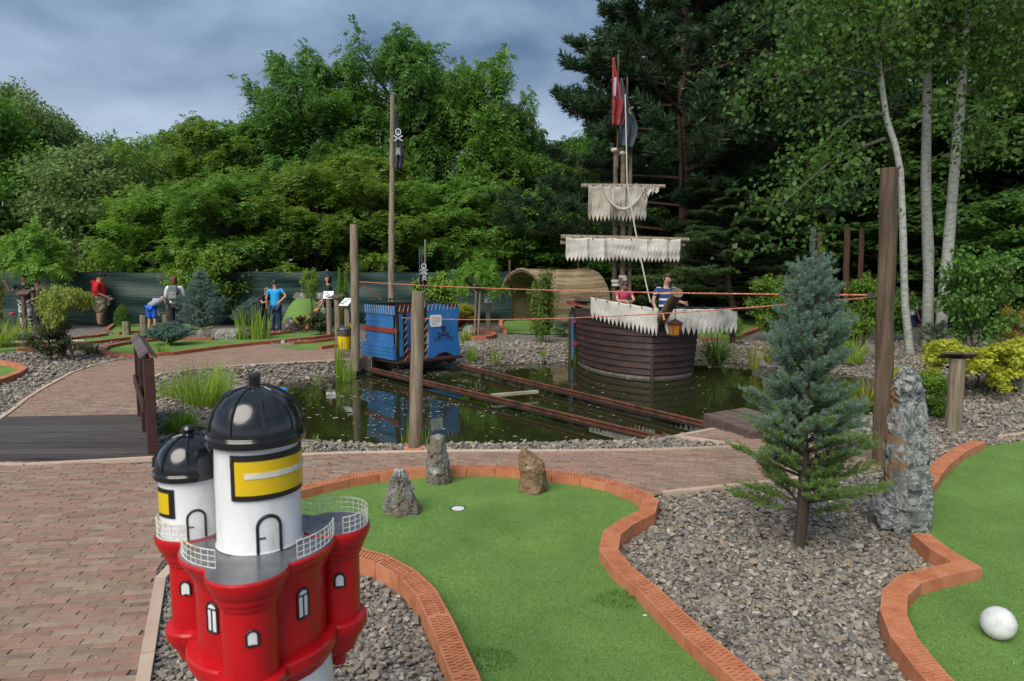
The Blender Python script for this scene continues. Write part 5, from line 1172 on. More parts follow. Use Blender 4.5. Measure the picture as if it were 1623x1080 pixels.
# ---- the wooden pirate ship
SHX, SHY = 2.45, 11.95
ship = empty('pirate_ship', (SHX, SHY, WZ), 0, 'dark brown clapboard wooden play ship in the pond', 'ship')
Lp = smooth_line([(2.45, 11.95), (2.0, 12.28), (1.62, 12.9), (1.42, 13.7), (1.38, 14.7)], 2); Rp = smooth_line([(2.45, 11.95), (2.98, 12.14), (3.38, 12.6), (3.5, 13.4), (3.5, 14.7)], 2)
cen = Vector((2.45, 13.6))
HB, NP = .116, 11
def side(pts, row):
    z0 = -.16 + row * HB; z1 = z0 + HB + .012; mb = MB(); V = []; n = len(pts)
    def offp(i, out_):
        a = Vector(pts[max(0, i - 1)]); b = Vector(pts[min(n - 1, i + 1)]); t = (b - a).normalized(); nn = Vector((-t.y, t.x)); p = Vector(pts[i])
        if nn.dot(p - cen) < 0: nn = -nn
        return p + nn * out_ if 0 < i else p + Vector((0, -1)) * out_
    fl_ = .010 * row
    for i in range(n):
        a, b = offp(i, .030 + fl_), offp(i, .008 + fl_); c, d = offp(i, -.01 + fl_), offp(i, .004 + fl_)
        V += [(a.x - SHX, a.y - SHY, z0), (b.x - SHX, b.y - SHY, z1), (c.x - SHX, c.y - SHY, z1), (d.x - SHX, d.y - SHY, z0)]
    Fc = []
    for i in range(n - 1):
        for k_ in range(4): Fc.append((i * 4 + k_, i * 4 + (k_ + 1) % 4, i * 4 + 4 + (k_ + 1) % 4, i * 4 + 4 + k_))
    Fc += [(0, 1, 2, 3), tuple((n - 1) * 4 + k_ for k_ in (3, 2, 1, 0))]; mb.add(V, Fc); mb.build('plank', M['hull'], ship)
for row in range(NP): side(Lp, row); side(Rp, row)
wl = MB()   # pale waterline mark
for pts in (Lp, Rp):
    for a, b in zip(pts, pts[1:]):
        pa, pb = Vector(a), Vector(b); m_ = (pa + pb) / 2; t = (pb - pa).normalized(); nn = Vector((-t.y, t.x)); nn = nn if nn.dot(m_ - cen) > 0 else -nn; o_ = nn * .031; wl.beam((pa.x + o_.x - SHX, pa.y + o_.y - SHY, .015), (pb.x + o_.x - SHX, pb.y + o_.y - SHY, .015), .008, .045)
wl.build('waterline_board', mat('scum_grey', [(.09, .08, .07), (.2, .18, .16)], .7, 8, 4), ship)
ZH = -.16 + NP * HB + .02
MB().prism([(x - SHX, y - SHY) for x, y in Lp[::-1] + Rp[1:]], .40, .44).build('deck', M['deckwood'], ship)
for pts in (Lp, Rp): 
    mb = MB(); [mb.beam((a[0] - SHX, a[1] - SHY, ZH), (b[0] - SHX, b[1] - SHY, ZH), .08 + .0 * i, .035) for i, (a, b) in enumerate(zip(pts, pts[1:]))]; mb.build('cap_rail', M['hull'], ship)
MB().box((.012, -.045, .58), (.05, .06, 1.30)).build('stem_post', M['hull'], ship, bevel=.006)
# red and blue stern trim at the left
MB().box((1.36 - SHX, 14.35 - SHY, ZH + .10), (.36, .9, .05)).build('stern_rail', M['redpaint'], ship); MB().box((1.24 - SHX, 13.98 - SHY, .55), (.03, .04, .92)).build('stern_post', M['blueply'], ship); MB().box((1.29 - SHX, 13.95 - SHY, .88), (.10, .05, .07)).build('stern_bracket', M['redpaint'], ship); MB().box((1.29 - SHX, 13.95 - SHY, .42), (.10, .05, .06)).build('stern_bracket', M['redpaint'], ship); MB().box((1.20 - SHX, 14.1 - SHY, .52), (.05, .10, 1.05)).build('stern_post', M['stain'], ship)
MB().tube([(1.28 - SHX, 13.9 - SHY, ZH + .17), (1.78 - SHX, 13.7 - SHY, ZH + .15)], [.035, .045], 12).build('gun_barrel', M['black'], ship)
# yard that carries the front cloths, right corner post
ya = A(936, 471, 12.85); yb = A(1043, 489, 11.8); yc = A(1168, 489, 12.5); lo = Vector((SHX, SHY, WZ))
MB().tube([yb - lo, yc - lo + Vector((.35, .05, -.02))], .035, 10).build('gun_barrel', M['black'], ship)
MB().box((yc.x - .02 - SHX, yc.y + .12 - SHY, .93), (.08, .08, .66)).build('corner_post', M['stain'], ship)
MB().beam((3.48 - SHX, 13.0 - SHY, .9), (yc.x - SHX, yc.y + .12 - SHY, .9), .05, .08).build('side_rail', M['stain'], ship)
def cloth(name, parent, a, b, drop0, drop1, teeth, m, seed, tooth=.3, folds=1.0, bulge=0, o=(0, 0, 0), face=Vector((0, -1, 0)), pleats=()):
    """a cloth hung between a and b with a saw-toothed lower hem"""
    a, b = Vector(a) - Vector(o), Vector(b) - Vector(o); r_ = random.Random(seed); per = 6; nx_ = teeth * per; nz_ = 12; V, Fc = [], []; depth = [r_.uniform(.85, 1.15) for _ in range(teeth + 1)]
    for x in range(nx_ + 1):
        u = x / nx_; ti = min(teeth - 1, x // per); ph = (x % per) / per; up_ = 1 - abs(ph - .5) * 2; dr = (drop0 * (1 - u) + drop1 * u); hem = dr * (1 - tooth * depth[ti] * (1 - up_))
        sc = -.02 * abs(math.sin(u * math.pi * 5)) * folds; pl = sum(.05 * math.exp(-((u - p) / .018) ** 2) for p in pleats)
        for z in range(nz_ + 1):
            v = z / nz_; y = folds * (.026 * math.sin(u * 13 + v * 2 + seed) * v + .010 * math.sin(u * 29 + seed * 2) * (.3 + v)) + .03 * mn.noise(Vector((u * 6, v * 3, seed))) * folds + pl
            p = a.lerp(b, u) + Vector((0, 0, sc * (1 - v))) + face * (y + bulge * math.sin(math.pi * u) ** .7); p.z -= hem * v; V.append(tuple(p))
    for x in range(nx_):
        for z in range(nz_): q = x * (nz_ + 1) + z; Fc.append((q, q + 1, q + nz_ + 2, q + nz_ + 1))
    ob = link(name, mesh_np(name, V, Fc, m, True), None, parent); s_ = ob.modifiers.new('thickness', 'SOLIDIFY'); s_.thickness = .004
    gm = MB(); nn = 6
    for i in range(nn): p = a.lerp(b, (i + .4) / nn) + face * (.03 + bulge * math.sin(math.pi * (i + .4) / nn) ** .7) + Vector((0, 0, -.025)); gm.box(p, (.022, .008, .022))
    gm.build('eyelet', M['black'], ob); return ob
c_ = empty('bow_cloth', ya, 0, 'left white saw-toothed cloth along the ship side', 'cloth', 'saw-toothed cloths round the bow'); cloth('cloth', c_, ya, yb + Vector((.0, -.04, 0)), .42, .52, 17, M['cloth'], 3, .33, .5, bulge=.24, o=ya)
c_ = empty('bow_cloth', yb, 0, 'right white saw-toothed cloth beyond the bowsprit', 'cloth', 'saw-toothed cloths round the bow'); cloth('cloth', c_, yb + Vector((.12, -.02, -.0)), yc + Vector((0, -.05, 0)), .48, .47, 15, M['cloth'], 5, .33, .5, bulge=.13, o=yb)
# bowsprit and lantern
bs_ = [A(1036, 524, 12.05) - lo, A(1052, 500, 11.7) - lo, A(1074, 464, 11.0) - lo]; MB().tube(bs_, [.078, .085, .09], 16, wob=.1).build('bowsprit', mat('bowsprit_wood', [(.05, .035, .022), (.12, .09, .06), (.2, .155, .11)], .85, 6, 8, .8, 14), ship)
rope('orange knot hanging at the bowsprit', A(1050, 494, 11.55), A(1053, 508, 11.5), 0, .02); 
lt_ = A(1070, 508, 11.35); ln = empty('lantern', lt_, 0, 'amber glass lantern hanging under the bowsprit', 'lantern'); MB().tube([(0, 0, 0), (0, 0, A(1070, 478, 11.35).z - lt_.z + .05)], .008, 6).build('hanger', M['black'], ln)
MB().lathe([(0, .03), (.06, .0), (.145, -.045), (.145, -.055), (0, -.05)], 6).build('lantern_roof', M['stain'], ln); amber = mat('amber_glass', [(.40, .15, .02), (.55, .24, .04)], .25, 4, 2, trans=.3)
for k_ in range(6):
    a0, a1 = k_ * math.pi / 3, (k_ + 1) * math.pi / 3; p = [(.115 * math.cos(a0), .115 * math.sin(a0), -.055), (.115 * math.cos(a1), .115 * math.sin(a1), -.055), (.085 * math.cos(a1), .085 * math.sin(a1), -.24), (.085 * math.cos(a0), .085 * math.sin(a0), -.24)]; mb = MB(); mb.add(p, [(0, 1, 2, 3)]); mb.build('pane', amber, ln)
mb = MB(); [mb.tube([(.118 * math.cos(a), .118 * math.sin(a), -.05), (.088 * math.cos(a), .088 * math.sin(a), -.245)], .006, 5) for a in np.arange(6) * math.pi / 3]; mb.lathe([(0, -.262), (.092, -.262), (.092, -.242), (0, -.242)], 6); mb.tube([(0, 0, -.26), (0, 0, -.285)], .012, 6); mb.build('lantern_frame', M['stain'], ln)
# masts
YM = 13.6; zt = A(985, 236, YM).z
for i, (pb, ptp, rr, dy) in enumerate([(974, 976, .052, .05), (987, 988, .060, -.02), (998, 999, .044, .04)]):
    b, t = A(pb, 460, YM + dy), A(ptp, 236, YM + dy); MB().tube([Vector((b.x, b.y, WZ + .42)) - lo, b.lerp(t, .5) - lo, t - lo], [rr, rr * .95, rr * .85], 12, wob=.08, seed=i).build('mast', _m['bowsprit_wood'], ship)
mb = MB()
for z in (A(985, 446, YM).z, A(985, 437, YM).z - .3): pass
for (px, py) in ((975, 446), (987, 439), (976, 452), (988, 443), (975, 238), (988, 243)):
    c = A(px, py, YM); mb.lathe([(.074, -.03), (.084, -.02), (.084, .02), (.074, .03)], 12, c=tuple(c - lo))
mb.build('rope_lashing', M['rope'], ship)
def yard(label, x0, x1, y, Y, r_, dz=0):
    a, b = A(x0, y, Y), A(x1, y + dz, Y); o = tag(MB().tube([a - lo, a.lerp(b, .5) - lo, b - lo], [r_, r_ * 1.05, r_ * .9], 12, wob=.1).build('yard', M['wood_grey'], ship)); return a, b
a1, b1 = yard('', 921, 1054, 295, 13.4, .045, 1); a2, b2 = yard('', 889, 1092, 376, 13.4, .05, 5); a3, b3 = yard('', 888, 1085, 385, 13.45, .045, 4)
c_ = empty('ragged_sail', a1, 0, 'small crumpled ragged sail on the upper yard', 'sail', 'ragged sails on the mast'); cloth('cloth', c_, A(933, 293, 13.3), A(1026, 294, 13.3), .70, .70, 16, M['cloth_old'], 8, .2, 1.6, o=a1, pleats=(.35, .62))
# swag fold and loose corner of the upper sail
V, Fc = [], []; nx_, nz_ = 24, 6
for x in range(nx_ + 1):
    for z in range(nz_ + 1): u, v = x / nx_, z / nz_; p = A(955 + 68 * u, 300 + 34 * math.sin(math.pi * u) ** .8 + 6 * (v - .5) + (-4) * u, 13.22 - .03 * math.sin(v * 3.14)) - a1; V.append(tuple(p))
for x in range(nx_):
    for z in range(nz_): q = x * (nz_ + 1) + z; Fc.append((q, q + 1, q + nz_ + 2, q + nz_ + 1))
link('swag', mesh_np('swag', V, Fc, M['cloth_old'], True), None, c_); sc_ = cloth('loose_corner', c_, A(1019, 293, 13.26), A(1044, 294, 13.26), .30, .14, 4, M['cloth'], 12, .4, 1.2, o=a1)
c_ = empty('ragged_sail', a2, 0, 'long low ragged sail on the lower yard', 'sail', 'ragged sails on the mast'); cloth('cloth', c_, A(897, 376, 13.3), A(1079, 379, 13.3), .47, .46, 30, M['cloth'], 9, .22, 1.1, o=a2, pleats=(.18, .33, .70, .87))
# halyard and flags
rope('white halyard slanting from the mast top down to the deck', A(991, 150, 13.4), A(994, 290, 13.1), 0, .012, M['rope'], group='white ship ropes'); rope('lower part of the white halyard falling from the lower yard to the deck', A(994, 290, 13.1), A(1031, 480, 12.8), .10, .014, M['rope'], group='white ship ropes')
for lab, px, tp0, tp1, w, h, mt, sd in [('red flag with a pale stripe, higher of the two on the mast', 979, 88, 96, .28, 1.25, mat('red_flag', [(.14, .012, .018), (.30, .03, .035), (.38, .07, .07)], .85, 2, 3, .2), 2), ('dark blue grey flag, lower of the two on the mast', 993, 124, 128, .34, 1.28, mat('blue_grey_flag', [(.02, .03, .045), (.06, .085, .11)], .85, 2, 3, .2), 4)]:
    b, t = A(px - 1, 250, YM), A(px, tp0, YM); fp = empty('flagpole', (b.x, YM - .08, b.z - .2), 0, 'thin flag staff of the ' + lab.split(',')[0], 'flagpole', 'flagpoles'); MB().tube([(0, 0, 0), (t.x - b.x, 0, t.z - b.z + .2)], .018, 8).build('pole', M['wood_brown'], fp)
    fl = empty('hanging_flag', (t.x - w * .42, YM - .16, 0), 0, lab, 'flag', 'limp flags on the mast'); zz = A(px, tp1, YM).z; flag_cloth('cloth', mt, fl, 0, zz, h, w, 2, sd)
    if sd == 2:
        m2 = MB(); m2.beam((.045, -.075, zz - .38), (.035, -.085, zz - .72), .004, .045, up=(1, 0, 0)); m2.build('pale_stripe', mat('dull_flag_white', [(.25, .28, .34), (.38, .41, .47)], .85, 4, 4), fl); m2 = MB(); m2.beam((.03, -.103, zz - .73), (.14, -.103, zz - .78), .004, .03); m2.build('dark_stripe', ink, fl)
    else: m2 = MB(); arc_band(m2, .22, zz - .62, .06, 1.2, 4.6, .02, -.09, 10); m2.build('yellow_mark', lf_gold, fl)

# ---- reed hut
hutA = R(41); hx, hy = A(826, 500, 22.3).x, 22.3; hut = empty('reed_hut', (hx, hy, 0), hutA, 'arched tunnel hut covered with reed matting', 'hut'); HL, HW, HH = 3.1, 1.15, 1.78
def arch(t): a = math.pi * t; return HW * math.cos(a) * (1 + .1 * math.sin(a)), HH * math.sin(a) ** .8
ns = 30; rd = MB()
for i in range(ns):
    t0, t1 = i / ns, (i + 1) / ns; (y0, z0), (y1, z1) = arch(t0), arch(t1); nsg = 10; V = []
    for s in range(nsg + 1): xx = HL * s / nsg; dz = -.05 * math.sin(math.pi * s / nsg) + .012 * math.sin(s * 2 + i); V += [(xx, y0, z0 + dz * (z0 > .3)), (xx, y1, z1 + dz * (z1 > .3))]
    k = 1.006 + .006 * (i % 2); mb = MB(); V = [(x_, y_ * k, z_ * k) for x_, y_, z_ in V]; Vi = [(x_, y_ * .97, z_ * .97) for x_, y_, z_ in V]; n = len(V)
    Fc = [(2 * s, 2 * s + 1, 2 * s + 3, 2 * s + 2) for s in range(nsg)] + [(n + 2 * s, n + 2 * s + 2, n + 2 * s + 3, n + 2 * s + 1) for s in range(nsg)] + [(2 * s, 2 * s + 2, n + 2 * s + 2, n + 2 * s) for s in range(nsg)] + [(2 * s + 1, n + 2 * s + 1, n + 2 * s + 3, 2 * s + 3) for s in range(nsg)] + [(0, n, n + 1, 1), (n - 2, n - 1, 2 * n - 1, 2 * n - 2)]
    mb.add(V + Vi, Fc); mb.build('reed_panel', M['reed'], hut)
for s in (0.02, HL * .5, HL - .02):
    MB().tube([(s, arch(t)[0] * .95, arch(t)[1] * .95) for t in np.linspace(0, 1, 15)], .03, 6).build('hoop', M['wood_brown'], hut)
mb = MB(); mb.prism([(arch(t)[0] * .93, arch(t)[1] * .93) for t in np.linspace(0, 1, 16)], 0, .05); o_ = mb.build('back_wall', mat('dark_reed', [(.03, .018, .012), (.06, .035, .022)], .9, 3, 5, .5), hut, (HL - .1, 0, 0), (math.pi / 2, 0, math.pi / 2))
MB().tube([(0, HW * .5, HH * .8), (0, HW * .5, HH + .3)], .04, 8).build('pole', M['wood_brown'], hut); MB().tube([(HL * .9, .1, 1.5), (HL * .9, .1, HH + .45)], .03, 8).build('pole', M['wood_brown'], hut)

# ---- rocks
def rock_mesh(rings, m, seed, amp=.05, seg=40, loc=(0, 0), rough=1.0):
    """rings: (z, xl, xr, depth) outline in metres. Broken faces: the hull of scattered corners, then roughened"""
    r_ = random.Random(seed * 13 + 5); zs = np.array([q[0] for q in rings]); hgt = zs[-1] - zs[0]; b = bmesh.new(); nr = max(5, len(rings) + 1)
    for k in range(nr):
        t = k / (nr - 1); z = zs[0] + hgt * t; xl, xr, dp = (float(np.interp(z, zs, [q[j] for q in rings])) for j in (1, 2, 3)); n = 6; a0 = r_.uniform(0, 1)
        for i in range(n):
            a = 2 * math.pi * (i + a0) / n; kk = r_.uniform(.86, 1.06); b.verts.new(((xl + xr) / 2 + (xr - xl) / 2 * math.cos(a) * kk, dp / 2 * math.sin(a) * kk, z + r_.uniform(-.5, .5) * hgt / nr * .5 * (0 < k)))
        for x in (xl, xr): b.verts.new((x, r_.uniform(-.2, .2) * dp, z))
    h = bmesh.ops.convex_hull(b, input=b.verts[:]); bmesh.ops.delete(b, geom=[e for e in h['geom_interior'] if isinstance(e, bmesh.types.BMVert)], context='VERTS')
    bmesh.ops.delete(b, geom=[v for v in b.verts if not v.link_faces], context='VERTS')
    bmesh.ops.triangulate(b, faces=b.faces[:]); tgt = max(.014, hgt / 26) if hgt < 2 else .1
    for _ in range(7):
        lo_ = [e for e in b.edges if e.calc_length() > tgt * 1.5]
        if not lo_ or len(b.faces) > 9000: break
        bmesh.ops.subdivide_edges(b, edges=lo_, cuts=1); bmesh.ops.triangulate(b, faces=b.faces[:])
    b.normal_update(); sc = max(hgt, .1); mv = []
    for v in b.verts:
        q = v.co / sc * 3.0 + Vector((seed * 7.1, 0, 0)); q2 = Vector((q.x + q.z * .6, q.y, q.z * .7)); d = mn.voronoi(q2 * 1.5)[0]
        f = -.28 * math.exp(-((d[1] - d[0]) / .06) ** 2) + .26 * mn.fractal(q * 1.6, 1.0, 2.1, 6) + .20 * (mn.cell(q2 * 2.0) - .5) + .08 * mn.noise(q * 9); mv.append(v.co + v.normal * f * amp * rough)
    for v, c in zip(b.verts, mv): v.co = c
    me = bpy.data.meshes.new('rock'); b.to_mesh(me); b.free(); me.materials.append(m); me.polygons.foreach_set('use_smooth', [True] * len(me.polygons)); me.update(); me.set_sharp_from_angle(angle=R(24)); return me
def rock_px(label, rows, m, seed, amp, depth, name='rock', group='natural rocks', Y=None, base_z=0):
    by = max(r_[0] for r_ in rows); bx = sum((r_[1] + r_[2]) / 2 for r_ in rows) / len(rows); Y = Y or G(bx, by, base_z)[1] + depth * .3; x0 = A(bx, by, Y).x; rings = []
    for y, l, r_ in sorted(rows, key=lambda q: -q[0]):
        z = A(bx, y, Y).z - base_z; rings.append((z, A(l, y, Y).x - x0, A(r_, y, Y).x - x0, depth * (.45 + .55 * min(1, (r_ - l) / max(q[2] - q[1] for q in rows)))))
    rings[0] = (-.05, *rings[0][1:]); rings.sort(key=lambda q: q[0]); return tag(link(name, rock_mesh(rings, m, seed, amp), None, None, (x0, Y, base_z)), label, 'rock', group)
def compound_stone(label, sets, m, name, group):
    """one stone grown from several overlapping broken masses"""
    by = max(r_[0] for st in sets for r_ in st[0]); Y = G(1440, by)[1] + .09; x0 = A(1438, by, Y).x; b = bmesh.new()
    for k, (rows, dep, amp, dy) in enumerate(sets):
        rings = sorted([(A(1438, y, Y).z, A(l, y, Y).x - x0, A(r_, y, Y).x - x0, dep * (.6 + .4 * (r_ - l) / max(q[2] - q[1] for q in rows))) for y, l, r_ in rows], key=lambda q: q[0])
        if rows[-1][0] >= by - 2: rings[0] = (-.05, *rings[0][1:])
        me = rock_mesh(rings, m, 60 + k * 3, amp); n0 = len(b.verts); b.from_mesh(me); b.verts.ensure_lookup_table()
        for v in b.verts[n0:]: v.co.y += dy
        bpy.data.meshes.remove(me)
    me = bpy.data.meshes.new(name); b.to_mesh(me); b.free(); me.materials.append(m); me.set_sharp_from_angle(angle=R(24)); return tag(link(name, me, None, None, (x0, Y, 0)), label, 'rock', group)
compound_stone('tall standing grey and rust veined rock right of the spruce', [
    ([(583, 1432, 1447), (592, 1420, 1456), (612, 1414, 1463), (632, 1412, 1466), (650, 1418, 1462)], .20, .05, 0),
    ([(622, 1428, 1464), (660, 1424, 1473), (700, 1430, 1476), (740, 1432, 1472), (770, 1436, 1470)], .24, .05, .02),
    ([(636, 1414, 1440), (670, 1404, 1446), (710, 1400, 1444), (750, 1401, 1440), (800, 1402, 1440)], .22, .05, -.03),
    ([(735, 1404, 1472), (765, 1400, 1475), (790, 1402, 1474), (820, 1404, 1478), (846, 1414, 1477)], .28, .06, 0),
    ([(790, 1388, 1420), (812, 1384, 1428), (832, 1390, 1436)], .18, .04, -.02)], M['marble'], 'standing_stone', 'rocks placed on show')
rock_px('brown side rock leaning against the left foot of the tall standing rock', [(760, 1398, 1412), (790, 1386, 1420), (815, 1378, 1425), (832, 1376, 1428)], M['rock'], 5, .035, .2, 'rock', 'rocks placed on show')
rock_px('squat pale topped rock, left one on the middle green', [(745, 627, 640), (760, 620, 650), (780, 613, 656), (800, 608, 664), (822, 605, 670)], M['rock'], 11, .05, .24, 'rock', 'rocks placed on show')
rock_px('tall rock standing on the curb beside the grey post', [(692, 682, 703), (705, 678, 708), (730, 675, 713), (750, 675, 715), (772, 677, 715)], M['rock'], 12, .035, .19, 'rock', 'rocks placed on show')
rock_px('rusty rock, right one on the middle green', [(715, 823, 840), (725, 821, 860), (745, 821, 866), (765, 822, 869), (786, 823, 864)], M['rock_rusty'], 13, .04, .22, 'rock', 'rocks placed on show')
RK = [('flat grey boulder at the end of the long low green', [(522, 336, 392), (528, 334, 394), (539, 338, 388)], M['rock_grey'], .5), ('dark rounded boulder at the foot of the turf mound', [(504, 455, 462), (512, 448, 470), (526, 446, 474)], M['rock'], .5),
      ('pale boulder at the water edge right of the cart', [(542, 736, 752), (552, 733, 765), (568, 734, 770)], M['rock_grey'], .5), ('grey rock behind the pale boulder', [(517, 738, 750), (525, 732, 753), (531, 731, 753)], M['rock_grey'], .4),
      ('dark rock right of the tall brown post at the bank', [(545, 1412, 1424), (555, 1410, 1432), (570, 1410, 1436)], M['rock'], .4), ('brown rock left of the tall brown post', [(547, 1372, 1390), (560, 1368, 1394), (568, 1366, 1394)], M['rock'], .4),
      ('grey rock cut by the right frame edge near the golden shrub', [(596, 1612, 1630), (610, 1608, 1634), (622, 1606, 1636)], M['rock_grey'], .4), ('low bank stone under the yellowish iris', [(563, 1196, 1240), (570, 1192, 1244), (578, 1192, 1244)], M['rock_grey'], .3),
      ('dark wet stone under the wooden landing by the reeds', [(566, 556, 574), (575, 552, 580), (588, 552, 580)], M['rock'], .4), ('pale stone on the left pond bank', [(586, 362, 376), (592, 358, 386), (600, 358, 390)], M['rock_grey'], .3),
      ('small stone beside the signpost foot at the right', [(645, 1475, 1490), (650, 1474, 1494), (655, 1474, 1494)], M['rock_grey'], .12), ('stone lying left of the iris leaves', [(520, 318, 330), (526, 312, 336), (536, 312, 338)], M['rock'], .3)]
for i, (lab, rows, mt, dp) in enumerate(RK): rock_px(lab, rows, mt, 20 + i, .10 * dp, dp, 'boulder', 'boulders on the banks and beds', base_z=-.15 if any(w in lab for w in ('water edge', 'wet', 'pond bank', 'bank stone')) else 0)
# mound with turf, its edge blocks and rocks
mx, my = G(466, 524); V, Fc = [], []; mo = empty('turf_mound', (mx, my, 0), 0, 'steep turf mound topped with stones by the fence', 'mound')
for i in range(13):
    for j in range(13): u, v = i / 12, j / 12; V.append((-.42 + .72 * u + .1 * v, 1.6 * v, .86 * (math.sin(v * math.pi / 2) ** .8) * (1 - .35 * u ** 3) + .01))
for i in range(12):
    for j in range(12): q = i * 13 + j; Fc.append((q, q + 13, q + 14, q + 1))
link('turf', mesh_np('turf', V, Fc, M['turf'], True), None, mo)
for i, t in enumerate(np.linspace(.05, .9, 7)): MB().box((0, 0, 0), (.11, .27, .10)).build('hollow_brick', M['clay'], mo, (.36 + .1 * t, 1.6 * t, .86 * (math.sin(t * math.pi / 2) ** .8) * .66 + .05), (R(48 * (1 - t)), 0, 0))
for i in range(12):
    t = i / 11; rx = (-.4 + 1.6 * t) if i < 6 else .52 + .16 * (i % 2); ry = 1.7 if i < 6 else 1.6 * (1 - (i - 6) / 6); rz = .88 if i < 6 else .62 * math.sin(max(.05, 1 - (i - 6) / 6) * math.pi / 2) + .05
    link('stone', rock_mesh([(0, -.12, .12, .2), (.09, -.15, .14, .22), (.2, -.06, .07, .12)], M['rock_grey'] if i % 2 else M['rock'], 40 + i, .03, 14), None, mo, (rx, ry, rz - .05))

# ---- signposts
def signpost(label, px, top, base, wpx, plate, m=M['wood_grey'], Y=None, tilt=45, rz=0, pw=.26, ph=.2, white=True, cap=None):
    Y = Y or G(px, base)[1]; b = A(px, base, Y); t = A(px, top, Y); r_ = wpx / F * Y / 2; o = empty('signpost', (b.x, Y, 0), rz, label, 'signpost', 'hole signs on short posts'); MB().tube([(0, 0, -.1), (0, 0, t.z * .5), (0, 0, t.z)], [r_, r_ * .98, r_ * .95], 14, wob=.1, seed=int(px)).build('post', m, o, bevel=.003)
    Mx = Matrix.Rotation(R(tilt), 3, 'X'); pc = Vector((0, -.01, t.z + .03))
    MB().box(pc, (pw, ph, .02), M=Mx).build('board', M['wood_brown'], o)
    if white: 
        wn = MB().box(pc + Mx @ Vector((0, 0, .016)), (pw * .96, ph * .96, .01), M=Mx).build('sign_plate', M['white'], o); mb = MB(); rr = random.Random(px)
        for i in range(4): mb.box(pc + Mx @ Vector((rr.uniform(-.05, .05) * pw * 4, ph * (.25 - .17 * i), .0225)), (pw * rr.uniform(.2, .5), ph * .08, .002), M=Mx @ Matrix.Rotation(.4 * rr.uniform(-1, 1), 3, 'Z'))
        mb.build('hole_sketch', ink, wn)
signpost('weathered sloping-board signpost at the right, seen from behind', 1510, 568, 684, 24, None, tilt=-18, rz=R(-15), pw=.32, ph=.24, white=False)
signpost('small white hole sign on a post left of the reed hut', 774, 478, 512, 8, None, Y=19, tilt=58, pw=.22, ph=.2)
signpost('white sign beside the dark haired person in black', 522, 470, 512, 9, None, Y=17.6, tilt=62, pw=.27, ph=.22)
signpost('tilted white sign just left of the tall cut post', 551, 482, 525, 9, None, Y=15.2, tilt=40, rz=R(-35), pw=.30, ph=.26)
signpost('bare board signpost between the two white signs by the fence', 536, 472, 530, 10, None, Y=15.8, tilt=20, rz=R(-30), pw=.34, ph=.2, white=False)
signpost('thin brown signpost in front of the person with patterned leggings', 41, 466, 526, 7, None, M['wood_brown'], Y=18.5, tilt=30, pw=.35, ph=.2, white=False)
tag(MB().box((*G(62, 545), .06), (1.9, .10, .025), R(12)).build('white_board', M['white']), 'white painted board lying along the narrow turf lane at the left', 'board')
for px, py, col, lab in [(19, 497, (.5, .02, .02), 'small red lantern hanging by the fence at the far left')]:
    p = A(px, py, 17); tag(MB().lathe([(0, .04), (.05, .02), (.06, -.02), (.04, -.05), (0, -.055)], 10).build('red_ornament', plain('red_ornament', col, .5), None, p), lab, 'ornament')
# ---- bin and broom
bx, by = G(546, 553, .12); bn = empty('waste_bin', (bx, by, .12), 0, 'yellow bin with a grey lid and a black bag on the landing', 'bin'); MB().lathe([(0, 0), (.115, 0), (.135, .33), (.12, .33), (.115, .02)], 24).build('bin_body', plain('yellow_plastic', (.70, .48, .01), .4, .08), bn)
bag = MB(); bag.lathe([(.142 + .006 * (i % 2), .27 + .03 * i) for i in range(5)], 20); bag.build('bin_bag', mat('black_bag', [(.02, .02, .018), (.12, .11, .08)], .3, 30, 4, .6), bn); MB().lathe([(0, .455), (.09, .45), (.14, .43), (.155, .40), (.15, .385)], 24).build('lid', plain('grey_plastic', (.06, .065, .075), .4), bn)
p0, p1 = A(572, 559, 12.6), A(555, 513, 12.45); MB_ = empty('broom', p0, 0, 'broom with yellow and white handle leaning at the cut post', 'broom'); MB().tube([(0, 0, 0), (p1 - p0) * .62], .011, 8).build('white_handle', M['white'], MB_); MB().tube([(p1 - p0) * .62, p1 - p0], .012, 8).build('yellow_handle', plain('yellow_tape', (.75, .5, .02)), MB_)
# hole cup: black disc paints the recess shade behind the flat insert
hx_, hy_ = G(726, 806, .016); cup = empty('hole_cup', (hx_, hy_, .0165), 0, 'white rimmed hole cup in the middle green', 'golf hole'); MB().lathe([(0, .001), (.056, .001)], 28).build('cup_shade', M['black'], cup); mb = MB(); mb.lathe([(0, .0022), (.046, .0022)], 28, c=(0, -.008, 0)); mb.build('cup_insert', M['white'], cup)
# stone ball
px_, py_ = G(1585, 1019); bo = empty('stone_ball', (px_, py_ + .02, .014), 0, 'large white stone golf ball ornament on the right green', 'stone ball'); b = bmesh.new(); bmesh.ops.create_uvsphere(b, u_segments=96, v_segments=64, radius=.079)
for v in b.verts:
    c = v.co.normalized(); g_ = .0008 * math.sin(70 * math.asin(max(-1, min(1, c.z * .8 + .25 * mn.noise(c * 1.6))))) + .001 * mn.fractal(c * 9, 1, 2, 4); v.co += c * g_ * .8; v.co.z *= .96
for f in b.faces: f.smooth = True
me = bpy.data.meshes.new('ball'); b.to_mesh(me); b.free(); link('ball', me, mat('white_stone', [(.46, .47, .47), (.58, .59, .59), (.64, .65, .65)], .9, 26, 9, .5, 90, bdist=.002, spec=.2), bo, (0, 0, .070), (0, R(32), 0)).scale = (.80, 1, .98); MB().tube([(.050, -.02, .074), (.066, -.022, .070)], [.016, .013], 12).build('ball_boss', M['_'] if False else _m['white_stone'], bo)
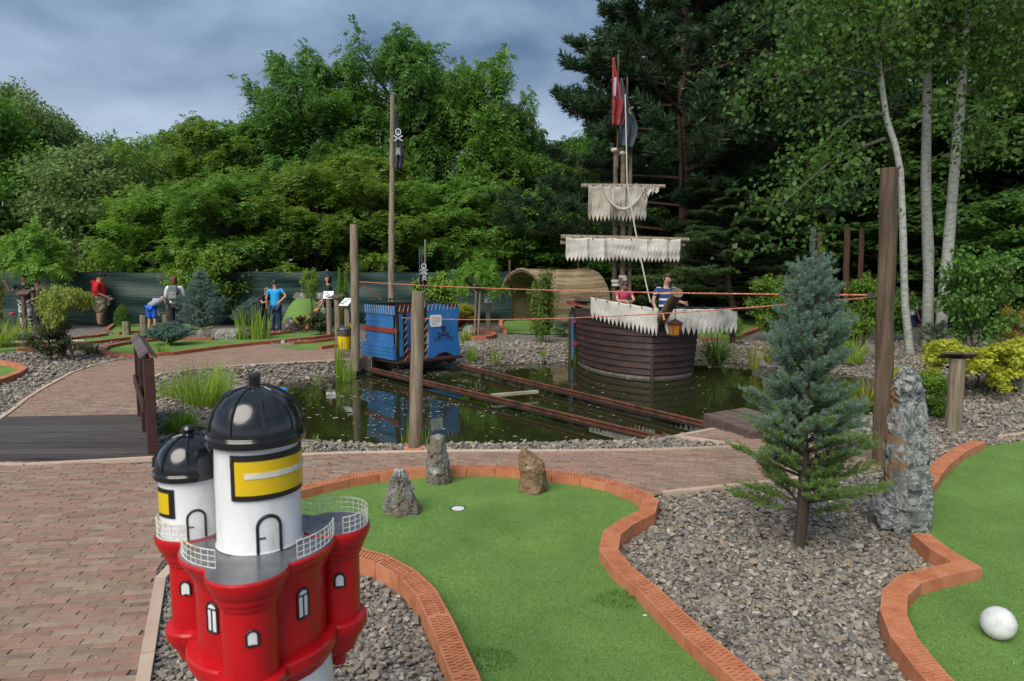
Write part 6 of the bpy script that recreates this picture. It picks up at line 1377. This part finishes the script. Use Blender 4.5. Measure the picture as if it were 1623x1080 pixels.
link('litter', mesh_np('litter', [(0, 0, 0), (.02, .005, 0), (.022, .012, .004), (.002, .009, .003)], [(0, 1, 2, 3)], flagwhite), None, None, (*G(1019, 983), .02)); tag([o for o in COL.objects if o.name == 'litter'][0], 'tiny white paper scrap on the middle green by the curb', 'litter')
tag(MB().lathe([(0, .03), (.05, .02), (.07, 0), (0, -.01)], 8).build('blue_float', plain('blue_plastic', (.01, .22, .6), .3), None, (*G(449, 617, WZ), WZ)), 'small blue float at the left water edge', 'float')

# ---- the red and white lighthouse in front
red = mat('red_enamel', [(.20, .004, .005), (.38, .003, .006), (.46, .005, .008)], .36, 16, 9, .14, 30, contrast=(.24, .5), stretch=(1, 1, .4), coat=.12, spec=.4, local=True, bdist=.004); wht = mat('white_enamel', [(.42, .41, .38), (.64, .64, .64), (.72, .73, .74)], .38, 18, 9, .14, 30, contrast=(.26, .52), stretch=(1, 1, .3), coat=.2, local=True, bdist=.004); blk = mat('black_enamel', [(.006, .007, .008), (.013, .014, .016)], .2, 3, 3, .25, 14, coat=.4, bdist=.004, local=True)
dkg = mat('dark_grey_deck', [(.03, .033, .037), (.085, .09, .10), (.15, .155, .165)], .30, 9, 9, .2, 18, contrast=(.3, .65), coat=.3, local=True, bdist=.004); outl = mat('black_outline', [(.008, .008, .008), (.014, .014, .014)], .45, 5, 2); yel = mat('yellow_panel', [(.62, .42, .006), (.72, .50, .012)], .28, 3, 3, coat=.3); wire = mat('railing_wire', [(.48, .33, .12), (.60, .57, .48), (.70, .69, .66)], .5, 26, 4, contrast=(.32, .52), local=True)
LX, LY = -.643, 1.685; DK = 1.045; LH = empty('lighthouse', (LX, LY, -.095), 0, 'red and white model lighthouse with black domes in the foreground', 'lighthouse'); LH.scale = (1, 1, 1.065)
def bez(p): return p
body = [(.185, 0), (.168, .40), (.156, .62), (.152, .76), (.158, .775)]
MB().lathe([(.20, 0), (.19, .3), (.176, .6), (.166, .752)], 64).build('lower_tower', wht, LH)
MB().lathe([(.164, .754), (.171, .758), (.174, .772), (.180, .777), (.1845, .785), (.1845, .805), (.1805, .811), (.1575, .814), (.157, .90), (.157, .975), (.161, .979), (.163, .990), (.168, .994), (.171, 1.006), (.178, 1.011), (.184, 1.021), (.190, 1.030), (.192, 1.040), (.1885, 1.0455)], 72).build('body', red, LH)
MB().lathe([(.1885, 1.0445), (0, 1.0455)], 72).build('deck', dkg, LH)
bays = [(math.radians(-79), .172, 0.0012), (math.radians(33), .195, .0030), (math.radians(162), .212, .0024)]
BR = .066
def bay_mesh(dz, drop):
    return MB().lathe([(.010, .67 - drop), (.018, .675 - drop), (.022, .70), (.045, .720), (.061, .760), (.068, .763), (.070, .772), (.076, .777), (.0795, .785), (.0795, .804), (.076, .810), (.0625, .813), (.0620, .90), (.0620, .968), (.0665, .973), (.069, .984), (.0745, .989), (.077, 1.002), (.0835, 1.008), (.088, 1.020), (.0925, 1.031), (.0935, 1.041), (.091, 1.0455 + dz)], 48)
bay_c = []
for a, d, dz in bays:
    c = (d * math.cos(a), d * math.sin(a)); bay_c.append(c); be = empty('turret', (c[0], c[1], 0)); be.parent = LH; bay_mesh(dz, .0).build('turret_wall', red, be); MB().lathe([(.091, 1.0455 + dz), (0, 1.0460 + dz)], 48).build('turret_deck', dkg, be)
# main tower, lantern room, dome
TR = .1025
MB().lathe([(TR + .004, 1.047), (TR, 1.055), (TR - .001, 1.16), (TR, 1.205), (TR - .002, 1.275), (TR - .001, 1.289)], 72).build('white_tower', wht, LH)
def dome(parent, c, z, r_, h, ribs, kz, kr):
    prof = [(r_ * .93, z - .004), (r_ * 1.06, z), (r_ * 1.085, z + h * .05), (r_ * 1.085, z + h * .13), (r_ * 1.05, z + h * .17)]; n = 14
    for i in range(n + 1): a = (i / n) * math.pi / 2; prof.append((max(.001, r_ * 1.04 * math.cos(a) ** .85), z + h * .17 + h * .83 * math.sin(a) ** 1.02))
    MB().lathe(prof, 72, c=(c[0], c[1], 0)).build('dome', blk, parent)
    mb = MB()
    for k in range(ribs):
        a = k * 2 * math.pi / ribs + .35; pts = []
        for i in range(1, n): b = (i / n) * math.pi / 2; rr = r_ * 1.04 * math.cos(b) ** .85 + .0015; pts.append((c[0] + rr * math.cos(a), c[1] + rr * math.sin(a), z + h * .17 + h * .83 * math.sin(b) ** 1.02))
        mb.tube(pts, .0035, 8)
    mb.lathe([(r_ * 1.055, z + h * .155), (r_ * 1.075, z + h * .17), (r_ * 1.06, z + h * .19)], 72, c=(c[0], c[1], 0)); mb.build('dome_ribs', blk, parent)
    MB().lathe(kz, 28, c=(c[0], c[1], z + h)).build('finial', blk, parent)
dome(LH, (0, 0), 1.290, .110, .128, 9, [(.030, -.016), (.026, -.004), (.0135, 0), (.0135, .012), (.0145, .016), (.0145, .028), (.0135, .031), (0, .032)], 1)
def curved_patch(name, c, r_, a0, a1, z0, z1, m, parent, th=.003, n=24, shape=None):
    """a plate that follows the round wall"""
    mb = MB(); V = []
    for i in range(n + 1):
        a = a0 + (a1 - a0) * i / n
        zt_ = z1 if shape is None else z0 + (z1 - z0) * shape(i / n)
        for rr, z in ((r_, z0), (r_ + th, z0), (r_ + th, zt_), (r_, zt_)): V.append((c[0] + rr * math.cos(a), c[1] + rr * math.sin(a), z))
    Fc = [(i * 4 + k, i * 4 + (k + 1) % 4, i * 4 + 4 + (k + 1) % 4, i * 4 + 4 + k) for i in range(n) for k in range(4)] + [(0, 1, 2, 3), tuple(n * 4 + k for k in (3, 2, 1, 0))]; mb.add(V, Fc); return mb.build(name, m, parent)
def facing(x, y): return math.atan2(-(LY + y), -(LX + x))
fa0 = facing(0, 0)
lw = curved_patch('lantern_window', (0, 0), TR - .002, fa0 - .62, fa0 + 1.75, 1.172, 1.276, outl, LH, .006, 40)
curved_patch('yellow_pane', (0, 0), TR + .0042, fa0 - .50, fa0 + 1.70, 1.185, 1.262, yel, lw, .002, 40); curved_patch('light_strip', (0, 0), TR + .0064, fa0 - .28, fa0 + 1.65, 1.2235, 1.236, mat('strip_grey', [(.55, .53, .45), (.68, .66, .6)], .4, 40, 2), lw, .0015, 40)
mb = MB()
for z in (1.178, 1.2695): mb.tube([((TR + .005) * math.cos(fa0 - .57), (TR + .005) * math.sin(fa0 - .57), z), ((TR + .0075) * math.cos(fa0 - .57), (TR + .0075) * math.sin(fa0 - .57), z)], .003, 10)
mb.build('screw', M['rust'], lw)
def arch_window(name, parent, c, r_, ac, half, z0, h, mullion=False, frame=.0042, fill=wht, handle=0, base=True, fr=None):
    """arched opening with a raised black outline on a round wall"""
    n = 14; P = [(-half, 0)]; P += [(-half * math.cos(math.pi * i / n), (h - half * r_ * 1.0) + half * r_ * math.sin(math.pi * i / n)) for i in range(n + 1)]; P += [(half, 0)]
    f = lambda da, dz, o_: (c[0] + (r_ + o_) * math.cos(ac + da), c[1] + (r_ + o_) * math.sin(ac + da), z0 + dz)
    w = curved_patch(name, c, r_ - .002, ac - half, ac + half, z0, z0 + h, fill, parent, .0042, 16, lambda u: ((h - half * r_) + half * r_ * math.sqrt(max(0, 1 - (2 * u - 1) ** 2))) / h)
    mb = MB(); mb.tube([f(a, z, .0015) for a, z in P] + ([] if not base else [f(0, 0, .0015), f(-half, 0, .0015)]), frame, 8)
    if mullion: mb.tube([f(0, 0, .002), f(0, h - half * r_, .002)], frame * .7, 6); mb.tube([f(-half, h - half * r_, .002), f(half, h - half * r_, .002)], frame * .7, 6)
    if handle: mb.tube([f(-half, h * .42, .003), f(-half * .35, h * .42, .003)], frame * .55, 6)
    mb.build(name + '_outline', outl, w); return w
# doors
arch_window('door', LH, (0, 0), TR, fa0 + .20, .26, 1.0475, .086, handle=1, base=False)
sc2 = bay_c[2]; ST = .077; fs = math.atan2(-(LY + sc2[1]), -(LX + sc2[0]))
stw = empty('side_tower', (0, 0, 0)); stw.parent = LH
MB().lathe([(ST + .003, 1.0475), (ST, 1.055), (ST, 1.175), (ST + .001, 1.188)], 56, c=(sc2[0], sc2[1], 0)).build('white_tower', wht, stw)
dome(stw, sc2, 1.188, .083, .098, 8, [(.022, -.010), (.013, -.003), (.010, 0), (.009, .004), (.015, .009), (.017, .015), (.012, .022), (0, .025)], 1)
w2 = curved_patch('lantern_window', sc2, ST - .002, fs - 1.35, fs - .55, 1.100, 1.170, outl, stw, .005, 20); curved_patch('yellow_pane', sc2, ST + .0032, fs - 1.25, fs - .72, 1.110, 1.160, yel, w2, .002, 16)
arch_window('door', stw, sc2, ST, fs + .10, .27, 1.049, .068, handle=1, frame=.0032, base=False)
# windows in the red walls
for (c, a, d, dz), off, z in zip([((bay_c[0]), *bays[0]), ((bay_c[1]), *bays[1]), ((bay_c[2]), *bays[2])], (.05, .12, -.42), (.898, .905, .905)):
    ff = math.atan2(-(LY + c[1]), -(LX + c[0])); arch_window('small_window', LH, c, .0625, ff + off, .20, z, .033, frame=.0032)
arch_window('arched_window', LH, (0, 0), .157, fa0 + .62, .10, .893, .068, mullion=True, frame=.0034); arch_window('arched_window', LH, (0, 0), .157, fa0 - .80, .10, .886, .068, mullion=True, frame=.0034)
# wire railings
def wire_rail(c, r_, a0, a1, z=1.048, h=.040, n=12):
    mb = MB(); P = lambda a, zz: (c[0] + (r_ + .0006 * math.sin(a * 40)) * math.cos(a), c[1] + r_ * math.sin(a), zz)
    for k in range(4): mb.tube([P(a0 + (a1 - a0) * i / 24, z + h * k / 3) for i in range(25)], .0013 if k in (0, 3) else .0009, 6)
    for i in range(n + 1): a = a0 + (a1 - a0) * i / n; mb.tube([P(a, z), P(a, z + h)], .001, 6)
    mb.build('wire_railing', wire, LH)
a_in = lambda c, r0, r1: None
wire_rail(bay_c[1], .086, R(-62), R(140), n=17); wire_rail((0, 0), .182, R(-43), R(10), n=9); wire_rail(bay_c[2], .086, R(60), R(285), n=18); wire_rail((0, 0), .182, R(-152), R(-102), n=8); wire_rail((0, 0), .182, R(60), R(138), n=9)

# ---- grit in the joints of the path, needles and bits on the turf
r = np.random.default_rng(314); gm_ = bpy.data.meshes.new('crumb'); b = bmesh.new(); bmesh.ops.create_icosphere(b, subdivisions=1, radius=.5); [setattr(v, 'co', Vector((v.co.x, v.co.y * .7, v.co.z * .4))) for v in b.verts]; b.to_mesh(gm_); b.free(); gm_.materials.append(mat('pale_crumb', [(.32, .28, .22), (.5, .46, .38)], .9, 8, 3, rnd=.5, rcols=[(.12, .10, .07), (.5, .46, .38), (.28, .22, .12)]))
n = 900; Y = r.uniform(2.6, 8, n) ** 1; X = r.uniform(-.8, .8, n) * Y; k = (sdist(X, Y, pathA) < -.05) & (sdist(X, Y, c1) > .07); X, Y = X[k], Y[k]; n = len(X)
scatter('grit', np.stack([X, Y, np.full(n, .0135)], 1), np.stack([np.zeros(n), np.zeros(n), r.uniform(0, 6, n)], 1), r.uniform(.004, .013, n), proto_collection('crumbs', [gm_]), 'pale grit lying on the brick path')
n = 500; Y = r.uniform(2.6, 6.5, n); X = r.uniform(-.6, .8, n) * Y; k = (sdist(X, Y, c1) < -.07) | (sdist(X, Y, poly2) < -.07); X, Y = X[k], Y[k]; n = len(X); lm_ = mesh_np('dry_leaf', [(-.5, 0, 0), (0, -.16, .05), (.5, 0, 0), (0, .16, .05)], [(0, 1, 2, 3)], mat('dry_leaf', [(.16, .10, .04), (.34, .26, .12)], .8, 8, 3, rnd=.6, rcols=[(.10, .06, .025), (.40, .33, .18), (.22, .26, .08)]))
scatter('fallen_leaves', np.stack([X, Y, np.full(n, .022)], 1), np.stack([r.normal(0, .2, n), r.normal(0, .2, n), r.uniform(0, 6, n)], 1), r.uniform(.006, .018, n) * (1 + (r.random(n) < .06)), proto_collection('dry_leaves', [lm_]), 'few dry needles and leaf bits on the turf')
# ================================================================== PEOPLE
def skin_obj(name, verts, edges, m, parent, sub=1, root=0):
    me = bpy.data.meshes.new(name); me.from_pydata([v[0] for v in verts], edges, []); o = link(name, me, m, parent); md = o.modifiers.new('skin', 'SKIN'); md.use_smooth_shade = True
    if not me.skin_vertices: me.skin_vertices  # layer is made with the modifier
    for i, v in enumerate(verts):
        r_ = v[1]; r_ = r_ if hasattr(r_, '__len__') else (r_, r_); s = me.skin_vertices[0].data[i]; s.radius = r_; s.use_root = (i == root)
    sb = o.modifiers.new('smooth', 'SUBSURF'); sb.levels = sb.render_levels = sub; return o
def person(label, px, fy, H, face, top, legs, hair, skinm=M['skin'], bend=0., arms=None, sleeve=.5, leg_len=1., stride=.0, Y=None, hairlen=0, shoes=None, turn=0, twist=0, wide=1., base_z=0., hood=False, cap=None, headtilt=0.):
    """face: heading in degrees, 0 looks at the camera. arms: (left elbow, left wrist, right elbow, right wrist) in body units"""
    if Y is None: x, Y = G(px, fy)
    x = A(px, fy, Y).x; o = empty('person', (x, Y, base_z), R(face), label, 'person', 'visitors'); s = H; V = lambda a, b, c: Vector((a, b, c)) * s
    hip = V(0, 0, .52); bd = bend; up = Vector((0, -math.sin(bd), math.cos(bd))); fw = Vector((0, -math.cos(bd), -math.sin(bd))); X = Vector((1, 0, 0))
    pel, wai, che, nek = hip, hip + up * .09 * s, hip + up * .21 * s, hip + up * .31 * s; hd_up = (up + Vector((0, -math.sin(headtilt), 0)) * .8).normalized(); h0, h1, h2 = nek + hd_up * .045 * s, nek + hd_up * .085 * s, nek + hd_up * .128 * s
    shL, shR = che + up * .075 * s + X * .105 * s * wide, che + up * .075 * s - X * .105 * s * wide; arms = arms or ((.15, .02, -.16), (.15, -.04, -.30), (-.15, .02, -.16), (-.15, -.04, -.30))
    B = lambda q, sh: sh + Vector((q[0], q[1], q[2])) * s
    eL, wL, eR, wR = shL + (Vector(arms[0]) - Vector((.105, 0, 0))) * s, shL + (Vector(arms[1]) - Vector((.105, 0, 0))) * s, shR + (Vector(arms[2]) + Vector((.105, 0, 0))) * s, shR + (Vector(arms[3]) + Vector((.105, 0, 0))) * s
    hL, hR = hip + X * .05 * s * wide - V(0, 0, .03), hip - X * .05 * s * wide - V(0, 0, .03); kL, kR = V(.058 * wide, -.01 - stride, .28), V(-.058 * wide, -.01 + stride * .5, .28); fL, fR = V(.06 * wide, .01 - stride * .8, .045), V(-.06 * wide, .01 + stride * 1.2, .045); tL, tR = fL + V(.01, -.085, -.025), fR + V(-.01, -.085, -.025)
    w = wide; vs = [(pel, (.060 * s * w, .044 * s * w)), (wai, (.054 * s * w, .040 * s * w)), (che, (.062 * s * w, .044 * s * w)), (nek, .03 * s), (h0, .036 * s), (h1, (.046 * s, .054 * s)), (h2, (.034 * s, .04 * s)), (shL, .027 * s), (eL, .022 * s), (wL, .017 * s), (shR, .027 * s), (eR, .022 * s), (wR, .017 * s), (hL, .042 * s * w), (kL, .037 * s * w), (fL, .023 * s), (tL, .017 * s), (hR, .042 * s * w), (kR, .037 * s * w), (fR, .023 * s), (tR, .017 * s)]
    ed = [(0, 1), (1, 2), (2, 3), (3, 4), (4, 5), (5, 6), (2, 7), (7, 8), (8, 9), (2, 10), (10, 11), (11, 12), (0, 13), (13, 14), (14, 15), (15, 16), (0, 17), (17, 18), (18, 19), (19, 20)]
    for wi, el, sg in ((9, eL, 1), (12, eR, -1)):
        wp_ = vs[wi][0]; d = (wp_ - el).normalized(); side_ = d.cross(Vector((0, 1, 0))); side_ = side_.normalized() if side_.length > .1 else X; pi = len(vs); vs.append((wp_ + d * .035 * s, (.018 * s, .012 * s))); ed.append((wi, pi))
        for k in range(4):
            off = side_ * (.013 * (k - 1.5)) * s; l = (.040, .046, .043, .034)[k] * s; b0 = len(vs); vs += [(wp_ + d * .055 * s + off, .0058 * s), (wp_ + d * .055 * s + off * 1.1 + d * l * .6 + fw * .006 * s, .0052 * s), (wp_ + d * .055 * s + off * 1.1 + d * l * .85 + fw * .016 * s, .0042 * s)]; ed += [(pi, b0), (b0, b0 + 1), (b0 + 1, b0 + 2)]
        b0 = len(vs); vs += [(wp_ + d * .02 * s + side_ * .022 * s * 1, .0065 * s), (wp_ + d * .045 * s + side_ * .032 * s, .0055 * s)]; ed += [(wi, b0), (b0, b0 + 1)]
    skin_obj('body', vs, ed, skinm, o)
    # clothing
    g = .010 * s; es = lambda a, b, t: a.lerp(b, t); tv = [(pel - up * .03 * s, (.086 * s * w + g, .068 * s * w + g)), (pel + up * .03 * s, (.084 * s * w + g, .064 * s * w + g)), (wai, (.078 * s * w + g, .058 * s * w + g)), (che, (.088 * s * w + g, .064 * s * w + g)), (nek - up * .028 * s, .042 * s), (shL, .040 * s), (shR, .040 * s)]; te = [(0, 1), (1, 2), (2, 3), (3, 4), (3, 5), (3, 6)]
    for sh, el, wr in ((5, eL, wL), (6, eR, wR)):
        b0 = len(tv); tv.append((es(tv[sh][0], el, min(1, sleeve * 2) * .95), .036 * s)); te.append((sh, b0))
        if sleeve > .5: tv.append((es(el, wr, (sleeve - .5) * 2 * .9), .028 * s)); te.append((b0, b0 + 1))
    skin_obj('shirt', tv, te, top, o)
    lv = [(pel, (.082 * s * w, .064 * s * w)), (hL, .062 * s * w), (hR, .062 * s * w)]; le = [(0, 1), (0, 2)]
    for b_, kn, ft in ((1, kL, fL), (2, kR, fR)):
        q = len(lv)
        if leg_len >= 1: lv += [(kn, .046 * s * w), (es(kn, ft, .9), .034 * s)]; le += [(b_, q), (q, q + 1)]
        else: lv += [(es(lv[b_][0], kn, .5), .06 * s * w), (es(kn, ft, leg_len), .054 * s * w)]; le += [(b_, q), (q, q + 1)]
    skin_obj('trousers', lv, le, legs, o)
    sm = shoes or M['black']
    for f_, t_2 in ((fL, tL), (fR, tR)): skin_obj('shoe', [(f_ + V(0, .022, -.012), .026 * s), (f_ + V(0, -.01, -.006), .028 * s), (t_2, .02 * s)], [(0, 1), (1, 2)], sm, o)
    # head: hair, ears, nose, eyes, mouth
    hc = h1 + hd_up * .012 * s; Mh = Matrix((X, hd_up.cross(X), hd_up)).transposed(); b = bmesh.new(); bmesh.ops.create_icosphere(b, subdivisions=3, radius=1)
    for v in list(b.verts):
        c = v.co
        if (c.y < -.35 and c.z < .45) or c.z < (-.35 - hairlen): b.verts.remove(v)
    for v in b.verts:
        c = v.co; k = 1 + .06 * mn.noise(c * 4 + Vector((px, 0, 0))); zz = c.z if c.z > -.1 else c.z * (1 + hairlen * 1.6); v.co = Mh @ Vector((c.x * .050 * s * k, c.y * .060 * s * k, zz * .062 * s * k)) + hc
    me = bpy.data.meshes.new('hair'); b.to_mesh(me); b.free(); me.polygons.foreach_set('use_smooth', [True] * len(me.polygons)); ho = link('hair', me, hair, o); sf = ho.modifiers.new('thickness', 'SOLIDIFY'); sf.thickness = .006 * s
    ff = -Mh.col[1] if False else Mh @ Vector((0, -1, 0)); P = lambda a, b_, c: hc + Mh @ (Vector((a, b_, c)) * s)
    MB().tube([P(0, -.050, .0), P(0, -.060, -.014), P(0, -.052, -.018)], [.004 * s, .008 * s, .006 * s], 6).build('nose', skinm, o)
    for sg in (-1, 1):
        MB().tube([P(.044 * sg, .0, .006), P(.050 * sg, .006, -.004), P(.045 * sg, .002, -.016)], .006 * s, 6).build('ear', skinm, o); mb = MB(); mb.lathe([(0, -.004 * s), (.005 * s, 0), (0, .004 * s)], 8, c=tuple(P(.019 * sg, -.049, .006))); mb.build('eye', M['black'], o)
    MB().tube([P(-.014, -.047, -.032), P(0, -.050, -.033), P(.014, -.047, -.032)], .003 * s, 5).build('mouth', plain('lip', (.32, .10, .08)), o)
    return o, dict(che=che, wai=wai, up=up, nek=nek, hc=hc, Mh=Mh, s=s, wL=wL, wR=wR, fw=fw, P=P)
cam_tr = mat('camouflage_cloth', [(.10, .085, .05), (.30, .26, .17), (.42, .38, .27)], .85, 9, 3, .2, contrast=(.42, .56), local=True)
leg_pat = mat('zebra_cloth', [(.02, .02, .03), (.05, .05, .06), (.6, .6, .6)], .8, 7, 2, stretch=(1, 1, 4), contrast=(.46, .52), local=True)
blackc = plain('black_cotton', (.012, .011, .013)); redc = plain('red_hoodie', (.55, .012, .02)); greyc = plain('grey_cotton', (.30, .32, .35)); bluec = plain('royal_blue_shorts', (.01, .10, .55)); whitec = plain('white_cotton', (.62, .63, .66)); cyanc = plain('bright_blue_cotton', (.01, .32, .68)); navy = plain('navy_denim', (.008, .025, .08)); pinkc = mat('pink_pattern', [(.30, .01, .06), (.5, .06, .14), (.05, .02, .06)], .8, 14, 3)
def striped():
    m = bpy.data.materials.new('striped_shirt'); m.use_nodes = True; nt = m.node_tree; p = nt.nodes['Principled BSDF']; t = nt.nodes.new('ShaderNodeTexCoord'); w = nt.nodes.new('ShaderNodeTexWave'); w.bands_direction = 'Z'; w.inputs['Scale'].default_value = 2.6; w.inputs['Phase Offset'].default_value = .8; nt.links.new(t.outputs['Object'], w.inputs['Vector'])
    r = nt.nodes.new('ShaderNodeValToRGB'); r.color_ramp.interpolation = 'CONSTANT'; e = r.color_ramp.elements; e[0].color = (.02, .045, .16, 1); e[1].position = .78; e[1].color = (.6, .62, .68, 1); nt.links.new(w.outputs[0], r.inputs[0]); nt.links.new(r.outputs[0], p.inputs['Base Color']); p.inputs['Roughness'].default_value = .85; return m
o, q = person('person in a red hoodie, black cap and camouflage knee shorts, looking down', 160, 517, 1.66, 112, redc, cam_tr, M['hair_dark'], arms=((.14, .02, -.16), (.09, -.09, -.25), (-.14, .02, -.16), (-.09, -.09, -.25)), sleeve=.68, leg_len=.25, wide=1.5, headtilt=.5); o.scale = (1, 1.35, 1)
MB().tube([q['nek'] + Vector((.05, .05, .0)), q['nek'] + Vector((0, .10, -.02)), q['nek'] + Vector((-.05, .05, .0))], [.05, .065, .05], 10).build('hood', redc, o)
cp = MB(); cp.lathe([(.075 * q['s'] * .88, 0), (.07 * q['s'] * .88, .05), (.04, .09), (0, .10)], 18); c_o = cp.build('cap', blackc, o, q['hc'] + Vector((0, 0, .035))); MB().box(q['P'](0, -.07, .035), (.11, .10, .012)).build('cap_peak', blackc, o)
o, q = person('person with auburn hair, black top and zebra patterned leggings', 43, 523, 1.62, 12, blackc, leg_pat, M['hair_red'], arms=((.17, -.08, -.10), (.12, -.20, -.09), (-.19, -.03, -.13), (-.22, -.12, .04)), sleeve=.3, wide=1.1, hairlen=.9)
person('person half hidden behind the weeping conifer, in black', 64, 523, 1.45, -20, blackc, blackc, M['hair_brown'], arms=((.16, -.06, -.13), (.18, -.2, -.18), (-.15, 0, -.16), (-.15, -.1, -.28)), sleeve=.25)
o, q = person('child in a grey top and royal blue shorts bending deeply over the green', 242, 527, 1.42, 172, greyc, bluec, M['hair_brown'], bend=1.2, arms=((.12, -.06, -.13), (.10, -.06, -.22), (-.12, -.06, -.13), (-.10, -.06, -.22)), sleeve=.85, leg_len=.08)
o, q = person('person in a white long sleeved top with a grey backpack, back turned', 280, 531, 1.60, 195, whitec, blackc, M['hair_red'], arms=((.14, -.01, -.16), (.16, -.12, -.25), (-.14, -.02, -.16), (-.15, -.10, -.27)), sleeve=.72, hairlen=.8)
bp_ = MB(); bp_.box((0, 0, 0), (.26, .14, .40), taper=.15); bpo = bp_.build('backpack', plain('grey_backpack', (.13, .15, .16)), o, q['che'] + Vector((0, .17, -.04)), bevel=.04); MB().box((0, .085, -.06), (.18, .04, .18)).build('front_pocket', plain('pale_pocket', (.25, .27, .28)), bpo, bevel=.015)
for sg in (-1, 1): MB().tube([q['che'] + Vector((.09 * sg, .10, -.12)), q['che'] + Vector((.12 * sg, .0, .16)), q['che'] + Vector((.10 * sg, -.12, .02))], .018, 6).build('shoulder_strap', blackc, o)
o, q = person('child with fair hair in a black shirt leaning forward', 416, 524, 1.35, 55, blackc, navy, M['hair_fair'], bend=.5, arms=((.12, -.08, -.12), (.10, -.2, -.12), (-.12, -.05, -.14), (-.1, -.16, -.12)), sleeve=.35, Y=18.6)
o, q = person('child in a bright blue t-shirt with one hand on the hip, back turned', 438, 525, 1.50, 190, cyanc, navy, M['hair_dark'], arms=((.15, 0, -.15), (.15, -.05, -.28), (-.19, .03, -.11), (-.10, .06, -.20)), sleeve=.32, Y=18.2)
o, q = person('person with a dark bob all in black holding a club, side on', 522, 512, 1.62, -72, blackc, blackc, M['hair_dark'], arms=((.13, -.02, -.16), (.12, -.12, -.24), (-.13, -.04, -.16), (-.13, -.10, -.28)), sleeve=.35, hairlen=.5, Y=18.8, wide=1.0)
MB().tube([q['wR'] + Vector((0, -.02, -.04)), q['wR'] + Vector((-.02, -.12, -.62))], .012, 6).build('golf_club', plain('green_club', (.02, .2, .05)), o)
o, q = person('person in a navy and white striped shirt standing on the ship', 1055, 600, 1.66, 20, striped(), navy, M['hair_brown'], arms=((.15, 0, -.15), (.12, -.16, -.16), (-.16, .0, -.15), (-.15, -.08, -.27)), sleeve=.33, Y=13.05, base_z=.0, wide=1.12, headtilt=.35)
o.location.x = A(1056, 450, 13.05).x
o.location.z = A(1056, 434, 13.05).z - q['hc'].z - .085
o, q = person('child in a pink patterned top with the head bowed on the ship', 986, 600, 1.30, 10, pinkc, navy, M['hair_brown'], bend=.25, headtilt=.9, sleeve=.3, Y=13.4, arms=((.13, -.1, -.13), (.06, -.2, -.14), (-.13, -.1, -.13), (-.06, -.2, -.14))); o.location.x = A(986, 460, 13.4).x; o.location.z = A(986, 447, 13.4).z - q['hc'].z - .06
o, q = person('child in a lime green top crouching low behind the bow', 1078, 600, .85, 30, plain('lime_top', (.22, .5, .06)), navy, M['hair_fair'], Y=12.75, sleeve=.3); o.location.x = A(1080, 470, 12.75).x; o.location.z = .0
o, q = person('person in white partly hidden behind the leftmost aspen', 1443, 520, 1.60, 100, whitec, navy, M['hair_red'], Y=21); o.location.z = A(1443, 464, 21).z - q['hc'].z - .06
